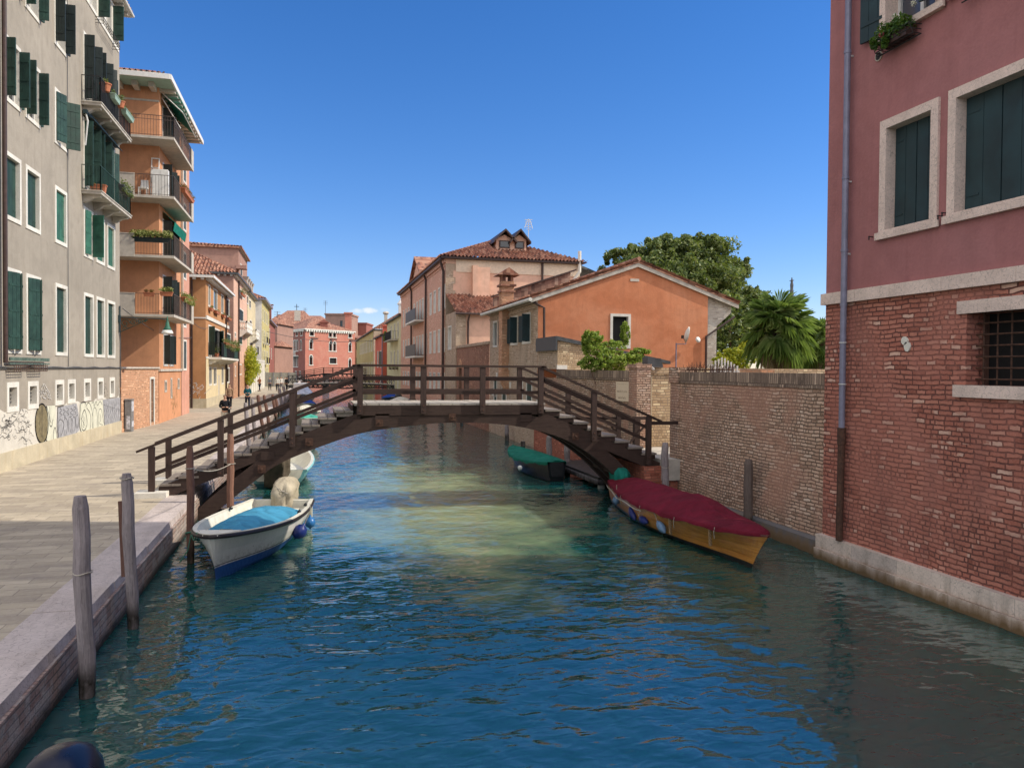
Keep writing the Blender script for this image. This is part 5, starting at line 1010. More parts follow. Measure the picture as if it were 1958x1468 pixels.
def rightfar():
    # houses on the right bank beyond the mill, front faces look at the canal (-X)
    def rh(name, label, X, Y0, Y1, zt, mat, wins, sidemat=None, roofh=1.6, eave=.3, per=.3, extra=None):
        F = Fac((X, 0), (0, -1)); G = Fac((0, Y0), (1, 0)); T = thing(name, label, 'building', (X, (Y0+Y1)/2, QZ)); W_ = [(-w[1], -w[0], w[2], w[3]) for w in wins]
        wallmesh(F, -Y1, -Y0, 0, zt, [opening(*w, fwid=.1) for w in W_], .25).build('wall', mat, T)
        for w in W_: window(T, F, *w, M['istria'], M['glass'], fwid=.1, depth=.2, mull=False)
        wallmesh(G, X, X+12, 0, zt, []).build('wall', sidemat or mat, T); shell(T, X, X+12, Y0, Y1, 0, zt, mat, '+y+x')
        L = math.hypot(6.2, roofh); tileroof('roof', M['tile'], T, (X-eave, Y1, zt+.1), (X-eave, Y0-.2, zt+.1), (1, 0, roofh/6.2), [(0, L), (.7, L), (1, .2)], per=per); tileroof('roof', M['tile'], T, (X-eave, Y0-.2, zt+.1), (X+12, Y0-.2, zt+.1), (0, 1, roofh/6.2), [(0, .1), (.5, L), (1, .1)], per=per)
        b = MB(); b.box(X-eave-.08, X+12, Y0-.28, Y1, zt, zt+.12); b.build('eave', M['lead'], T); return T, F
    W_ = [(y, y+1., z, z+h) for y in (90.5, 94.5, 98.8) for z, h in ((7.1, 1.9), (3.7, 2.), (.9, 1.6))]
    T, F = rh('townhouse', 'pale yellow house with a small iron balcony beyond the brown brick mill', 9.6, 88, 105.4, 9.5, M['paleyellow'], W_)
    b = MB(); b.box(8.7, 9.6, 91, 100, 6.85, 6.95); bl = b.build('balcony', M['concrete'], T); railing(bl, [(9.6, 91), (8.72, 91), (8.72, 100), (9.6, 100)], 6.95, 1., .25, M['iron'], r=.014)
    b = MB(); b.box(9.9, 10.6, 93, 93.8, 9.5, 11.2); ch = b.build('chimney', M['white'], T); b = MB(); b.lathe([(.5, 0), (.55, .1), (.3, .5), (.1, .8)], (10.25, 93.4, 11.2), 8); b.build('chimney_cap', M['white'], ch)
    tag(foliage('balcony_shrub', LEAFD, None, (8.8, 99, 7.6), (.3, .8, .7), 200, .12), 'dark potted shrub on the small balcony of the pale yellow house', 'plant')
    for i, y in enumerate((91, 95, 99.3)): planter('window box of dark plants under the %s middle window of the pale yellow house' % ('nearest', 'second', 'farthest')[i], (9.42, y, 3.4), 1.2, 'y', mat='gutter', leafm=LEAFD, lr=.25, n=80)
    T, F = rh('townhouse', 'bright red house standing forward between the yellow houses on the right bank', 9.0, 105.5, 118, 7.9, M['redplaster'], [(107, 109, 3.6, 6.0), (112, 114, 3.6, 6.0), (107.5, 108.8, .8, 2.6)], roofh=1.8)
    b = MB(); b.box(9.2, 9.9, 107, 107.8, 7.9, 9.3); b.box(9.1, 10.0, 106.9, 107.9, 9.3, 9.5); b.build('chimney', M['redplaster'], T); b = MB(); b.box(8.9, 9.02, 105.35, 105.5, 0, 7.9); b.build('downpipe', M['zinc'], T)
    b = MB()
    for y in (106.9, 109.0): b.box(8.9, 8.96, y-.0, y+.9, 3.7, 5.9)
    b.build('shutter', M['shutter'], T)
    T, F = rh('townhouse', 'yellow house with a grey stone end and arcaded attic beyond the red one', 9.7, 128, 184, 9.8, M['yellow'], [(131+k*4.2, 132.4+k*4.2, z, z+2.2) for k in range(10) for z in (6.4, 2.4)], sidemat=M['stonebrick'], roofh=4)
    b = MB(); b.box(9.5, 10.6, 127.7, 129, 0, 9.6); b.build('corner_pier', M['stonebrick'], T); b = MB(); b.box(11.5, 12.0, 131, 131.5, 10, 12.6); b.lathe([(.35, 0), (.55, .25), (.35, .5)], (11.75, 131.25, 12.6), 8); b.build('chimney', M['concrete'], T)
rightfar()
# ================================================================== right bank
def mill():
    X = 9.55; Y0, Y1 = 57.1, 87.6; ZT = 11.75; F = Fac((X, 0), (0, -1)); G = Fac((0, Y0), (1, 0))
    B = thing('brick_building', 'large three storey brown brick building with white-framed windows and a tiled hip roof', 'building', (X, 70, 0))
    Z4 = lambda x, y: (740+x*.2861, 400+y*.2861)
    def wz(x0, x1, yt, yb, xr=None):
        p = PX(*Z4(x0, yt), X); q = PX(*Z4(x0, yb), X); r_ = PX(*Z4(x1, yt), X); return (r_.y, p.y, q.z, p.z)
    xs = [(286, 299), (312, 327), (342, 357), (373, 389)]; xs2 = [(178, 186), (197, 206), (215, 226), (234, 246), (259, 267)]; xs3 = [(109, 115), (124, 131), (141, 149), (156, 164)]
    ref = {}; rows = [(565, 712, 286), (822, 967, 286), (1088, 1205, 286)]
    W_ = []
    for yt, yb, xr in rows:
        zt = PX(*Z4(xr, yt), X).z; zb = PX(*Z4(xr, yb), X).z
        for a, b in xs+xs2+xs3:
            y1 = PX(*Z4(a, 800), X).y; y0 = PX(*Z4(b, 800), X).y; W_.append((-y1, -y0, zb, zt))
    W_ = [w for w in W_ if w[1] < -Y0 and w[0] > -Y1]
    wallmesh(F, -Y1, -Y0, 0, ZT, [opening(*w, fwid=.11) for w in W_], .2).build('wall', M['millbrick'], B)
    for w in W_: window(B, F, *w, M['istria'], M['sash'], fwid=.11, depth=.05, mull=False, grille=None)
    for r_ in (0, 1):
        w0, w1 = [w for w in W_ if abs(w[3]-PX(*Z4(286, rows[r_][0]), X).z) < .01], None; ya, yb = PX(*Z4(176, 800), X).y, PX(*Z4(246, 800), X).y; zb = w0[0][2]
        b = MB(); F.box(b, -ya, -yb, zb-.25, zb-.1, 0, .8); bl = b.build('balcony', M['istria'], B); b = MB(); F.box(b, -ya, -yb, zb-.1, zb+.95, .74, .78)
        b.build('balcony_screen', M['lead'], bl)
    # gable on the canal front, cornice, pipes
    b = MB(); ya, yb = PX(*Z4(162, 500), X).y, PX(*Z4(243, 430), X).y; zg = PX(*Z4(190, 352), X).z; b.prism([F.p(-ya, ZT, 0), F.p(-yb, ZT, 0), F.p(-(ya+yb)/2, zg, 0)], (.5, 0, 0)); b.build('gable', M['millbrick'], B)
    b = MB(); md = -(ya+yb)/2
    b.prism([F.p(-ya-.3, ZT, .3), F.p(md, zg+.15, .3), F.p(md, zg+.35, .3), F.p(-ya-.3, ZT+.2, .3)], (8, 0, 0)); b.prism([F.p(md, zg+.15, .3), F.p(-yb+.3, ZT, .3), F.p(-yb+.3, ZT+.2, .3), F.p(md, zg+.35, .3)], (8, 0, 0)); b.build('roof', M['tile'], B)
    b = MB(); F.box(b, -Y1, -Y0, ZT-.28, ZT, 0, .12); F.box(b, -Y1, -Y0, ZT-.5, ZT-.42, 0, .05); b.build('cornice', M['millbrick'], B)
    b = MB()
    for xx in (171, 268): y_ = PX(*Z4(xx, 700), X).y; b.tube([F.p(-y_, ZT-.1, .3), F.p(-y_, ZT-.5, .14), F.p(-y_, .3, .14)], .09, 8)
    b.tube([F.p(-Y0-.25, ZT-.1, .4), F.p(-Y0-.35, ZT-.9, .14), F.p(-Y0-.35, .3, .14)], .1, 8); xg = PY(*Z4(1035, 430), Y0).x; b.tube([G.p(xg, ZT, .15), G.p(xg, 5, .15)], .09, 8); b.build('downpipe', M['gutter'], B)
    b = MB(); F.box(b, -Y1, -Y0+.3, ZT, ZT+.16, -.05, .42); G.box(b, X-.42, 20.3, ZT, ZT+.16, -.05, .42); b.build('gutter', M['gutter'], B)
    # end wall: pink render, pale frieze, quoins, chimney breast
    XR = 20.1; wallmesh(G, X, XR, 0, ZT, []).build('wall', M['pinkpl'], B)
    b = MB(); G.box(b, X+.75, XR+.02, ZT-.95, ZT-.02, 0, .05); b.build('frieze', M['frieze'], B)
    b = MB()
    for k in range(22): z = .4+k*.5; G.box(b, X-.02, X+(.72 if k % 2 else .55), z, z+.5, 0, .03)
    b.build('quoins', M['stonebrick'], B)
    xa = PY(*Z4(608, 500), Y0).x; xb = PY(*Z4(680, 500), Y0).x; zt_ = PY(*Z4(640, 392), Y0).z
    b = MB(); G.box(b, xa-.1, xb, 5, zt_, 0, .42); G.box(b, xa-.5, xa-.1, 8.1, zt_+.1, 0, .55); b.build('chimney_breast', M['pinkpl'], B)
    shell(B, X, XR, Y0, Y1, 0, ZT, M['pinkpl'], '+y+x')
    # hip roof
    e = .5; run = 5.6; rh_ = 2.35; s_ = rh_/run; L = math.hypot(run, rh_); A0, A1 = X-e, XR+e
    tileroof('roof', M['tile'], B, (A0, Y0-e, ZT+.12), (A1, Y0-e, ZT+.12), (0, 1, s_), [(0, .1), (run/(A1-A0), L), (1-run/(A1-A0), L), (1, .1)], per=.28)
    tileroof('roof', M['tile'], B, (A0, Y1, ZT+.12), (A0, Y0-e, ZT+.12), (1, 0, s_), [(0, L), (1-run/(Y1-Y0+e), L), (1, .1)], per=.28)
    b = MB(); b.quad((A1, Y0-e, ZT+.1), (A1, Y1, ZT+.1), (A1-run, Y1, ZT+rh_), (A1-run, Y0-e+run, ZT+rh_)); b.quad((A0+run, Y0-e+run, ZT+rh_+.1), (A1-run, Y0-e+run, ZT+rh_+.1), (A1-run, Y1, ZT+rh_+.1), (A0+run, Y1, ZT+rh_+.1)); b.build('roof', M['tile'], B)
    # twin dormer
    yd = Y0+2.0; d_ = []
    for k, (xa_, xb_, xc) in enumerate(((730, 838, 795), (838, 930, 888))):
        p0 = PY(*Z4(xa_, 265), yd); p1 = PY(*Z4(xb_, 265), yd); pt = PY(*Z4(xc, 150), yd); zb = PY(*Z4(780, 270), yd).z; ze = PY(*Z4(780, 200), yd).z
        b = MB(); b.prism([(p0.x, yd, zb-.6), (p1.x, yd, zb-.6), (p1.x, yd, ze), ((p0.x+p1.x)/2, yd, pt.z-.25), (p0.x, yd, ze)], (0, 5, 0)); dm = b.build('dormer', M['pinkpl'], B)
        mx = (p0.x+p1.x)/2; b = MB(); f = .28
        b.prism([(p0.x-f, yd-.5, ze-.35), (mx, yd-.5, pt.z), (mx, yd-.5, pt.z+.16), (p0.x-f, yd-.5, ze-.17)], (0, 6, 0)); b.prism([(mx, yd-.5, pt.z), (p1.x+f, yd-.5, ze-.35), (p1.x+f, yd-.5, ze-.17), (mx, yd-.5, pt.z+.16)], (0, 6, 0)); b.build('dormer_roof', M['gutter'], dm)
        b = MB(); hw = (p1.x-p0.x)*.33; b.box(mx-hw, mx+hw, yd-.06, yd+.01, zb+.12, ze-.12); w = b.build('dormer_window', M['gutter'], dm); 
        b = MB(); hw -= .1; b.quad((mx-hw, yd-.075, zb+.2), (mx+hw, yd-.075, zb+.2), (mx+hw, yd-.075, ze-.2), (mx-hw, yd-.075, ze-.2)); b2 = b
        b2.build('dormer_pane', M['glass'], dm)
    # roof terrace corner and white flue at the right end
    b = MB(); b.prism([(XR+.2, Y0+2, ZT+.3), (XR+3.2, Y0+3, ZT-.5), (XR+3.2, Y0+8, ZT-.5), (XR+.2, Y0+8, ZT+.3)], (0, 0, .18)); b.box(XR, XR+2.6, Y0+2, Y0+8, 0, ZT-2.2); ter = b.build('roof_terrace', M['lead'], B)
    railing(ter, [(XR+.2, Y0+2), (XR+2.4, Y0+2), (XR+2.4, Y0+7)], ZT-2.2, 1.1, .3, M['iron'], r=.02)
    b = MB(); b.tube([(XR-.1, Y0-.3, ZT+1.0), (XR-.1, Y0-.3, ZT-.6), (XR-.5, Y0-.2, ZT-1.2), (XR-.5, Y0-.2, ZT-2.4)], .14, 8); b.build('flue', M['istria'], B)
    p = PY(*Z4(945, 180), Y0+8); b = MB(); b.beam((p.x, p.y, p.z-1.6), (p.x, p.y, p.z+1.5), .04, .04)
    for k in range(5): b.beam((p.x-.35+.04*k, p.y, p.z+1.4-k*.2), (p.x+.35-.03*k, p.y, p.z+1.45-k*.22), .04, .04)
    b.tube([(p.x-.35+.09*k, p.y, p.z+.7+.75*math.sin(k*.4)) for k in range(9)], .03, 5)
    tag(b.build('aerial', M['sash']), 'white television aerial on a thin mast above the brown brick building roof', 'aerial')
    # two storey annex with a lean-to roof
    Ya = 52.8; ZA_ = 7.35; XA = 17.5; T = thing('annex', 'pale pink rendered annex with a tiled lean-to roof against the brick building', 'annex', (12, 55, 0)); Fa = Fac((X+.02, 0), (0, -1)); Ga = Fac((0, Ya), (1, 0))
    w = (-56, -54.6, PX(*Z4(416, 940), X).z, PX(*Z4(416, 780), X).z); wallmesh(Fa, -Y0+.02, -Ya, 0, ZA_+.2, [opening(*w)], .2).build('wall', M['stonebrick'], T); window(T, Fa, *w, M['istria'], M['sash'], depth=.14, mull=False)
    wallmesh(Ga, X+.02, XA, 0, ZA_, []).build('wall', M['pinkpl'], T); b = MB(); Ga.box(b, X, X+.7, 0, ZA_, 0, .03); b.build('quoins', M['stonebrick'], T); b = MB(); b.quad((XA, Ya, 0), (XA, Y0, 0), (XA, Y0, 8.6), (XA, Ya, ZA_)); b.build('wall', M['pinkpl'], T)
    tileroof('roof', M['tile'], T, (X-.1, Ya-.35, ZA_), (XA+.2, Ya-.35, ZA_), (0, 1, .38), [(0, 4.9), (1, 4.9)], per=.26); b = MB(); b.tube([(X-.1, Ya-.4, ZA_), (XA, Ya-.4, ZA_)], .08, 6); b.tube([(X+.9, Ya-.4, ZA_), (X+.85, Ya-.1, ZA_-.5), (X+.85, Ya-.1, 2)], .07, 6); b.build('gutter', M['gutter'], T)
    # garden wall between the annex and the gabled house
    t = thing('garden_wall', 'stained red brick canal wall with an arched water door, left of the gabled house', 'wall', (X, 47.5, 0)); Fg = Fac((9.62, 0), (0, -1)); o_ = [(-51.9, -50.9, 1.3, 3.6)]
    wallmesh(Fg, -52.8, -42.45, 0, 4.95, o_, .3).build('wall', M['bankbrick2'], t); b = MB(); Fg.box(b, -52.8, -42.45, 4.95, 5.12, -.35, .06); b.build('coping', M['stonebrick'], t); pm = MB(); pm.quad(Fg.p(-51.9, 1.3, -.28), Fg.p(-50.9, 1.3, -.28), Fg.p(-50.9, 3.6, -.28), Fg.p(-51.9, 3.6, -.28)); pm.build('door', M['shutterdark'], t)
    b = MB(); cu = -51.4
    b.prism([Fg.p(cu+.62*math.cos(math.pi*k/8), 3.6+.62*math.sin(math.pi*k/8), .0) for k in range(9)], (-.03, 0, 0)); b.build('arch', M['annexbrick'], t)
M['bankbrick2'] = brick('stained_red_canal_brick', (.30, .13, .085), (.46, .26, .18), (.28, .19, .14), dirt=(.12, .08, .06), amt=.5, patch=(.40, .22, .16))
mill()
def gable():
    X = 9.62; Y0, Y1 = 32.8, 42.4; F = Fac((X, 0), (0, -1)); G = Fac((0, Y0), (1, 0))
    B = thing('gabled_house', 'terracotta gabled house with an old brick side of shuttered windows on the canal', 'house', (14, 37, 0)); XR = 17.95; XP = 14.35; zE = 6.62; zP = 8.28; zR = PY(1352, 566, Y0).z
    ZH = lambda x, y: (930+x*.13624, 500+y*.13624)
    def wz(x0, x1, yt, yb): p = PX(*ZH(x0, yt), X); q = PX(*ZH(x0, yb), X); r_ = PX(*ZH(x1, yt), X); return (-p.y, -r_.y, q.z, p.z)
    ws = [wz(97, 155, 825, 1245), wz(195, 252, 820, 1215), wz(340, 440, 775, 1190), wz(505, 622, 735, 1155)]; base = wz(505, 622, 735, 1155)
    ws = [(w[0], w[1], base[2]-.02, base[3]) for w in ws]; gs = [(-41.3, -40.5, 1.2, 3.0), (-39.4, -38.4, 1.2, 3.0), (-36.2, -35.2, 1.2, 3.0), (-34.6, -33.6, 1.2, 3.0)]
    ops = [opening(*w, fwid=.1) for w in ws+gs]; wallmesh(F, -Y1, -Y0, 0, zE+.1, ops, .3).build('wall', M['stonebrick'], B)
    for i, w in enumerate(ws): window(B, F, *w, M['istria'], M['dark'], fwid=.1, depth=.12, ms=M['shutterblue'], mull=False, leaves=() if i == 0 else ((1, 165), (-1, 97)), fold=.62, proud=.02)
    for w in gs: window(B, F, *w, M['istria'], M['glass'], fwid=.1, depth=.08, ms=M['shutter'], mode='shut', proud=.02)
    b = MB(); r_ = random.Random(8)
    for k in range(10): u = -Y1+.5+r_.random()*9; z = 1.5+r_.random()*2.2; F.box(b, u, u+.35, z, z+.3, 0, .02)
    b.build('stone_block', M['istria'], B)
    b = MB(); F.box(b, -Y1, -Y0, zE-.35, zE-.27, 0, .05); F.box(b, -Y1, -Y0, zE-.12, zE-.02, 0, .1); b.build('cornice', M['stonebrick'], B)
    b = MB(); o1 = opening(PY(1168, 600, Y0).x, PY(1206, 600, Y0).x, PY(1187, 665, Y0).z, PY(1187, 600, Y0).z, .12); wn_ = (PY(1167, 600, Y0).x, PY(1206, 600, Y0).x, PY(1187, 666, Y0).z, PY(1187, 600, Y0).z)
    wm = wallmesh(G, X, XR, 0, min(zE, zR)-.4, [opening(*wn_)], .22); zl = min(zE, zR)-.4; wm.add([G.p(X, zl), G.p(XR, zl), G.p(XR, zR), G.p(XP, zP), G.p(X, zE)], [(0, 1, 2, 3, 4)]); wm.build('wall', M['terracotta'], B)
    window(B, G, *wn_, M['istria'], M['dark'], ms=M['sash'], depth=.2, mull=False)
    b = MB(); b.box(PY(1205, 535, Y0).x, PY(1222, 535, Y0).x, Y0-.02, Y0+.05, PY(1210, 538, Y0).z, PY(1210, 533, Y0).z); b.build('vent_slab', M['concrete'], B)
    # whitened brick return on the right and lean-out roof
    X2 = PY(1372, 600, Y0+.2).x; b = MB(); b.prism([(XR+.02, Y0+.15, 0), (XR+.55, Y0+.15, 0), (XR+.55, Y0+.15, zR-1.4), (XR+1.3, Y0+.15, zR-.75), (XR+1.3, Y0+.15, zR-.4), (XR+.02, Y0+.15, zR-.02)], (0, 8, 0)); b.build('side_wall', M['whitebrick'], B)
    b = MB(); b.tube([G.p(XR-.12, .5, .1), G.p(XR-.12, zR-1.9, .1), G.p(XR+1.35, zR-.95, .1)], .055, 6); b.tube([F.p(-Y0-.08, zE-.05, .3), G.p(X+.25, zE-.35, .12), G.p(X+.27, 3.5, .12)], .06, 6); b.build('downpipe', M['gutter'], B)
    # verge mouldings and tiled slopes
    n = Vector((0, -.32, 0)); b = MB(); xe = X-.35; zl_ = zE-.02; s1 = (zP-zE)/(XP-X); s2 = (zP-zR)/(XR-XP); XE2 = XR+1.55
    zx1 = lambda x: zP-(XP-x)*s1; zx2 = lambda x: zP-(x-XP)*s2
    b.prism([(xe, Y0-.12, zx1(xe)-.02), (XP, Y0-.12, zP-.02), (XP, Y0-.12, zP+.2), (xe, Y0-.12, zx1(xe)+.2)], (0, .11, 0)); b.prism([(XP, Y0-.12, zP-.02), (XE2, Y0-.12, zx2(XE2)-.02), (XE2, Y0-.12, zx2(XE2)+.2), (XP, Y0-.12, zP+.2)], (0, .11, 0)); b.build('verge', M['stonebalc'], B)
    b = MB(); b.prism([(xe, Y0-.15, zx1(xe)+.16), (XP, Y0-.15, zP+.16), (XE2, Y0-.15, zx2(XE2)+.16), (XE2, Y0-.15, zx2(XE2)+.22), (XP, Y0-.15, zP+.22), (xe, Y0-.15, zx1(xe)+.22)], (0, Y1-Y0+.6, 0)); b.build('roof', M['tile'], B)
    L1 = math.hypot(XP-xe, (XP-xe)*s1); L2 = math.hypot(XE2-XP, (XE2-XP)*s2)
    tileroof('roof', M['tile'], B, (xe-.05, Y1+.2, zx1(xe)+.2), (xe-.05, Y0-.18, zx1(xe)+.2), (1, 0, s1), [(0, L1), (1, L1)], per=.2); tileroof('roof', M['tile'], B, (XE2+.05, Y0-.18, zx2(XE2)+.2), (XE2+.05, Y1+.2, zx2(XE2)+.2), (-1, 0, s2), [(0, L2), (1, L2)], per=.2)
    b = MB(); b.tube([(XP, Y0-.22, zP+.33), (XP, Y1+.2, zP+.33)], .1, 8); b.build('ridge_tiles', M['tile'], B)
    b = MB(); b.tube([(xe-.1, Y0-.35, zx1(xe)+.1), (xe-.1, Y1+.2, zx1(xe)+.1)], .085, 8); b.build('gutter', M['istria'], B)
    # raised rear roof line with dark flashing
    pa, pb = PX(935, 580, X+.1), None; b = MB(); b.prism([(X+.2, Y1-.1, zx1(X)+.2), (XP, Y1-.1, zP+.3), (XP, Y1-.1, zP+.95), (X+.2, Y1-.1, zx1(X)+.95)], (0, .3, 0)); b.build('firewall', M['tileold'], B); b = MB(); b.beam((X+.1, Y1, zx1(X)+1.0), (XP+.3, Y1, zP+1.02), .5, .08); b.build('firewall_coping', M['gutter'], B)
    shell(B, X, XR, Y0, Y1, 0, zE-.3, M['stonebrick'], '+y', top=False)
    # chimney on the canal wall
    yc = 38.3; b = MB(); b.box(X-.38, X+.22, yc-.35, yc+.35, 3.1, 8.0); b.prism([(X-.38, yc-.35, 3.1), (X, yc-.35, 3.1), (X, yc-.35, 2.2)], (0, .7, 0)); ch = b.build('chimney', M['annexbrick'], B)
    b = MB(); b.box(X-.45, X+.3, yc-.42, yc+.42, 7.45, 7.55); b.box(X-.48, X+.33, yc-.45, yc+.45, 7.75, 7.85); b.box(X-.36, X-.2, yc-.33, yc+.33, 8.0, 8.3); b.box(X+.06, X+.2, yc-.33, yc+.33, 8.0, 8.3); b.prism([(X-.65, yc-.55, 8.3), (X+.5, yc-.55, 8.3), (X-.08, yc-.55, 8.68)], (0, 1.1, 0)); b.build('chimney_cap', M['tile'], ch)
M['whitebrick'] = brick('whitened_old_brick', (.46, .38, .31), (.60, .54, .47), (.55, .50, .44), plasterc=(.62, .58, .52), plasteramt=.8)
gable()
def yards():
    # small lean-to beside the gabled house
    X = 9.62; Y0 = 29.9; T = thing('lean_to', 'low brick lean-to with a grey lead roof edge below the terracotta gable', 'outbuilding', (11.8, 31.3, 0)); F = Fac((X, 0), (0, -1)); G = Fac((0, Y0), (1, 0)); zt = PX(1065, 650, X).z; XR = 14.3; zr = 3.85
    wallmesh(F, -32.78, -Y0, 3.55, zt, [], .2).build('wall', M['stonebrick'], T); b = MB(); b.add([G.p(X, 3.0), G.p(XR, 3.0), G.p(XR, zr), G.p(X, zt)], [(0, 1, 2, 3)]); b.build('wall', M['yellowbrick'], T)
    b = MB(); b.prism([(X-.08, Y0-.1, zt), (XR+.3, Y0-.1, zr-.05), (XR+.3, Y0-.1, zr+.08), (X-.08, Y0-.1, zt+.16)], (0, 2.86, 0)); b.box(X-.12, X-.05, Y0-.12, 32.7, zt-.42, zt+.14); b.build('roof', M['lead'], T); b = MB(); b.box(X-.04, X+.4, Y0-.06, Y0, 3.55, 3.72); b.build('stone_block', M['istria'], T)
    # plaque wall along the canal
    T = thing('garden_wall', 'brown brick canal wall carrying a pale stone plaque behind the bridge stairs', 'wall', (9.6, 26, 0)); Xw = 9.6; F = Fac((Xw, 0), (0, -1)); Yc = 21.75
    wallmesh(F, -32.8, -Yc, -.5, 3.2, [], .2).build('wall', M['gardenbrick'], T); b = MB(); b.box(Xw+.015, Xw+.35, Yc+.02, 30, -.5, 3.19); b.build('wall', M['gardenbrick'], T)
    b = MB(); F.box(b, -29.9, -Yc-.63, 3.2, 3.52, -.35, .03); b.build('coping', M['darkbrick'], T); b = MB(); F.box(b, -Yc-.62, -Yc+.0, 0, 3.6, -.4, .06); F.box(b, -Yc-.66, -Yc+.03, 3.6, 3.72, -.42, .1); b.build('pillar', M['gardenbrick'], T)
    b = MB(); F.box(b, -32.8, -21.75, -.6, .9, 0, .12); b.build('wet_foot', M['bankbrick'], T)
    p0 = PX(1180, 729, Xw); p1 = PX(1204.5, 767, Xw); pl = MB(); F.box(pl, -p0.y, -p1.y, PX(1180, 765.5, Xw).z, p0.z, .0, .04)
    t = tag(pl.build('plaque', M['plaquestone']), 'pale pink stone plaque with engraved lettering on the brown brick canal wall', 'plaque')
    # engraved lines of lettering (illegible scratches in the photo at this size)
    b = MB(); w = -p1.y+p0.y; z1 = p0.z; r_ = random.Random(2)
    for (f, a0, a1, h) in ((.09, .1, .9, .012), (.38, .1, .88, .05), (.60, .2, .78, .05), (.84, .22, .4, .02), (.9, .22, .36, .015)):
        u = -p0.y+w*a0
        while u < -p0.y+w*a1:
            z = z1-f*.9; k = r_.random(); F.box(b, u, u+.007, z, z+h*(1.5 if k > .8 else 1), .04, .042)
            if k < .6 and h > .03: F.box(b, u, u+.03, z+(h if k < .3 else 0)-.006, z+(h if k < .3 else 0), .04, .042); F.box(b, u+.03, u+.036, z, z+h*(.6+.4*(k < .3)), .04, .042)
            u += .045 if h > .03 else .03
    for k in range(3): F.box(b, -p0.y+w*.07, -p0.y+w*.12, z1-.80-k*.035, z1-.785-k*.035, .04, .042)
    lt = b.build('lettering', gr('engraved_letters', (.20, .12, .08), .8), t)
    # lit gate wall beyond the landing
    T = thing('gate_wall', 'sunlit pale yellow brick wall at the end of the bridge landing', 'wall', (12, 22.0, 1)); Yg = 22.05; G = Fac((0, Yg), (1, 0)); wallmesh(G, Xw+.35, 20, 1.0, 3.42, [], .2).build('wall', M['yellowbrick'], T); b = MB(); b.box(9.96, 20, Yg+.01, Yg+.3, 1, 3.4); b.build('wall', M['yellowbrick'], T)
    b = MB(); G.box(b, 9.9, 20, 3.42, 3.62, -.3, .05); b.build('coping', M['yellowbrick'], T); b = MB(); G.box(b, 10.14, 10.17, 1, 3.4, 0, .03); b.build('joint', M['plinth'], T); b = MB(); b.prism([(9.97, Yg-.12, 3.63), (10.5, Yg-.12, 3.63), (10.42, Yg-.12, 3.9), (9.97, Yg-.12, 3.95)], (0, .4, 0)); b.build('roof', M['lead'], T)
    # big garden wall between the bridge landing and the pink house
    T = thing('garden_wall', 'tall weathered brown brick garden wall rising from the water beside the dark rose house', 'wall', (9.6, 16, 0)); GWALL = T; Xg = 9.5; F = Fac((Xg, 0), (0, -1)); Ye = 19.3
    b = MB(); b.box(Xg, Xg+.4, 12.66, Ye, -.6, 3.2); b.build('wall', M['gardenbrick'], T); b = MB(); b.box(Xg-.02, Xg+.42, 12.66, Ye+.02, 3.2, 3.50); b.build('coping', M['darkbrick'], T)
    b = MB(); b.box(Xg-.07, Xg+.47, Ye-.5, Ye+.05, 3.2, 3.62); b.box(Xg-.03, Xg+.4, Ye-.48, Ye+.03, 1, 3.2); b.build('pillar', M['gardenbrick'], T)
    b = MB(); b.prism([(Xg-.18, 12.7, -.6), (Xg, 12.7, -.6), (Xg, 12.7, .32), (Xg-.1, 12.7, .27)], (0, Ye-12.7, 0)); b.build('wet_foot', stone('wet_cement_foot', (.16, .15, .15), vein=False, algae=.05), T)
    b = MB(); b.box(Xg+.41, 22, Ye-.3, Ye-.01, 0, 3.2); b.build('wall', M['gardenbrick'], T); b = MB(); b.box(Xg+.42, 22, Ye-.32, Ye+.02, 3.2, 3.48); b.build('coping', M['darkbrick'], T)
    # landing slab
    b = MB(); b.box(9.0, 20, 18.75, 21.95, .6, 1.16); struct(b.build('landing_pavement', M['stonebalc']))
    # spiked railing and pickets on the wall
    t = thing('spiked_railing', 'rusty spiked iron railing standing along the top of the garden wall', 'railing', (10, 17, 3.5)); b = MB(); r_ = random.Random(3); y = 18.9
    pts = []
    for k in range(46):
        yy = 18.95-k*.055; x = Xg+.2+r_.uniform(-.05, .05); h = .12+r_.random()*.16; b.tube([(x, yy, 3.5), (x+r_.uniform(-.06, .06), yy+r_.uniform(-.05, .05), 3.5+h)], [.012, .004], 4)
        if k % 2: b.tube([(x-.05, yy+.04, 3.55+h*.6), (x, yy, 3.5+h*.4), (x+.05, yy-.04, 3.55+h*.6)], [.004, .009, .004], 4)
    b.build('spike', M['ironrust'], t); b = MB(); b.beam((Xg+.2, 19, 3.56), (Xg+.2, 16.5, 3.56), .02, .03); b.build('rail', M['ironrust'], t)
    t = thing('picket_fence', 'short run of white pickets behind the spiked railing', 'fence', (11, 18.2, 3.3)); b = MB()
    for k in range(9): x = xy(1362+k*6.0, 19.0); h = (.2, .3, .34, .38, .36, .3, .26, .2, .16)[k]; b.box(x-.02, x+.02, 18.99, 19.02, 3.46, 3.52+h)
    b.build('picket', M['sash'], t); b = MB(); b.box(xy(1358, 19), xy(1415, 19), 19.02, 19.04, 3.5, 3.54); b.build('rail', M['sash'], t)
    b = MB(); yy0, yy1 = yx(1452, Xg+.0), yx(1413, Xg+.0); b.box(Xg+.03, Xg+.38, yy0, yy1, 3.504, 3.58); b.build('cap', M['annexbrick'], GWALL)
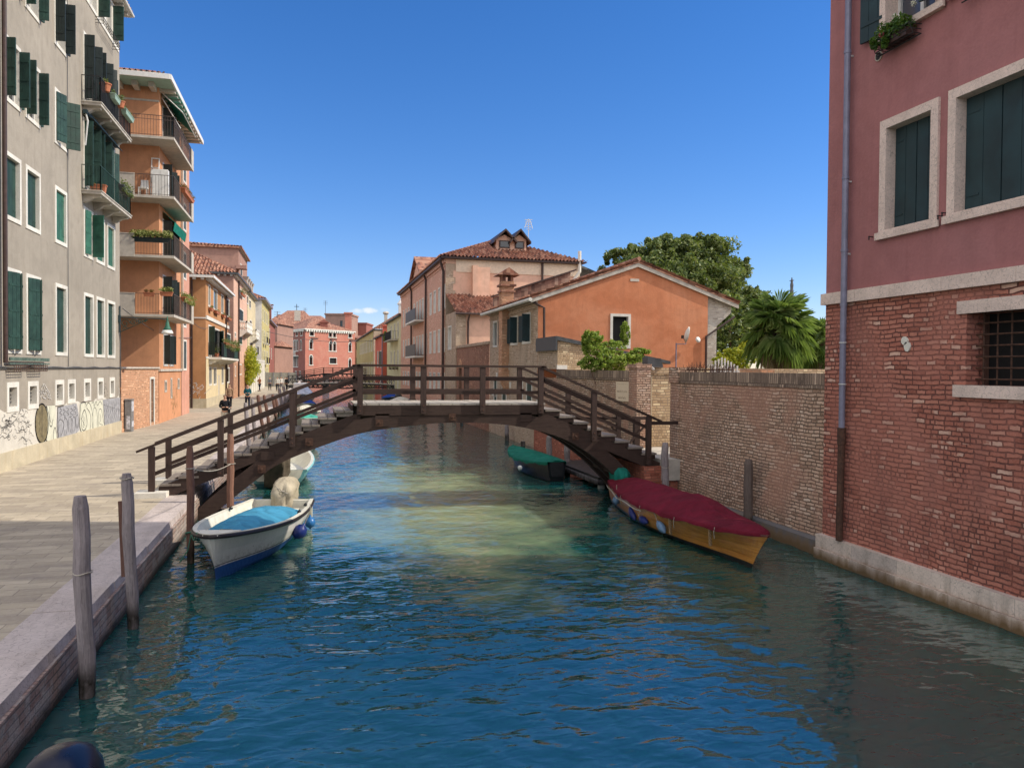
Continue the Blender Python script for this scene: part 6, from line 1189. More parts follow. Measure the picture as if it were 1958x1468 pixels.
    # floodlight and wall lamp near the pillar with rods
    t = thing('wall_lamp', 'small grey wall lamp on the pillar end of the garden wall', 'lamp', (9.9, 19.5, 3)); b = MB(); b.box(10.0, 10.45, 19.34, 19.7, 3.02, 3.12); b.build('housing', M['sash'], t); b = MB(); b.tube([(10.2, 19.3, 3.05), (10.2, 19.36, 3.05)], .04, 6); b.build('arm', M['iron'], t)
    p = PY(1244, 704, 21.9); t = thing('floodlight', 'white tube lamp tilted above the coping of the sunlit brick wall', 'lamp', (p.x, p.y, 3.4)); b = MB(); b.beam((p.x-.05, p.y, p.z+.08), (p.x+.07, p.y-.1, p.z-.04), .06, .06); b.build('housing', M['white'], t); b = MB(); b.tube([(p.x+.05, p.y+.1, 3.42), (p.x, p.y, p.z)], .012, 5); b.build('arm', M['iron'], t)
    # satellite dish
    d = PY(1314, 640, 31.2); t = thing('satellite_dish', 'white satellite dish on a pole in front of the terracotta gable', 'satellite dish', (d.x-.5, d.y, 3.0)); b = MB(); b.lathe([(.0, .06), (.2, .045), (.36, .0), (.37, .0), (.21, .075), (.0, .09)], d, 22, ax=(-.93, .22, .2)); b.build('dish', M['istria'], t, smooth=True)
    pm_ = PY(1293, 658, 31.2); b = MB(); b.tube([(pm_.x, d.y, 3.0), (pm_.x, d.y, pm_.z+.05)], .028, 6); b.tube([(pm_.x, d.y, pm_.z), (d.x-.05, d.y+.02, pm_.z+.02), (d.x-.02, d.y, d.z)], .02, 5); b.build('mast', M['zinc'], t); b = MB(); q = d+Vector((-.34, -.2, -.12)); b.tube([d+Vector((-.05, 0, -.3)), q], .012, 5); b.box(q.x-.03, q.x+.05, q.y-.05, q.y+.05, q.z-.06, q.z+.08); b.build('receiver', M['iron'], t)
    p = PY(1333, 650, 32.6); b = MB(); b.lathe([(.02, 0), (.13, .05), (.14, .07)], p, 12, ax=(.2, -1, .2)); tag(b.build('wall_light', M['white'], smooth=True), 'small round white light on the right edge of the terracotta gable', 'lamp')
    # mooring pontoon
    t = thing('pontoon', 'low dark wooden landing stage on short piles by the right bank, behind the green boat', 'landing stage', (8.8, 22.5, 0)); b = MB(); b.box(8.15, 9.5, 21.3, 25.6, .26, .36); b.build('deck', gr('wet_dark_planks', (.035, .032, .030), .5), t); b = MB(); b.box(8.12, 8.2, 21.25, 25.65, .14, .28); b.box(8.2, 9.5, 21.25, 21.32, .14, .28); b.build('edge_beam', M['pole'], t)
    for x, y in ((8.3, 21.45), (9.2, 21.45), (8.3, 25.3), (9.2, 25.3)): b = MB(); b.tube([(x, y, -1), (x, y, .25)], .11, 8); b.build('pile', gr('pale_wet_post', (.3, .29, .27), .6), t)
M['plaquestone'] = gr('plaque_stone', (.80, .64, .47), .7, var=.04)
yards()
# ================================================================== dark rose house on the right
def rose():
    X = 9.4; Y1 = 12.66; F = Fac((X, 0), (0, -1)); ZT = 16.5; B = thing('rose_house', 'dark rose plastered house with a red brick ground floor at the right edge', 'house', (X, 4, 0))
    big = [(11.24, 9.97, 5.79, 7.80), (9.78, 8.2, 5.80, 7.82), (6.6, 5.3, 5.8, 7.8), (4.8, 3.5, 5.8, 7.8), (2.4, 1.1, 5.8, 7.8), (-.6, -1.9, 5.8, 7.8)]
    up = [(11.3, 9.93, 9.15, 11.2), (9.75, 8.2, 9.2, 11.2), (6.6, 5.3, 9.2, 11.2), (4.8, 3.5, 9.2, 11.2), (11.3, 9.93, 12.6, 14.6), (9.75, 8.2, 12.6, 14.6)]
    zb = 4.79; zt = 5.0
    opsb = [opening(-a, -b, c, d, .15) for a, b, c, d in big]; opsu = [opening(-a, -b, c, d, .14) for a, b, c, d in up]
    wallmesh(F, -Y1, 14, zt-.02, ZT, opsb+opsu, .34).build('wall', M['rose'], B)
    for a, b, c, d in big:
        w = window(B, F, -a, -b, c, d, M['verona'], M['glass'], fwid=.15, depth=.22, mode='shut', ms=M['shutterblue'], proud=.045, sill=.03)
    for i, (a, b, c, d) in enumerate(up): window(B, F, -a, -b, c, d, M['verona'], M['glassblue'], fwid=.14, depth=.26, ms=M['shutterblue'], leaves=((1, 170), (-1, 168)) if i != 1 else ((1, 160), (-1, 168)), proud=.045, sill=.05)
    bar = (-9.40, -7.6, 3.35, 4.41); bar2 = (-5.2, -3.4, 3.35, 4.41)
    wallmesh(F, -Y1, 14, .42, zb+.02, [bar, bar2], .42).build('wall', M['bigbrick'], B)
    for q in (bar, bar2):
        b = MB(); F.box(b, q[0]-.14, q[1]+.2, 4.41, 4.60, -.1, .05); F.box(b, q[0]-.17, q[1]+.2, 3.17, 3.35, -.1, .07); w = b.build('window', M['verona'], B); pm = MB(); pm.quad(F.p(q[0], q[2], -.40), F.p(q[1], q[2], -.40), F.p(q[1], q[3], -.40), F.p(q[0], q[3], -.40)); pm.build('pane', M['dark'], w)
        pm = MB(); F.box(pm, q[0]+.85, q[0]+.88, q[2], q[3], -.39, -.36); F.box(pm, q[0]+.0, q[0]+.03, q[2], q[3], -.39, -.3); pm.build('sash', M['polebrown'], w)
        g = MB()
        for k in range(8): u = q[0]+.12+k*.235; g.tube([F.p(u, q[2], -.2), F.p(u, q[3], -.2)], .013, 6)
        for k in range(6): z = q[2]+.09+k*.165; g.tube([F.p(q[0], z, -.185), F.p(q[1], z, -.185)], .014, 6)
        g.build('grille', M['ironrust'], w)
    b = MB(); u = -Y1-.05
    for L in (.95, .85, 1.1, 1.3, 1.2, 1.0, 1.4, 1.3, 1.2, 1.5, 1.4, 1.4, 1.4, 1.4, 1.4, 1.4, 1.4, 1.4, 1.4, 1.4, 1.4): F.box(b, u+.003, min(14, u+L-.003), zb, zt, -.1, .085); u += L
    b.build('string_course', M['verona'], B)
    b = MB(); F.box(b, -Y1-.04, 14, .20, .45, -.1, .12); F.box(b, -Y1-.04, 14, -.6, .195, -.1, .16); b.build('stone_base', M['basestone'], B)
    sh = MB(); Y2 = 7.6; sh.quad((22, Y2, 0), (X, Y1, 0), (X, Y1, ZT), (22, Y2, ZT)); sh.quad((22, -14, 0), (22, Y2, 0), (22, Y2, ZT), (22, -14, ZT)); sh.quad((X, -14, 0), (22, -14, 0), (22, -14, ZT), (X, -14, ZT)); sh.build('wall', M['rose'], B); b = MB(); b.prism([(X-.4, -14, ZT), (X-.4, Y1+.1, ZT), (22, Y2, ZT), (22, -14, ZT)], (0, 0, .25)); b.build('eave', M['istria'], B)
    b = MB(); b.add([(X-.4, -14, ZT+.25), (X-.4, Y1+.1, ZT+.25), (22, Y2, ZT+.25), (22, -14, ZT+.25), (15.7, Y1-8, ZT+3), (15.7, -9, ZT+3)], [(0, 1, 4, 5), (1, 2, 4), (2, 3, 5, 4), (3, 0, 5)]); b.build('roof', M['tile'], B)
    # downpipe: zinc above, rusty iron below, on brackets
    pz = 2.52; b = MB(); b.tube([(X-.12, 12.0, ZT-.1), (X-.12, 12.0, pz)], .055, 14); 
    for z in (12.2, 9.25, 7.0, 5.7, 4.72): b.tube([(X-.12, 12.0, z), (X-.12, 12.0, z+.05)], .064, 14)
    dp = b.build('downpipe', M['zinc'], B, smooth=False); b = MB()
    for z in (3.3, 4.05): b.tube([(X-.12, 12.0, z), (X-.12, 12.0, z+.02)], .068, 14)
    for z in (9.2, 6.95, 5.65): b.box(X-.12, X+.0, 11.99, 12.01, z, z+.03)
    b.build('pipe_clip', M['sash'], dp); b = MB(); b.tube([(X-.12, 12.0, pz), (X-.12, 12.0, pz-.3)], .075, 14); b.tube([(X-.12, 12.0, pz-.28), (X-.12, 12.02, .46)], .062, 14); b.build('iron_pipe', M['ironrust'], B)
    # round vent, plaster scar, hooks
    v_ = Vector((X-.0, 11.34, 8.96)); b = MB(); b.lathe([(.085, 0), (.085, .02), (.07, .025), (.068, .01), (0, .01)], v_, 20, ax=(-1, 0, 0)); vt = b.build('vent', M['concrete'], B); b = MB()
    for k in range(7): b.box(X-.018, X-.012, v_.y-.06, v_.y+.06, v_.z-.058+k*.018, v_.z-.052+k*.018); b.box(X-.018, X-.012, v_.y-.058+k*.018, v_.y-.052+k*.018, v_.z-.06, v_.z+.06)
    b.build('vent_mesh', M['iron'], vt)
    b = MB(); r_ = random.Random(6)
    for (cy, cz, ry, rz) in ((10.62, 4.05, .075, .07), (10.56, 3.95, .07, .085)): b.prism([F.p(-cy+ry*math.cos(2*math.pi*k/9)*r_.uniform(.85, 1.1), cz+rz*math.sin(2*math.pi*k/9)*r_.uniform(.85, 1.1), 0) for k in range(9)], (-.025, 0, 0))
    b.build('plaster_scar', M['whitewash'], B)
    b = MB()
    for (y, z) in ((11.42, 5.88), (9.9, 5.95), (9.82, 5.98)): b.beam(F.p(-y, z, 0), F.p(-y, z, .09), .02, .012); b.beam(F.p(-y, z-.06, .08), F.p(-y, z+.01, .08), .015, .015)
    b.build('shutter_hook', M['iron'], B)
    # iron baskets and flowers at the upper sills
    def basket(lab, y0, y1, z, fl):
        t = thing('window_basket', lab, 'flower basket', (X-.2, (y0+y1)/2, z), 'iron flower baskets under the rose house windows'); b = MB()
        for zz, o in ((z, .2), (z+.07, .24), (z+.15, .28)): b.tube([F.p(-y0, zz, .04), F.p(-y0, zz, o), F.p(-y1, zz, o), F.p(-y1, zz, .04)], .008, 5, cap=False)
        n = 9
        for k in range(n): u = -y0+(y0-y1)*k/(n-1); b.tube([F.p(u, z, .04), F.p(u, z, .2), F.p(u, z+.17, .28)], .007, 4)
        b.tube([F.p(-y0-.05, z-.03, .1), F.p(-y1+.05, z-.03, .1)], .012, 5); b.build('basket', M['iron'], t)
        if fl:
            b = MB(); b.box(X-.24, X-.06, y1+.1, y0-.15, z+.01, z+.14); b.build('trough', M['gutter'], t); cs = [(X-.18, y0-.15-k*(y0-y1-.3)/6, z+.24+.05*math.sin(k*2), .16, .13, .17+.04*math.sin(k*3)) for k in range(7)]+[(X-.3, y0-.35, z+.05, .07, .06, .12), (X-.3, y0-.1, z+.12, .08, .08, .12)]; cards('plant', LEAF, t, cs, .035, 150, rngp, .5)
            cards('flower', FLOWW, t, [(X-.2, y0-.45, z+.42, .05, .05, .05), (X-.22, y0-.62, z+.30, .04, .04, .06), (X-.2, y0-.85, z+.46, .05, .06, .05)], .03, 22, rngp, .4); cards('flower', FLOW, t, [(X-.26, y0-.22, z+.22, .05, .04, .06)], .03, 30, rngp, .4)
    basket('flower trough with white and pink blooms in an iron basket, top of the rose house', 11.2, 10.35, 8.93, True); basket('empty black iron basket under the second top window of the rose house', 9.45, 8.6, 9.05, False)
rose()
# ================================================================== trees and palms
def bigtree(label, x, y, zb, crown, n, leafm, size, trunk=.35):
    t = thing('tree', label, 'tree', (x, y, 1.1)); b = MB(); zc = np.mean([c[2] for c in crown]); b.tube([(x, y, .6), (x+.1, y, zb*.6), (x, y, zc)], [trunk, trunk*.8, trunk*.4], 9)
    for c in crown[::2]: b.tube([(x, y, zb*.8), ((x+c[0])/2, (y+c[1])/2, (zb+c[2])/2), (c[0], c[1], c[2])], [trunk*.5, trunk*.3, trunk*.08], 6)
    b.build('trunk', M['polebrown'], t); rng = np.random.default_rng(int(x*10)); cs = []
    for c in crown:
        k = 16
        for j in range(k):
            d = rng.normal(size=3); d /= np.linalg.norm(d); d[2] = d[2]*.9+.1; rr = .62+.42*rng.random(); s_ = (.26+.22*rng.random()); cs.append((c[0]+d[0]*c[3]*rr, c[1]+d[1]*c[4]*rr, c[2]+d[2]*c[5]*rr, c[3]*s_, c[4]*s_, c[5]*s_*.8))
        for j in range(14):
            d = rng.normal(size=3); d /= np.linalg.norm(d); d[2] = abs(d[2])*.9-.15; rr = .98+.34*rng.random(); s_ = .09+.10*rng.random(); cs.append((c[0]+d[0]*c[3]*rr, c[1]+d[1]*c[4]*rr, c[2]+d[2]*c[5]*rr, c[3]*s_, c[4]*s_, c[5]*s_*1.5))
        cs.append((c[0], c[1], c[2], c[3]*.6, c[4]*.6, c[5]*.6))
    cards('crown', leafm, t, cs, size, n//len(cs), rng, .45); return t
def veg():
    P = lambda px, py, Y: PY(px, py, Y)
    def cl(px, py, Y, r_, rz=None, ry=None): p = P(px, py, Y); return (p.x, p.y, p.z, r_, ry or r_, rz or r_)
    bigtree('large dark evergreen holm oak rising behind the terracotta gable', P(1310, 600, 58).x, 58, 4, [cl(1200, 500, 59, 1.8, 1.3), cl(1215, 530, 58, 2.3, 1.8), cl(1245, 495, 58, 2.2, 1.6), cl(1285, 500, 58, 2.4, 1.9), cl(1330, 497, 58, 2.5, 2.0), cl(1368, 508, 57, 2.3, 1.9), cl(1388, 545, 57, 2.0, 2.0), cl(1300, 540, 56, 2.8, 2.2), cl(1345, 555, 56, 2.8, 2.2), cl(1262, 545, 57, 2.6, 2.2), cl(1352, 478, 58, 1.3, 1.1), cl(1275, 476, 58, 1.1, 1.2), cl(1400, 590, 56, 1.7, 2.0), cl(1380, 610, 56, 2.0, 2.2), cl(1240, 565, 57, 2.4, 2), cl(1318, 470, 58, 1.1, .8)], 100000, LEAFD, .145)
    bigtree('dense green shrub tree between the terracotta house and the palms', P(1395, 650, 36).x, 36, 2, [cl(1385, 640, 36, 1.1, 1.2), cl(1405, 605, 37, 1.1, 1.3), cl(1425, 640, 36, 1.1, 1.2), cl(1385, 680, 35, .9, .8), cl(1440, 600, 37, .9, 1.1), cl(1430, 575, 38, .7, .8), cl(1450, 640, 38, 1., 1.)], 16000, LEAFD, .11, .15)
    bigtree('yellow-green bush glowing behind the spiked railing', P(1400, 690, 30).x, 30, 2, [cl(1385, 690, 30, .5, .35), cl(1405, 682, 30, .55, .4), cl(1422, 692, 30, .5, .35), cl(1425, 668, 31, .4, .5)], 3600, LEAFY, .075, .06)
    bigtree('bright green climbing bush spilling over the plaque wall', P(1160, 690, 25.5).x, 25.5, 2, [cl(1140, 672, 25.5, .42, .38), cl(1160, 685, 25.3, .55, .32), cl(1190, 690, 25.2, .5, .25), cl(1135, 650, 25.6, .28, .35), cl(1210, 685, 25.3, .35, .22), cl(1170, 665, 25.5, .4, .25), cl(1195, 640, 25.6, .14, .4), cl(1225, 672, 25.4, .3, .12), cl(1125, 695, 25.4, .3, .25), cl(1150, 700, 25.3, .5, .25), cl(1180, 702, 25.2, .5, .22), cl(1120, 655, 25.6, .14, .4)], 15000, leafmat('fresh_green_leaves', [(.08, .15, .02), (.24, .36, .05), (.50, .56, .14)], .45), .05, .05)
    bigtree('dark foliage mass behind the palms at the edge of the rose house', P(1580, 690, 40).x, 40, 2, [cl(1560, 690, 40, 1.2, .9), cl(1600, 660, 40, 1.6, 1.6), cl(1520, 690, 40, 1.4, .7), cl(1460, 660, 42, 1.5, 1.2)], 9000, LEAFD, .13, .2)
    def palm(label, px, py, Y, nl, R_, seed, skirt=True):
        c = P(px, py, Y); rr = random.Random(seed); t = thing('fan_palm', label, 'palm tree', (c.x, Y, 1.1)); b = MB(); b.tube([(c.x, Y, .8), (c.x+.05, Y, c.z-.9), (c.x, Y, c.z)], [.2, .24, .14], 9); b.build('trunk', gr('hairy_palm_trunk', (.14, .09, .055), .95, var=.5, scale=14), t)
        def frond(mb, az, el, plen, fr, droop, nb=26):
            d = Vector((math.cos(az)*math.cos(el), math.sin(az)*math.cos(el), math.sin(el))); o = Vector((c.x, Y, c.z-.15+rr.uniform(-.25, .2))); tip = o+d*plen+Vector((0, 0, -droop*.25)); mb.tube([o, o+d*plen*.5+Vector((0, 0, .04)), tip], [.018, .014, .01], 4)
            d2 = (d+Vector((0, 0, -droop*.5))).normalized(); sd_ = d2.cross(Vector((0, 0, 1))).normalized(); sd_ = (sd_+Vector((0, 0, rr.uniform(-.5, .5)))).normalized(); up_ = sd_.cross(d2)
            for k in range(nb):
                a = R(-125+250*k/(nb-1)); dr = d2*math.cos(a)+sd_*math.sin(a); w = Vector(sd_*math.cos(a)-d2*math.sin(a))*fr*.042; L = fr*(1-.18*abs(a)/2.2)*rr.uniform(.9, 1.05); m1 = tip+dr*L*.62+up_*.04-Vector((0, 0, .03*fr)); e = tip+dr*L-Vector((0, 0, droop*L*.35*rr.uniform(.6, 1.5)))
                mb.add([tip, m1-w, e, m1+w], [(0, 1, 2), (0, 2, 3)])
        for kind, cnt, els, mat, nm in (('live', nl, (-.95, 1.3), leafmat('palm_leaves', [(.05, .11, .025), (.13, .23, .06), (.30, .40, .14)], .35), 'fronds'), ('dead', nl//2 if skirt else nl//4, (-1.5, -.75), leafmat('dead_palm_leaves', [(.16, .12, .07), (.28, .22, .14), (.38, .32, .22)], .2), 'dead_fronds')):
            mb = MB()
            for k in range(cnt):
                el = els[0]+(els[1]-els[0])*((k+.5)/cnt)**.8; frond(mb, k*2.399+rr.random()*.4, el, R_*.5*rr.uniform(.85, 1.1), R_*.55*(1 if kind == 'live' else .75), .5+max(0, .6-el)*.6)
            mb.build(nm, mat, t)
    palm('big fan palm with a shaggy brown skirt behind the garden wall', 1490, 610, 27, 58, 1.6, 1)
    palm('second fan palm half hidden by the corner of the rose house', 1572, 648, 30, 34, 1.5, 2)
    palm('smaller fan palm low between the two larger palms', 1545, 690, 33, 16, 1.2, 5, False)
    p = P(1514, 545, 120); t = thing('church_statue', 'tiny dark statue on a church roof peak beyond the palms', 'statue', (p.x, 120, p.z-2)); b = MB(); b.lathe([(.5, -14), (.5, -4), (.3, -1.), (.25, -.6), (.3, 0), (.2, .5), (.22, .9), (.08, 1.), (.13, 1.15), (.05, 1.35)], p, 10); b.beam(p+Vector((-.45, 0, .7)), p+Vector((.45, 0, .85)), .12, .12); b.build('figure', M['lead'], t)
veg()
# ================================================================== timber footbridge
def bridge():
    Yn, Yf = 18.85, 20.95; B = thing('footbridge', 'dark brown timber arched footbridge with stepped ramps crossing the canal in front', 'bridge', (2.6, 19.9, QZ))
    BM, PM, TR, DK = M['bridge'], M['bridgepost'], M['tread'], M['deck']
    zd = 2.67; DX0, DX1 = .95, 5.78
    def hr(x): return 3.60-(.404*(1.08-x) if x < 1.08 else 0)-(.425*(x-5.62) if x > 5.62 else 0)
    low = [(-2.75, -.5), (-2.45, -.15), (-2.14, .20), (-1.31, .88), (-.74, 1.28), (.31, 1.70), (1.24, 1.98), (2.51, 2.14), (3.35, 2.19), (4.40, 2.15), (5.27, 2.03), (6.33, 1.72), (7.2, 1.19), (7.95, .51), (8.4, .0), (8.75, -.5)]
    def sm(p):
        q = []
        for i in range(len(p)-1):
            p0, p1, p2, p3 = p[max(i-1, 0)], p[i], p[i+1], p[min(i+2, len(p)-1)]
            for k in range(4):
                t = k/4; q.append(tuple(.5*((2*p1[j])+(p2[j]-p0[j])*t+(2*p0[j]-5*p1[j]+4*p2[j]-p3[j])*t*t+(3*p1[j]-p0[j]-3*p2[j]+p3[j])*t**3) for j in (0, 1)))
        return q+[p[-1]]
    lp = sm(low)
    for y0, y1 in ((Yn+.08, Yn+.30), (19.8, 20.0), (Yf-.3, Yf-.08)):
        b = MB(); secs = []
        for i, (x, z) in enumerate(lp):
            a, c = lp[max(i-1, 0)], lp[min(i+1, len(lp)-1)]; d = Vector((c[0]-a[0], c[1]-a[1])).normalized(); n = Vector((-d.y, d.x)); th = .34
            secs.append([(x, y0, z), (x, y1, z), (x+n.x*th, y1, z+n.y*th), (x+n.x*th, y0, z+n.y*th)])
        b.loft(secs, closed=True, cap=True); b.build('arch_beam', BM, B)
        # stringers and deck beam
        b = MB(); b.prism([(-3.42, y0+.01, .60), (-3.1, y0+.01, .59), (1.1, y0+.01, 2.27), (1.1, y0+.01, 2.46), (-3.42, y0+.01, .78)], (0, y1-y0-.02, 0)); b.build('stringer', BM, B)
        b = MB(); b.prism([(5.6, y0+.01, 2.18), (9.0, y0+.01, .78), (9.15, y0+.01, 1.0), (5.6, y0+.01, 2.48)], (0, y1-y0-.02, 0)); b.build('stringer', BM, B)
        b = MB(); b.box(DX0+.05, DX1-.05, y0-.02, y1+.02, zd-.29, zd-.045); b.build('deck_beam', BM, B)
    # struts between arch and beams
    for (x, z0, z1, w) in ((1.62, 2.12, 2.42, .34), (5.25, 2.2, 2.42, .3), (-1.05, 1.35, 1.55, .3)):
        b = MB(); b.box(x-w/2, x+w/2, Yn+.06, Yn+.32, z0, z1); b.box(x-w/2, x+w/2, Yf-.32, Yf-.06, z0, z1); b.build('packing_block', BM, B)
    b = MB()
    for x in (-2.2, -1.2, -.3, .6, 2.2, 3.9, 6.2, 7.0, 7.8):
        z = np.interp(x, [p[0] for p in lp], [p[1] for p in lp])+.12; b.box(x-.08, x+.08, Yn+.3, Yf-.3, z, z+.16)
    b.prism([(-2.3, Yn+.4, .3), (-1.75, Yn+.4, 1.15), (-1.6, Yn+.4, 1.05), (-2.1, Yn+.4, .25)], (0, 1.3, 0)); b.build('cross_beam', BM, B)
    b = MB()
    for x, z in ((-1.18, 1.14), (1.55, 2.2), (3.35, 2.33), (-.1, 1.76), (6.6, 1.8)):
        b.box(x-.09, x+.09, Yn+.055, Yn+.08, z-.09, z+.09); b.lathe([(.035, 0), (.035, .04), (.0, .045)], (x, Yn+.055, z), 8, ax=(0, -1, 0))
    b.build('bolt_plate', M['ironrust'], B)
    # deck boards and treads
    n = 16; b = MB(); r_ = random.Random(1)
    for k in range(n):
        x0 = DX0+(DX1-DX0)*k/n; x1 = DX0+(DX1-DX0)*(k+1)/n-.014; dz = r_.uniform(-.004, .004); b.box(x0, x1, Yn+.07, Yf-.07, zd-.045+dz, zd+dz)
    b.build('deck', DK, B)
    for i in range(11):
        z = 2.67-.1655*(i+1); xc = .72-.387*i; b = MB(); b.box(xc-.235, xc-.012, Yn+.068, Yf-.068, z-.05, z); b.box(xc+.002, xc+.20, Yn+.068, Yf-.068, z-.05, z); b.box(xc-.22, xc+.2, Yn+.12, Yn+.2, z-.15, z-.05); b.box(xc-.22, xc+.2, Yf-.2, Yf-.12, z-.15, z-.05); b.build('tread', TR, B)
        b = MB(); b.box(xc+.165, xc+.195, Yn+.12, Yf-.12, z+.0, z+.112); b.build('riser', BM, B)
    for i in range(8):
        z = 2.67-.168*(i+1); xc = 5.97+.385*i; b = MB(); b.box(xc-.2, xc+.23, Yn+.068, Yf-.068, z-.05, z); b.build('tread', TR, B)
        b = MB(); b.box(xc-.22, xc+.2, Yn+.1, Yf-.1, z-.17, z-.052); b.build('riser', BM, B)
    # posts and rails on both sides
    for side, Y in ((-1, Yn), (1, Yf)):
        o = 0 if side < 0 else 0
        for i, x in enumerate((-3.55, -2.08, -.49, 1.08, 2.61, 4.10, 5.62, 7.07, 8.62)):
            zt = hr(x)-.02; zb = .70 if i == 0 else (zt-1.16 if 2 < i < 7 else zt-1.28); zb = max(zb, .6)
            if i == 1: zb = 1.0
            b = MB(); w = .065; b.box(x-w, x+w, Y-.06, Y+.06, zb, zt); p = b.build('post', PM, B)
            if i: b = MB(); b.lathe([(.022, 0), (.022, .02), (0, .022)], (x, Y-.06, zb+.08), 6, ax=(0, -1, 0)); b.lathe([(.022, 0), (.022, .02), (0, .022)], (x, Y-.06, zb+.2), 6, ax=(0, -1, 0)); b.build('bolt', M['ironrust'], p)
        def runs(dz): return [((-3.86 if dz == 0 else -3.55, hr(-3.86 if dz == 0 else -3.55)-dz), (1.08, 3.60-dz)), ((1.0, 3.60-dz), (5.75, 3.60-dz)), ((5.62, 3.60-dz), (8.97 if dz == 0 else 8.6, hr(8.97 if dz == 0 else 8.6)-dz))]
        for (a, c) in runs(0): b = MB(); b.beam((a[0], Y, a[1]), (c[0], Y, c[1]), .15, .052); b.build('handrail', BM, B)
        for dz in (.32, .66):
            for (a, c) in runs(dz): b = MB(); b.beam((a[0], Y-side*.075, a[1]), (c[0], Y-side*.075, c[1]), .045, .085); b.build('rail', BM, B)
    b = MB(); b.beam((8.6, Yn, 2.13), (9.46, Yn, 2.13), .06, .09); b.build('rail', BM, B)
    b = MB(); b.beam((6.9, Yf+.1, 2.12), (9.7, Yf+.1, 2.12), .06, .08); b.box(9.15, 9.32, Yf+.02, Yf+.18, .9, 2.1); b.build('rail', BM, B)
    b = MB(); b.beam((8.5, Yf, .9), (9.6, Yf, 2.05), .04, .05); b.beam((8.4, Yf, 1.9), (9.2, Yf, .95), .04, .05); b.build('brace', BM, B)
    for k, y in enumerate((Yn, Yf)): b = MB(); b.box(-3.87, -3.2, y-.27, y+.3, QZ, .70); b.build('stone_footing', M['istria'], B)
    b = MB(); b.box(8.5, 9.48, Yn+.0, Yf, -.6, .98); b.build('abutment', M['bankbrick'], B)
bridge()
# ================================================================== bridges further along
def farbridges():
    Y = 96.5; T = thing('iron_bridge', 'low black iron footbridge with lattice railings further along the canal', 'bridge', (3.5, Y, QZ)); zc = lambda x: 1.45+.22*(1-((x-3.5)/6.3)**2)
    xs = np.linspace(-3.0, 9.8, 25)
    b = MB()
    for a, c in zip(xs[:-1], xs[1:]): b.hexa([(a, Y-1.3, zc(a)), (c, Y-1.3, zc(c)), (c, Y+1.3, zc(c)), (a, Y+1.3, zc(a)), (a, Y-1.3, zc(a)+.12), (c, Y-1.3, zc(c)+.12), (c, Y+1.3, zc(c)+.12), (a, Y+1.3, zc(a)+.12)])
    b.build('deck', M['concrete'], T)
    for yy in (Y-1.35, Y+1.35):
        b = MB()
        for a, c in zip(xs[:-1], xs[1:]): b.beam((a, yy, zc(a)-.1), (c, yy, zc(c)-.1), .12, .12); b.beam((a, yy, zc(a)-.5*(1-abs(a-3.5)/9)-.15), (c, yy, zc(c)-.5*(1-abs(c-3.5)/9)-.15), .1, .1); b.beam((a, yy, zc(a)-.5), (c, yy, zc(c)-.05), .05, .05); b.beam((a, yy, zc(a)-.05), (c, yy, zc(c)-.5), .05, .05)
        b.build('girder', M['iron'], T); b = MB()
        for a, c in zip(xs[:-1], xs[1:]):
            b.beam((a, yy, zc(a)+1.1), (c, yy, zc(c)+1.1), .06, .06); b.beam((a, yy, zc(a)+.1), (a, yy, zc(a)+1.1), .05, .05); b.beam((a, yy, zc(a)+.15), (c, yy, zc(c)+1.05), .04, .04); b.beam((a, yy, zc(a)+1.05), (c, yy, zc(c)+.15), .04, .04); b.beam((a, yy, zc(a)+.65), (c, yy, zc(c)+.65), .04, .04)
        b.build('railing', M['iron'], T)
    Y = 150; T = thing('wooden_bridge', 'brown wooden bridge with stepped railings in front of the palazzo', 'bridge', (4, Y, QZ)); P = [(-7, .8), (1.8, 2.4), (8.6, 2.4), (14, .9)]
    b = MB()
    for (a, za), (c, zc_) in zip(P[:-1], P[1:]): b.beam((a, Y, za), (c, Y, zc_), 3, .25)
    b.build('deck', M['bridge'], T)
    for yy in (Y-1.5, Y+1.5):
        b = MB()
        for (a, za), (c, zc_) in zip(P[:-1], P[1:]):
            for h in (.45, .8, 1.15): b.beam((a, yy, za+h), (c, yy, zc_+h), .1, .1)
            n = int(abs(c-a)/1.6)
            for k in range(n+1): x = a+(c-a)*k/n; z = za+(zc_-za)*k/n; b.beam((x, yy, z), (x, yy, z+1.15), .12, .12)
        b.build('railing', M['bridge'], T)
    for i, x in enumerate((2.2, 8.2)):
        b = MB(); b.box(x-.6, x+.6, Y-1.2, Y+1.2, -.5, 2.3); b.build('pier', M['pole'], T)
farbridges()
# ================================================================== mooring poles
def pole(lab, base, top, r, mat, group='mooring poles in the canal', n=10, band=False):
    base, top = Vector(base), Vector(top); d = (top-base); t = thing('mooring_pole', lab, 'mooring pole', (base.x, base.y, 0), group); b = MB(); e = d.normalized(); L = d.length
    rw = random.Random(int(L*1000)); w_ = lambda k: Vector((rw.uniform(-k, k), rw.uniform(-k, k), 0)); pts = [base-e*1.2, base]+[base+e*L*f+w_(r*.16) for f in (.2, .42, .62, .8)]+[base+e*L*.94, top]; b.tube(pts, [r*1.02, r*.94, r*1.03, r*.97, r*1.04, r*.98, r*.95, r*.70], n); b.build('shaft', M[mat], t, smooth=False)
    if band: b = MB(); q = base+e*L*band; b.tube([q+Vector((r*1.08*math.cos(k/16*6.283), r*1.08*math.sin(k/16*6.283), .01*math.sin(k))) for k in range(17)], .008, 5, cap=False); b.build('rope', M['ropew'], t)
    return t
M['ropew'] = gr('pale_rope', (.42, .38, .32), .9, var=.3, scale=40)
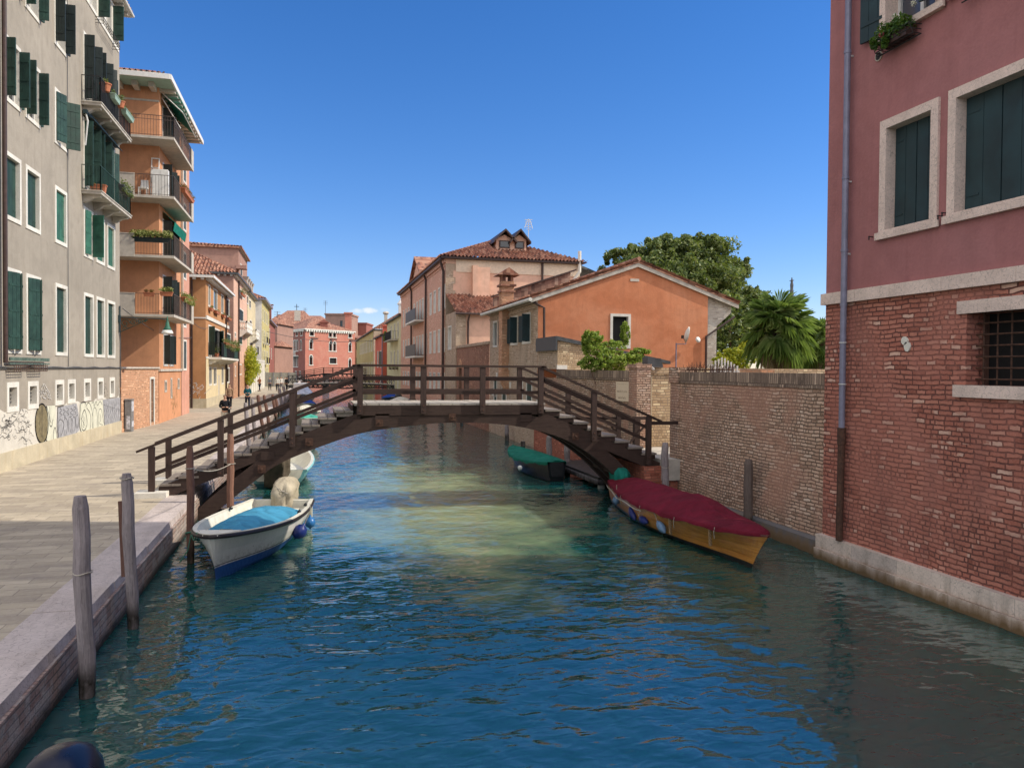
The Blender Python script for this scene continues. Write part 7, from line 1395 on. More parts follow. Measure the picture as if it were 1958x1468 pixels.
def poles():
    p = PY(153, 948, 9.0); pole('tall grey mooring pole with a pale rope ring, nearest the camera by the quay', (-2.34, 9.04, 0), p, .083, 'pole', band=.62)
    p = PY(242, 905, 11.2); pole('second tall grey mooring pole by the quay, a dark batten at its side', (-2.35, 11.26, 0), p, .076, 'pole', band=.97)
    a, c = PY(230, 958, 11.35), PY(236.5, 1102, 11.35); b = MB(); b.beam(a, c, .045, .05); b.beam(a+Vector((.05, .0, 0)), c+Vector((.04, 0, .1)), .012, .02); tag(b.build('batten', M['polebrown']), 'dark upright batten between the second grey pole and the quay wall', 'batten')
    p = PY(363, 853, 14.8); pole('slim brown mooring pole at the bow of the white boat', (-2.14, 14.82, 0), p, .066, 'polebrown')
    x4 = xy(441, 17.7, 960); p4 = PY(441, 830, 17.7); pole('reddish brown mooring pole behind the white boat, in front of the bridge steps', (x4, 17.7, 0), p4, .075, 'polered')
    a = PY(363, 895, 14.75); c = PY(441, 887, 17.6); pts = [a+(c-a)*k/10+Vector((0, 0, -.10*math.sin(math.pi*k/10))) for k in range(11)]; b = MB(); b.tube(pts, .009, 5)
    b.tube([a+Vector((.075*math.cos(k/12*6.28), .075*math.sin(k/12*6.28), 0)) for k in range(13)], .009, 5, cap=False); b.tube([c+Vector((.085*math.cos(k/12*6.28), .1+.085*math.sin(k/12*6.28), 0)) for k in range(13)], .009, 5, cap=False); tag(b.build('rope', M['ropew']), 'pale rope strung between the two brown mooring poles beside the bridge steps', 'rope')
    p = PY(1272, 846, 18.2); pole('grey mooring pole standing by the corner of the bridge landing', (p.x+.02, 18.2, 0), p, .095, 'pole', band=.62)
    p = PX(1431.5, 878, 9.25); pole('grey brown mooring pole rising behind the red-covered boat against the garden wall', (p.x-.01, p.y, 0), p, .10, 'poledark')
    L = [(475, 849, 469, 770, .08), (488, 844, 482, 763, .08), (505, 836, 493, 755, .09), (517, 823, 504.5, 755, .09), (529, 804, 521, 754, .10), (542, 796, 534, 742, .13), (548, 789, 542.6, 738, .13), (536, 800, 526, 757, .1)]
    nm = ('nearest', 'second', 'third', 'fourth', 'fifth', 'thick grey sixth', 'thick grey last', 'short brown')
    for i, (xb, yb, xt, yt, r) in enumerate(L):
        Y = yx(xb, -2.4, yb); t_ = PY(xt, yt, Y); b_ = PY(xb, yb, Y); e = (b_-t_); b0 = b_+e.normalized()*(b_.z/-e.normalized().z); pole('%s leaning pole in the row beyond the bridge along the quay' % nm[i], b0, t_, r, 'pole' if i in (0, 1, 5, 6) else 'polebrown', 'leaning poles along the quay beyond the bridge', 8)
    for i, (px, yt, Y) in enumerate(((1050, 833, 26.5), (1085, 838, 25.2), (996, 812, 37), (858, 795, 58), (886, 798, 52), (905, 800, 49), (1013, 843, 34))):
        p = PY(px, yt, Y); pole('right bank post under the bridge, %s' % ('left of the two beside the green boat', 'right of the two beside the green boat', 'white-footed one left of the green boat', 'farthest one', 'second farthest one', 'third farthest one', 'short stump by the red wall')[i], (min(p.x, 9.3), Y, 0), (min(p.x, 9.3), Y, p.z), .11, 'pole', 'posts along the right bank under the bridge', 8)
M['poledark'] = wood('dark_grey_pole_wood', (.10, .075, .065), (.19, .15, .13), axis='z', scale=1.6, wet=True, bump=.8)
M['polered'] = wood('reddish_pole_wood', (.20, .095, .065), (.30, .16, .11), axis='z', scale=1.6)
poles()
# ================================================================== boats
def hullmat(name, top, bottom, zsplit, line=None):
    if name in MATS: return MATS[name]
    s = NT(name); sx = s.n('ShaderNodeSeparateXYZ'); s.l(s.uv(1, 1, 1, obj=True), sx.inputs[0]); f = s.noise(s.uv(1, 1, 1, obj=True), 4, 6, .65, .5); g = s.noise(s.uv(6, 2, 2, obj=True), 6, 6, .7)
    t = s.mix(s.ramp(f, .45, .75, 0, .4), top, vm(top, .7)); t = s.mix(s.ramp(g, .62, .68, 0, .6), t, vm(top, .35)); t = s.mix(s.math('MULTIPLY', s.ramp(sx.outputs[2], zsplit+.22, zsplit), s.ramp(g, .42, .62, .1, .7)), t, (.20, .17, .10)); a = s.mix(s.ramp(sx.outputs[2], zsplit-.004, zsplit+.004), s.mix(s.ramp(g, .5, .7, 0, .6), bottom, vm(bottom, .45)), t)
    if line: a = s.mix(s.math('MULTIPLY', s.ramp(sx.outputs[2], zsplit+.02, zsplit+.024), s.ramp(sx.outputs[2], zsplit+.04, zsplit+.036)), a, line)
    s.col(a); s.rough(.4); MATS[name] = s.m; return s.m
def hull(name, label, L, beam, zg, loc, rz, hm, inner, strake=None, stern=.8, blunt=.55, bowrise=.2, rake=.35, pk=.38, cover=None, cm_=None, cargs=None, flare=1., group='boats moored in the canal', draft=-.18, sternrise=0., coverz=.1, thw=True, lowp=1.8):
    t = thing(name, label, 'boat', loc, group, local=True, rz=rz); N = 40
    def hb(s_):
        if s_ < pk: return beam/2*(stern+(1-stern)*math.sin(s_/pk*math.pi/2))
        u = (s_-pk)/(1-pk); return beam/2*max(0., (1-u**2.2))**blunt
    def zs(s_): return zg+bowrise*s_**2.2+sternrise*(1-s_)**2.5
    def pt(s_, f, z): return None
    secs = []; sec_in = []; S = [1-(1-k/(N-1))**1.45 for k in range(N)]
    for s_ in S:
        b_ = hb(s_); zt = zs(s_); y = L/2-L*s_; low = max(0, 1-max(0, (s_-.45)/.55)**lowp*.95)*flare; P = []
        prof = [(0, draft*(1-.6*s_**3)), (.45*low, draft*.75), (.72*low+.0, .02), (.84*low+.06*(1-low), .2*zt+.06), (.93*(low*.6+.4), .6*zt), (1, zt)]
        for f, z in prof: P.append((b_*f, y-(rake*(max(0, z)/zt)**1.2*s_**5), z))
        secs.append([(-p[0], p[1], p[2]) for p in reversed(P)]+P[1:])
        w = max(0, b_-.07); w2 = min(w, max(0, P[4][0]*.93-.05)); w3 = min(w2, max(0, P[3][0]*.9-.06)); sec_in.append([(-w, P[-1][1], zt-.005), (-w2, P[4][1]+.02, zt*.55), (-w3, P[3][1]+.03, .17), (w3, P[3][1]+.03, .17), (w2, P[4][1]+.02, zt*.55), (w, P[-1][1], zt-.005)])
    b = MB(); b.loft(secs); b.add(secs[0], [tuple(range(len(secs[0])))]); b.build('hull', hm, t, smooth=False)
    if inner is not None:
        b = MB(); b.loft(sec_in); b.add(sec_in[0], [(0, 1, 2, 3, 4, 5)]); b.build('inner_hull', inner, t)
    b = MB()
    for k in range(N-1):
        for sg in (-1, 1):
            a0, a1 = secs[k][0 if sg < 0 else -1], secs[k+1][0 if sg < 0 else -1]; i0, i1 = sec_in[k][0 if sg < 0 else 5], sec_in[k+1][0 if sg < 0 else 5]
            up = lambda p, d=.012: (p[0], p[1], p[2]+d); b.hexa([up(i0, -.01), up(i1, -.01), (a1[0]*1.02, a1[1], a1[2]-.01), (a0[0]*1.02, a0[1], a0[2]-.01), up(i0), up(i1), (a1[0]*1.02, a1[1], a1[2]+.012), (a0[0]*1.02, a0[1], a0[2]+.012)])
    b.build('gunwale', inner or hm, t)
    if strake:
        b = MB()
        L_ = [(p[0][0]*1.015, p[0][1], p[0][2]-.035) for p in secs]; R_ = [(p[-1][0]*1.015, p[-1][1], p[-1][2]-.035) for p in secs]
        b.tube(L_+list(reversed(R_)), .036, 8); b.build('rubbing_strake', strake, t)
    if cover:
        c0, c1, hgt, hang, ridge = cover; rr = random.Random(int(L*100)); b = MB(); sc_ = []
        for k in range(90):
            s_ = c0+(c1-c0)*k/89; b_ = hb(s_)*(1.03 if hang else .9); zt = zs(s_); y = L/2-L*s_-(rake*s_**5); h = hgt*ridge((s_-c0)/(c1-c0)); row = []
            for j in range(-14, 15):
                f = j/14; z = zt+.02+h*(1-abs(f)**1.7)+.018*math.sin(9*f+k*.26)*math.sin(k*.41+f*3)*(1-abs(f)); z -= .075*(1-abs(f)**3)*abs(mnoise.noise(Vector((b_*f*2.2+y*.7, y*1.5, L*3))))+.05*(1-abs(f)**3)*abs(mnoise.noise(Vector((b_*f*5, y*3.5+b_*f*2, L)))); row.append((b_*f, y, z))
            if hang:
                d_ = hang*(1+.35*math.sin(k*.34)+.2*math.sin(k*.9)); row = [(row[0][0]*1.03, y, zt-d_), (row[0][0]*1.02, y, zt-.02)]+row+[(row[-1][0]*1.02, y, zt-.02), (row[-1][0]*1.03, y, zt-d_)]
            sc_.append(row)
        b.loft(sc_)
        if hang: b.add(sc_[0], [tuple(range(len(sc_[0])))])
        b.build('cover', cm_, t, smooth=True)
    return t, hb, zs
def outboard(t, y, z, name='outboard_motor', cowl=None, sheet=None, s=1., parent_local=True, x=0):
    """motor on the transom: cowl with leg; or hidden under a gathered sheet"""
    b = MB(); b.box(x-.05, x+.05, y, y+.16*s, z-.6*s, z+.1); b.prism([(x-.02, y+.05, z-.6*s), (x+.02, y+.05, z-.6*s), (x+.02, y+.3*s, z-.62*s), (x-.02, y+.3*s, z-.62*s)], (0, 0, -.05)); b.box(x-.12, x+.12, y-.1, y+.05, z-.2, z); m_ = b.build(name, M['iron'], t)
    b = MB(); secs = []; n = 18 if sheet is None else 40
    if sheet is None: prof = [(.0, 1.05, .0), (.10, 1.12, 0), (.3, 1.16, 0), (.42, 1.05, .02), (.50, .8, .04), (.545, .45, .05), (.56, .05, .05)]
    else: prof = [(-.34, 1.2, -.02), (-.2, 1.12, -.01), (-.05, 1.2, 0), (.08, 1.36, .0), (.2, 1.42, .01), (.31, 1.32, .05), (.40, 1.08, .09), (.455, .7, .12), (.475, .35, .13), (.48, .05, .13)]
    for zz, f, dy in prof:
        row = []
        for k in range(n):
            a = 2*math.pi*k/n; fold = (1+.09*math.sin(3*a+1)+.06*math.sin(7*a+zz*9)+.05*math.sin(13*a-zz*7)) if sheet else 1; cx, cy = math.cos(a), math.sin(a); sx = math.copysign(abs(cx)**.75, cx); sy = math.copysign(abs(cy)**.75, cy)
            lump = (1+.22*mnoise.noise(Vector((sx*1.6+s*5, sy*1.6, zz*5)))+.10*mnoise.noise(Vector((sx*4, sy*4+s, zz*12)))) if sheet else 1; row.append((x+.19*s*f*sx*fold*lump+(.05*zz*s if sheet else 0), y+.12*s+dy+.29*s*f*sy*fold*lump, z+zz*s*(1+.1*(lump-1))))
        secs.append(row)
    b.loft(secs, closed=True, cap=True); b.build('cowl' if sheet is None else 'motor_cover', cowl or sheet, m_, smooth=True)
    if sheet is None:
        b = MB(); b.loft([[(x+.19*s*1.13*math.copysign(abs(math.cos(a))**.75, math.cos(a)), y+.12*s+.29*s*1.13*math.copysign(abs(math.sin(a))**.75, math.sin(a)), z+zz) for a in [2*math.pi*k/n for k in range(n)]] for zz in (.10*s, .13*s)], closed=True); b.build('cowl_band', M['zinc'], m_)
    return m_
def fender(lab, c, r, l, mat, tilt=(0, 0, 1), group='blue fenders hung from the boats'):
    t = thing('fender', lab, 'fender', c, group); ax = Vector(tilt).normalized(); b = MB(); c = Vector(c); b.lathe([(.01, -l/2-.03), (.025, -l/2), (r*.7, -l*.38), (r, -l*.12), (r, l*.12), (r*.7, l*.38), (.025, l/2), (.015, l/2+.04)], c, 14, ax=ax); b.build('body', mat, t, smooth=True)
    b = MB(); b.tube([c+ax*(l/2+.03), c+ax*(l/2+.2)+Vector((0, 0, .08))], .007, 4); b.build('cord', M['ropew'], t); return t
def boats():
    WH = hullmat('white_blue_hull', (.70, .68, .63), (.015, .07, .23), .17, (.02, .02, .03)); IN = gr('cream_gelcoat', (.70, .68, .58), .45, var=.12); DK = gr('dark_rubber_strake', (.018, .014, .016), .5)
    bx, by = -1.12, 15.75
    t, hb, zs = hull('motorboat', 'white motorboat with a sky-blue cover moored at the quay by the bridge steps', 4.68, 1.68, .52, (bx, by+.03, .04), R(-11), WH, IN, DK, stern=.80, blunt=.60, bowrise=.26, rake=.30, pk=.45, draft=-.22, lowp=2.9)
    BC = fabric('sky_blue_tarp', (.055, .26, .42)); b = MB(); sc_ = []
    for k in range(50):
        s_ = .17+.72*k/49; y = 4.68/2-4.68*s_; w = hb(s_)*.80-.03; zt = zs(s_); h = .10*math.sin(math.pi*min(1, k/49*1.0))**.7+.04
        sc_.append([(w*j/14, y, zt-.12+(h+.07)*(1-abs(j/14)**2.2)-.06*(1-abs(j/14)**4)*abs(mnoise.noise(Vector((w*j/14*3+y, y*2.2, 4.))))) for j in range(-14, 15)])
    b.loft(sc_); b.add(sc_[0], [tuple(range(29))]); b.build('cover', BC, t, smooth=True)
    b = MB(); b.box(-.62, .62, 1.75, 2.05, .30, .36); b.box(-.66, .66, 2.28, 2.36, .1, .50); b.build('thwart', IN, t)
    outboard(t, 2.32, .50, sheet=fabric('beige_motor_sheet', (.42, .37, .28)), s=1.02)
    b = MB(); r_ = random.Random(4)
    for k in range(4): b.tube([(-.25+.5*j/9+.02*k, 2.3+.28*math.sin(j*.7+k), .62+.09*math.sin(j*1.1+k*2)+.05*k) for j in range(10)], .010, 4)
    b.build('rope_lashing', M['ropew'], t); b = MB()
    for (x, y) in ((.72, 1.3), (.76, .5), (-.72, .9), (.45, -1.9), (-.3, -2.2)): b.box(x-.03, x+.03, y-.05, y+.05, .55+.1*(y < -1), .58+.1*(y < -1)); b.beam((x, y-.08, .60+.1*(y < -1)), (x, y+.08, .60+.1*(y < -1)), .015, .015)
    b.build('cleat', M['iron'], t); b = MB(); b.prism([(-.12, -2.62, .74), (.12, -2.62, .74), (.35, -2.1, .72), (-.35, -2.1, .72)], (0, 0, .03)); b.build('foredeck', IN, t)
    a = Vector((-1.85, 13.45, .8)); q = Vector((-2.12, 14.75, .55)); b = MB(); b.tube([a+(q-a)*k/8+Vector((0, 0, -.12*math.sin(math.pi*k/8))) for k in range(9)], .016, 6); b.tube([Vector((-2.14+.085*math.cos(j*.6), 14.8+.085*math.sin(j*.6), .55+.02*math.sin(j))) for j in range(12)], .016, 6, cap=False); b.tube([q, q+Vector((-.05, -.1, -.3)), q+Vector((-.15, -.3, -.45))], .013, 5)
    tag(b.build('mooring_rope', gr('green_rope', (.05, .16, .11), .8, scale=40)), 'green mooring rope from the white boat bow to the slim brown pole', 'rope')
    BL = gr('navy_blue_vinyl', (.01, .025, .16), .35, var=.15); LB = gr('faded_blue_vinyl', (.14, .24, .38), .4, var=.3, scale=10)
    p = PZ(573, 1016, .3); fender('large navy blue ball fender hanging at the stern quarter of the white boat', (p.x, p.y, .3), .135, .3, BL, (.5, -.1, .8)); p = PZ(591, 1000, .28); fender('smaller pale blue ball fender hanging behind the navy one on the white boat', (p.x+.02, p.y+.1, .28), .11, .23, gr('bright_blue_vinyl', (.03, .16, .42), .3))
    # teal boat beyond the bridge
    TH = hullmat('teal_hull', (.16, .42, .45), (.02, .10, .12), .1); t, hb, zs = hull('motorboat', 'teal and white motorboat with a brown sheeted engine, half under the bridge steps', 5.2, 1.9, .5, (-.95, 26.3, 0), R(176), TH, IN, gr('aqua_strake', (.22, .50, .54), .5), stern=.86, blunt=.5)
    t.rotation_euler = (0, 0, R(178))
    outboard(t, 2.55, .55, sheet=fabric('brown_motor_sheet', (.12, .095, .07)), s=1.45)
    t, hb, zs = hull('motorboat', 'white open motorboat seen under the arch beyond the teal one', 4.6, 1.7, .5, (-.55, 34.8, 0), R(175), hullmat('white_hull', (.68, .66, .6), (.5, .5, .46), .06), IN, M['istria'], stern=.8)
    GC = fabric('bright_green_tarp', (.06, .36, .27)); CC = fabric('cream_tarp', (.62, .60, .50)); BC2 = fabric('strong_blue_tarp', (.015, .06, .30)); hump = lambda f: math.sin(math.pi*min(1, max(0, f)))**.5
    t, _, _ = hull('motorboat', 'boat with a bright green cover seen through the left bridge railing', 5, 1.9, .55, (-.6, 46.5, 0), R(2), MATS['white_hull'], IN, None, cover=(.05, .75, .28, .05, hump), cm_=GC); outboard(t, 2.4, .6, sheet=CC, s=1.2)
    t, _, _ = hull('motorboat', 'boat under a cream cover behind the green-covered one', 5, 1.9, .55, (-.5, 54, 0), R(1), MATS['white_hull'], IN, None, cover=(.05, .9, .4, .05, hump), cm_=CC)
    t, _, _ = hull('motorboat', 'boat under a strong blue cover farther along the left quay', 5, 1.9, .6, (-.8, 64, 0), R(2), MATS['white_blue_hull'], IN, None, cover=(.0, .6, .5, .1, hump), cm_=BC2); outboard(t, 2.4, .6, cowl=M['iron'], s=1.3)
    t, _, _ = hull('motorboat', 'small dark red boat moored beyond the blue-covered one', 5, 1.7, .5, (-1.2, 72, 0), R(0), gr('dark_red_hull', (.12, .02, .02), .5), IN, None)
    t, _, _ = hull('motorboat', 'white boat with a blue and white canopy farther along the left quay', 6, 2.1, .7, (-.9, 82, 0), R(0), MATS['white_hull'], IN, None, cover=(.1, .6, .9, .0, hump), cm_=fabric('pale_blue_canopy', (.45, .52, .66)))
    t, _, _ = hull('water_taxi', 'white cabin water taxi moored at the quay before the iron bridge', 8, 2.2, .8, (-1.4, 90, 0), R(0), MATS['white_hull'], IN, None, stern=.85)
    b = MB(); b.prism([(-.85, 3, .8), (.85, 3, .8), (.75, 3, 1.75), (-.75, 3, 1.75)], (0, -5, 0)); b.build('cabin', M['white'], t); b = MB()
    for k in range(4):
        for sx in (-.86, .83): b.box(sx, sx+.03, 2.6-k*1.15, 1.8-k*1.15+.0, 1.15, 1.5)
    b.box(-.6, .6, 3.0, 3.03, 1.1, 1.55); b.build('cabin_window', M['glass'], t)
    # boats along the right bank near the iron bridge
    for i, (x, y, c, lab) in enumerate(((7.9, 72, CC, 'pale covered boat moored on the right bank behind the bridge rails, nearer one'), (7.8, 80, BC2, 'blue covered boat moored on the right bank behind the bridge rails, farther one'), (8.0, 62, fabric('grey_tarp', (.16, .19, .18)), 'grey covered boat moored on the right bank, closest behind the bridge rails'))):
        t, _, _ = hull('motorboat', lab, 5, 1.8, .5, (x, y, 0), R(0), gr('dark_hull_paint', (.02, .025, .03), .5), IN, None, cover=(.03, .95, .35, .05, hump), cm_=c); outboard(t, 2.4, .55, sheet=CC if i != 1 else None, cowl=M['iron'], s=1.1)
    # green covered dark boat
    hp = lambda f: .35+.65*math.sin(math.pi*min(1, max(0, f)))**.8
    t, hb, zs = hull('rowing_boat', 'black-hulled boat under a laced bottle-green cover by the right bank', 5.3, 1.35, .42, (7.42, 25.7, 0), R(180), gr('black_hull_paint', (.012, .014, .016), .35), M['iron'], None, stern=.45, blunt=.75, bowrise=.16, sternrise=.2, rake=.35, pk=.45, cover=(.0, .98, .14, .07, hp), cm_=fabric('bottle_green_tarp', (.008, .145, .10)), draft=-.1)
    b = MB(); b.lathe([(.01, -.2), (.07, -.16), (.08, .16), (.01, .2)], (.72, .9, .22), 10, ax=(.3, 1, .3)); b.build('white_float', M['white'], t)
    # varnished boat with a burgundy cover
    WD = MATS['varnish']; t, hb, zs = hull('covered_boat', 'varnished wooden boat under a burgundy cover moored along the garden wall', 6.9, 1.55, .48, (7.79, 15.65, 0), R(-3), WD, M['polebrown'], None, stern=.50, blunt=.66, bowrise=.22, sternrise=.12, rake=.55, pk=.45, draft=-.12, cover=(.01, 1.0, .26, .05, lambda f: (.45+.75*math.sin(math.pi*min(1, f*1.25)) if f < .8 else .45)+.55*math.exp(-((f-.66)/.10)**2)), cm_=fabric('burgundy_tarp', (.135, .008, .022)))
    outboard(t, 3.22, .56, sheet=fabric('teal_motor_bag', (.01, .16, .125)), s=.86, x=-.1)
    for s_ in (.30, .50, .72, .88):
        b = MB(); yy = 6.9/2-6.9*s_-(.55*s_**5); ww = hb(s_)*1.05; zt_ = zs(s_)
        for sg in (-1, 1): b.tube([(sg*ww, yy, zt_+.0), (sg*(ww+.012), yy+.01, zt_-.10), (sg*(ww-.01), yy+.03, zt_-.22)], .006, 4)
        b.build('tarp_tie', M['ropew'], t)
    b = MB(); L_ = 6.9
    for s_ in np.linspace(.05, .55, 30): b.v += [] 
    pts = [(-(hb(s_)*1.09+.01), L_/2-L_*s_-(.55*s_**5), zs(s_)-.09-.02*math.sin(s_*30)) for s_ in np.linspace(.02, .52, 26)]; b.tube(pts, .011, 5); b.build('lacing_rope', M['ropew'], t)
    for s_ in (.70, .88):
        fx, fy, fz = -hb(s_)*.95-.05, L_/2-L_*s_-.2*s_**5, zs(s_)-.05; b = MB()
        for ph in (0, 2.1, 4.2): b.tube([(fx+.02*k/15+.022*math.cos(k*.8+ph), fy+.022*math.sin(k*.8+ph), fz-k*.024) for k in range(15)], .014, 5)
        b.build('rope_fender', gr('brown_rope', (.26, .17, .09), .9, scale=40), t)
    for i, (px, py, r_, l_, mt, ax, lab) in enumerate(((1181, 956, .10, .2, LB, (0, 0, 1), 'round blue fender at the stern of the burgundy-covered boat'), (1212, 981, .085, .36, BL, (.0, .75, .65), 'long navy fender on the burgundy-covered boat, second from the stern'), (1233, 994, .085, .34, BL, (.0, 1, .12), 'navy fender lying level on the burgundy-covered boat side'), (1267, 1007, .085, .36, LB, (.0, .9, .4), 'faded pale blue fender on the burgundy-covered boat'))):
        p = PX(px, py, (7.28, 7.14, 7.10, 7.05)[i]); fender(lab, (p.x-.03, p.y, p.z), r_, l_, mt, ax)
    # boat whose engine shows at the lower left corner
    t, hb, zs = hull('motorboat', 'boat mostly out of frame with a dark blue outboard at the bottom left', 4.6, 1.6, .45, (-1.55, 2.85, 0), R(0), MATS['white_hull'], IN, None)
    outboard(t, 2.33, .44, cowl=gr('navy_engine_cowl', (.006, .010, .03), .3, var=.1, bump=0, sp=.35), s=1.18)
s = NT('varnish'); v = s.uv(2, 1.2, 18, obj=True); f_ = s.noise(v, 1.5, 6, .6, .6); sx_ = s.n('ShaderNodeSeparateXYZ'); s.l(s.uv(1, 1, 1, obj=True), sx_.inputs[0]); a_ = s.mix(s.ramp(f_, .35, .65), (.44, .155, .025), (.66, .30, .06)); a_ = s.mix(s.ramp(s.noise(v, 5, 5, .7), .55, .7, 0, .5), a_, (.16, .06, .02))
a_ = s.mix(s.ramp(sx_.outputs[2], .085, .095), (.012, .012, .013), a_); s.col(a_); s.rough(.35); s.b.inputs['Coat Weight'].default_value = .3; MATS['varnish'] = s.m
boats()
# ================================================================== people on the pavement
def skinmesh(name, V, E_, Rr, mat, parent, sub=2):
    me = bpy.data.meshes.new(name); me.from_pydata([Vector(v) for v in V], E_, []); o = bpy.data.objects.new(name+'_src', me); COL.objects.link(o)
    md = o.modifiers.new('s', 'SKIN'); sv = me.skin_vertices[0].data if me.skin_vertices else None
    if sv is None: bm = bmesh.new(); bm.from_mesh(me); bm.verts.layers.skin.verify(); bm.to_mesh(me); bm.free(); sv = me.skin_vertices[0].data
    for i, r_ in enumerate(Rr): sv[i].radius = (r_ if isinstance(r_, tuple) else (r_, r_)); sv[i].use_root = (i == 0)
    md.use_smooth_shade = True; ms = o.modifiers.new('u', 'SUBSURF'); ms.levels = sub; ms.render_levels = sub
    bpy.context.view_layer.update(); dg = bpy.context.evaluated_depsgraph_get(); m2 = bpy.data.meshes.new_from_object(o.evaluated_get(dg)); bpy.data.objects.remove(o); m2.name = name; m2.materials.clear(); m2.materials.append(mat)
    for p in m2.polygons: p.use_smooth = True
    q = bpy.data.objects.new(name, m2); COL.objects.link(q); q.parent = parent; return q
SKIN = gr('skin', (.50, .28, .19), .6, var=.1, bump=0)
def person(label, loc, rz, h, top, legs, hair, arms='down', longhair=False, step=.18, shoes=None, bag=None, skirt=False, hat=None, group=None):
    t = thing('person', label, 'person', (loc[0], loc[1], QZ), group, local=True, rz=rz); t.scale = (h/1.7,)*3
    A = {'down': ((.22, .02, 1.12), (.23, -.04, .86), (.22, -.06, .78)), 'front': ((.23, .0, 1.14), (.12, -.24, 1.10), (.02, -.27, 1.12)), 'phone': ((.22, -.02, 1.14), (.14, -.25, 1.22), (.10, -.28, 1.30)), 'swing': ((.22, .10, 1.14), (.22, .12, .90), (.21, .10, .82))}[arms]
    V = [(0, 0, .93), (0, 0, 1.08), (0, .0, 1.26), (0, 0, 1.42), (0, -.01, 1.50), (0, -.02, 1.58), (0, -.03, 1.66)]; E_ = [(i, i+1) for i in range(6)]; Rr = [(.15, .11), (.125, .095), (.15, .10), (.08, .07), .052, (.075, .088), (.066, .078)]
    for sg in (-1, 1):
        n = len(V); V += [(.17*sg, 0, 1.38)]+[(a[0]*sg, a[1] if sg > 0 or arms != 'swing' else -a[1], a[2]) for a in A]; E_ += [(3, n), (n, n+1), (n+1, n+2), (n+2, n+3)]; Rr += [.055, .042, .032, .03]
        n = len(V); f = step*sg; V += [(.09*sg, 0, .86), (.095*sg, -f*.45-.02, .48), (.10*sg, -f, .09), (.105*sg, -f-.13, .04)]; E_ += [(0, n), (n, n+1), (n+1, n+2), (n+2, n+3)]; Rr += [.085, .056, .038, .034]
    skinmesh('body', V, E_, Rr, SKIN, t)
    # garments follow the same bones
    V2 = [(0, 0, .88), (0, 0, 1.08), (0, 0, 1.27), (0, 0, 1.41)]; E2 = [(0, 1), (1, 2), (2, 3)]; R2 = [(.185, .14), (.155, .12), (.175, .125), (.095, .085)]
    for sg in (-1, 1): n = len(V2); V2 += [(.175*sg, 0, 1.385)]+[(a[0]*sg, a[1] if sg > 0 or arms != 'swing' else -a[1], a[2]) for a in A[:2]]; E2 += [(3, n), (n, n+1), (n+1, n+2)]; R2 += [.07, .06, .05]
    skinmesh('jacket', V2, E2, R2, top, t)
    V3 = [(0, 0, .94)]; E3 = []; R3 = [(.165, .125)]
    for sg in (-1, 1): n = len(V3); f = step*sg; V3 += [(.095*sg, 0, .84), (.10*sg, -f*.45-.02, .48), (.10*sg, -f, .12)]; E3 += [(0, n), (n, n+1), (n+1, n+2)]; R3 += [.105, .078, .062]
    skinmesh('trousers', V3, E3, R3, legs, t)
    V4 = [(0, .02, 1.70), (0, .035, 1.62)]+([(0, .06, 1.5), (0, .07, 1.36)] if longhair else [(0, .045, 1.57)]); skinmesh('hair', V4, [(i, i+1) for i in range(len(V4)-1)], [(.082, .085), (.085, .075)]+([(.09, .05), (.07, .03)] if longhair else [(.06, .05)]), hair, t)
    for sg in (-1, 1): b = MB(); f = step*sg; b.loft([[(.1*sg+dx*w, -f+dy, z) for dx, z in ((-.05, .0), (.05, .0), (.04, .08), (-.04, .08))] for dy, w in ((.07, .8), (-.05, 1.), (-.16, .9), (-.2, .5))], closed=True, cap=True); b.build('shoe', shoes or M['iron'], t)
    b = MB()
    for sg in (-1, 1): b.lathe([(.0, 0), (.01, .002), (.0, .006)], (.028*sg, -.115, 1.625), 6, ax=(0, -1, 0))
    b.box(-.022, .022, -.112, -.106, 1.555, 1.562); b.build('face', M['iron'], t); b = MB(); b.add([(-.012, -.105, 1.585), (.012, -.105, 1.585), (0, -.135, 1.588), (0, -.108, 1.625)], [(0, 1, 2), (0, 2, 3), (1, 3, 2)]); b.build('nose', SKIN, t)
    if bag: b = MB(); b.tube([(-.12, -.13, 1.4), (.0, -.15, 1.2), (.18, -.1, .98)], .012, 4); b.box(.13, .24, -.2, -.02, .82, 1.0); b.build('bag', bag, t)
    return t
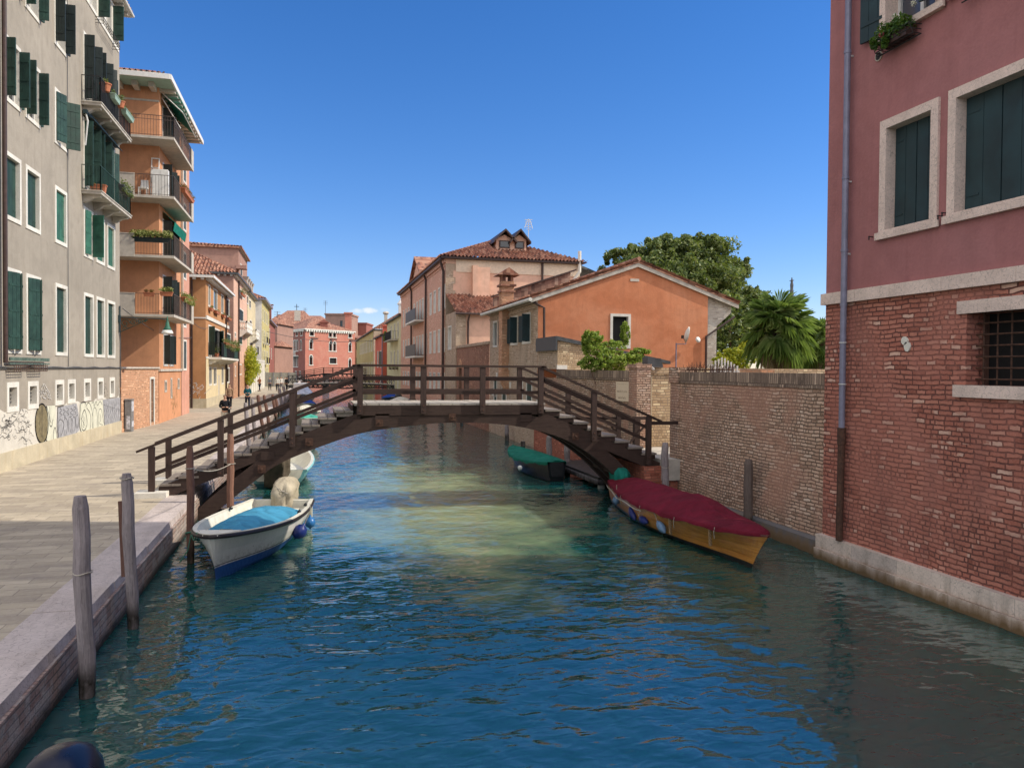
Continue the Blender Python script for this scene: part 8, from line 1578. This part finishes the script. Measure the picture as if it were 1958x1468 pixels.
def people():
    f = lambda n, c: fabric(n, c); bk = f('black_cloth', (.015, .016, .02)); wh = f('white_trousers_cloth', (.62, .58, .50)); tl = f('teal_jacket_cloth', (.01, .10, .13)); tan = f('tan_cloth', (.30, .20, .13)); dn = f('dark_denim', (.02, .025, .045)); og = f('rust_cloth', (.30, .13, .06)); sh = f('white_shirt_cloth', (.68, .66, .62)); gy = f('grey_cloth', (.16, .16, .17))
    br = gr('brown_hair', (.07, .035, .02), .7); bl = gr('fair_hair', (.32, .22, .12), .7); dk = gr('black_hair', (.012, .01, .01), .6)
    g = 'people walking on the quay'
    person('person in a black top and white trousers, nearest on the pavement', (-4.05, 38.4), R(8), 1.64, bk, wh, br, 'front', step=.10, group=g, bag=bk)
    person('person with long fair hair in a tan cape, just behind the white trousers', (-5.77, 57.5), R(5), 1.72, tan, bk, bl, 'swing', True, group=g)
    person('person in a teal padded jacket looking down, with dark trousers', (-4.55, 57.5), R(5), 1.70, tl, dn, bl, 'front', step=.12, group=g)
    person('person in a rust jacket and dark trousers beside the white garden wall', (-6.5, 100), R(-40), 1.75, og, dn, br, 'phone', group=g)
    person('person in dark clothes walking right of the rust jacket in the distance', (-5.5, 104), R(10), 1.72, gy, dn, dk, 'swing', group=g)
    person('person in a white shirt and shorts-dark trousers, left of the distant group', (-4.35, 99), R(0), 1.78, sh, dn, br, group=g)
    person('person in a white shirt with fair hair, middle of the distant group', (-4.1, 104), R(20), 1.74, sh, gy, bl, group=g)
    person('person in a white top behind the distant group near the taxi', (-3.7, 106), R(-20), 1.7, sh, wh, dk, group=g)
    person('person in all black at the quay edge by the distant water taxi', (-3.3, 101), R(160), 1.76, bk, bk, dk, group=g)
    t = thing('hoarding', 'grey plywood hoarding across the far end of the pavement', 'hoarding', (-5.5, 124, QZ)); b = MB()
    for k in range(4): b.box(-7.2+k*1.15, -6.08+k*1.15, 124, 124.06, QZ, 2.75)
    b.build('panel', gr('grey_plywood', (.33, .32, .29), .8, var=.2), t); b = MB()
    for k in range(5): b.box(-7.24+k*1.15, -7.16+k*1.15, 123.93, 124, QZ, 2.85)
    b.build('post', M['zinc'], t)
people()
def wires():
    for lab, a, c, sag in (('thin cable slung along the orange block from the beige corner', (-8.25, 37.5, 6.1), (-7.6, 52.9, 5.4), .5), ('thin cable from the orange block to the ochre house corner', (-7.65, 52.8, 6.6), (-7.4, 58.9, 6.3), .25), ('long thin cable crossing the canal in front of the palazzo', (-7.3, 128, 9.2), (9.7, 132, 8.2), .8)):
        a, c = Vector(a), Vector(c); b = MB(); b.tube([a+(c-a)*k/14+Vector((0, 0, -sag*math.sin(math.pi*k/14))) for k in range(15)], .018 if a.y < 100 else .04, 5); tag(b.build('cable', M['lead']), lab, 'cable')
wires()
for o in list(COL.objects):
    if o.type == 'MESH' and o.parent is not None and o.name.split('.')[0] in ('eave_bracket', 'bolt_plate', 'stone_block', 'shutter_hook', 'panel', 'pilaster', 'picket', 'packing_block', 'cross_beam', 'cleat', 'plaster_scar', 'bracket', 'parapet', 'downpipe') and not o.children: split_loose(o)
print('objects', len(COL.objects))
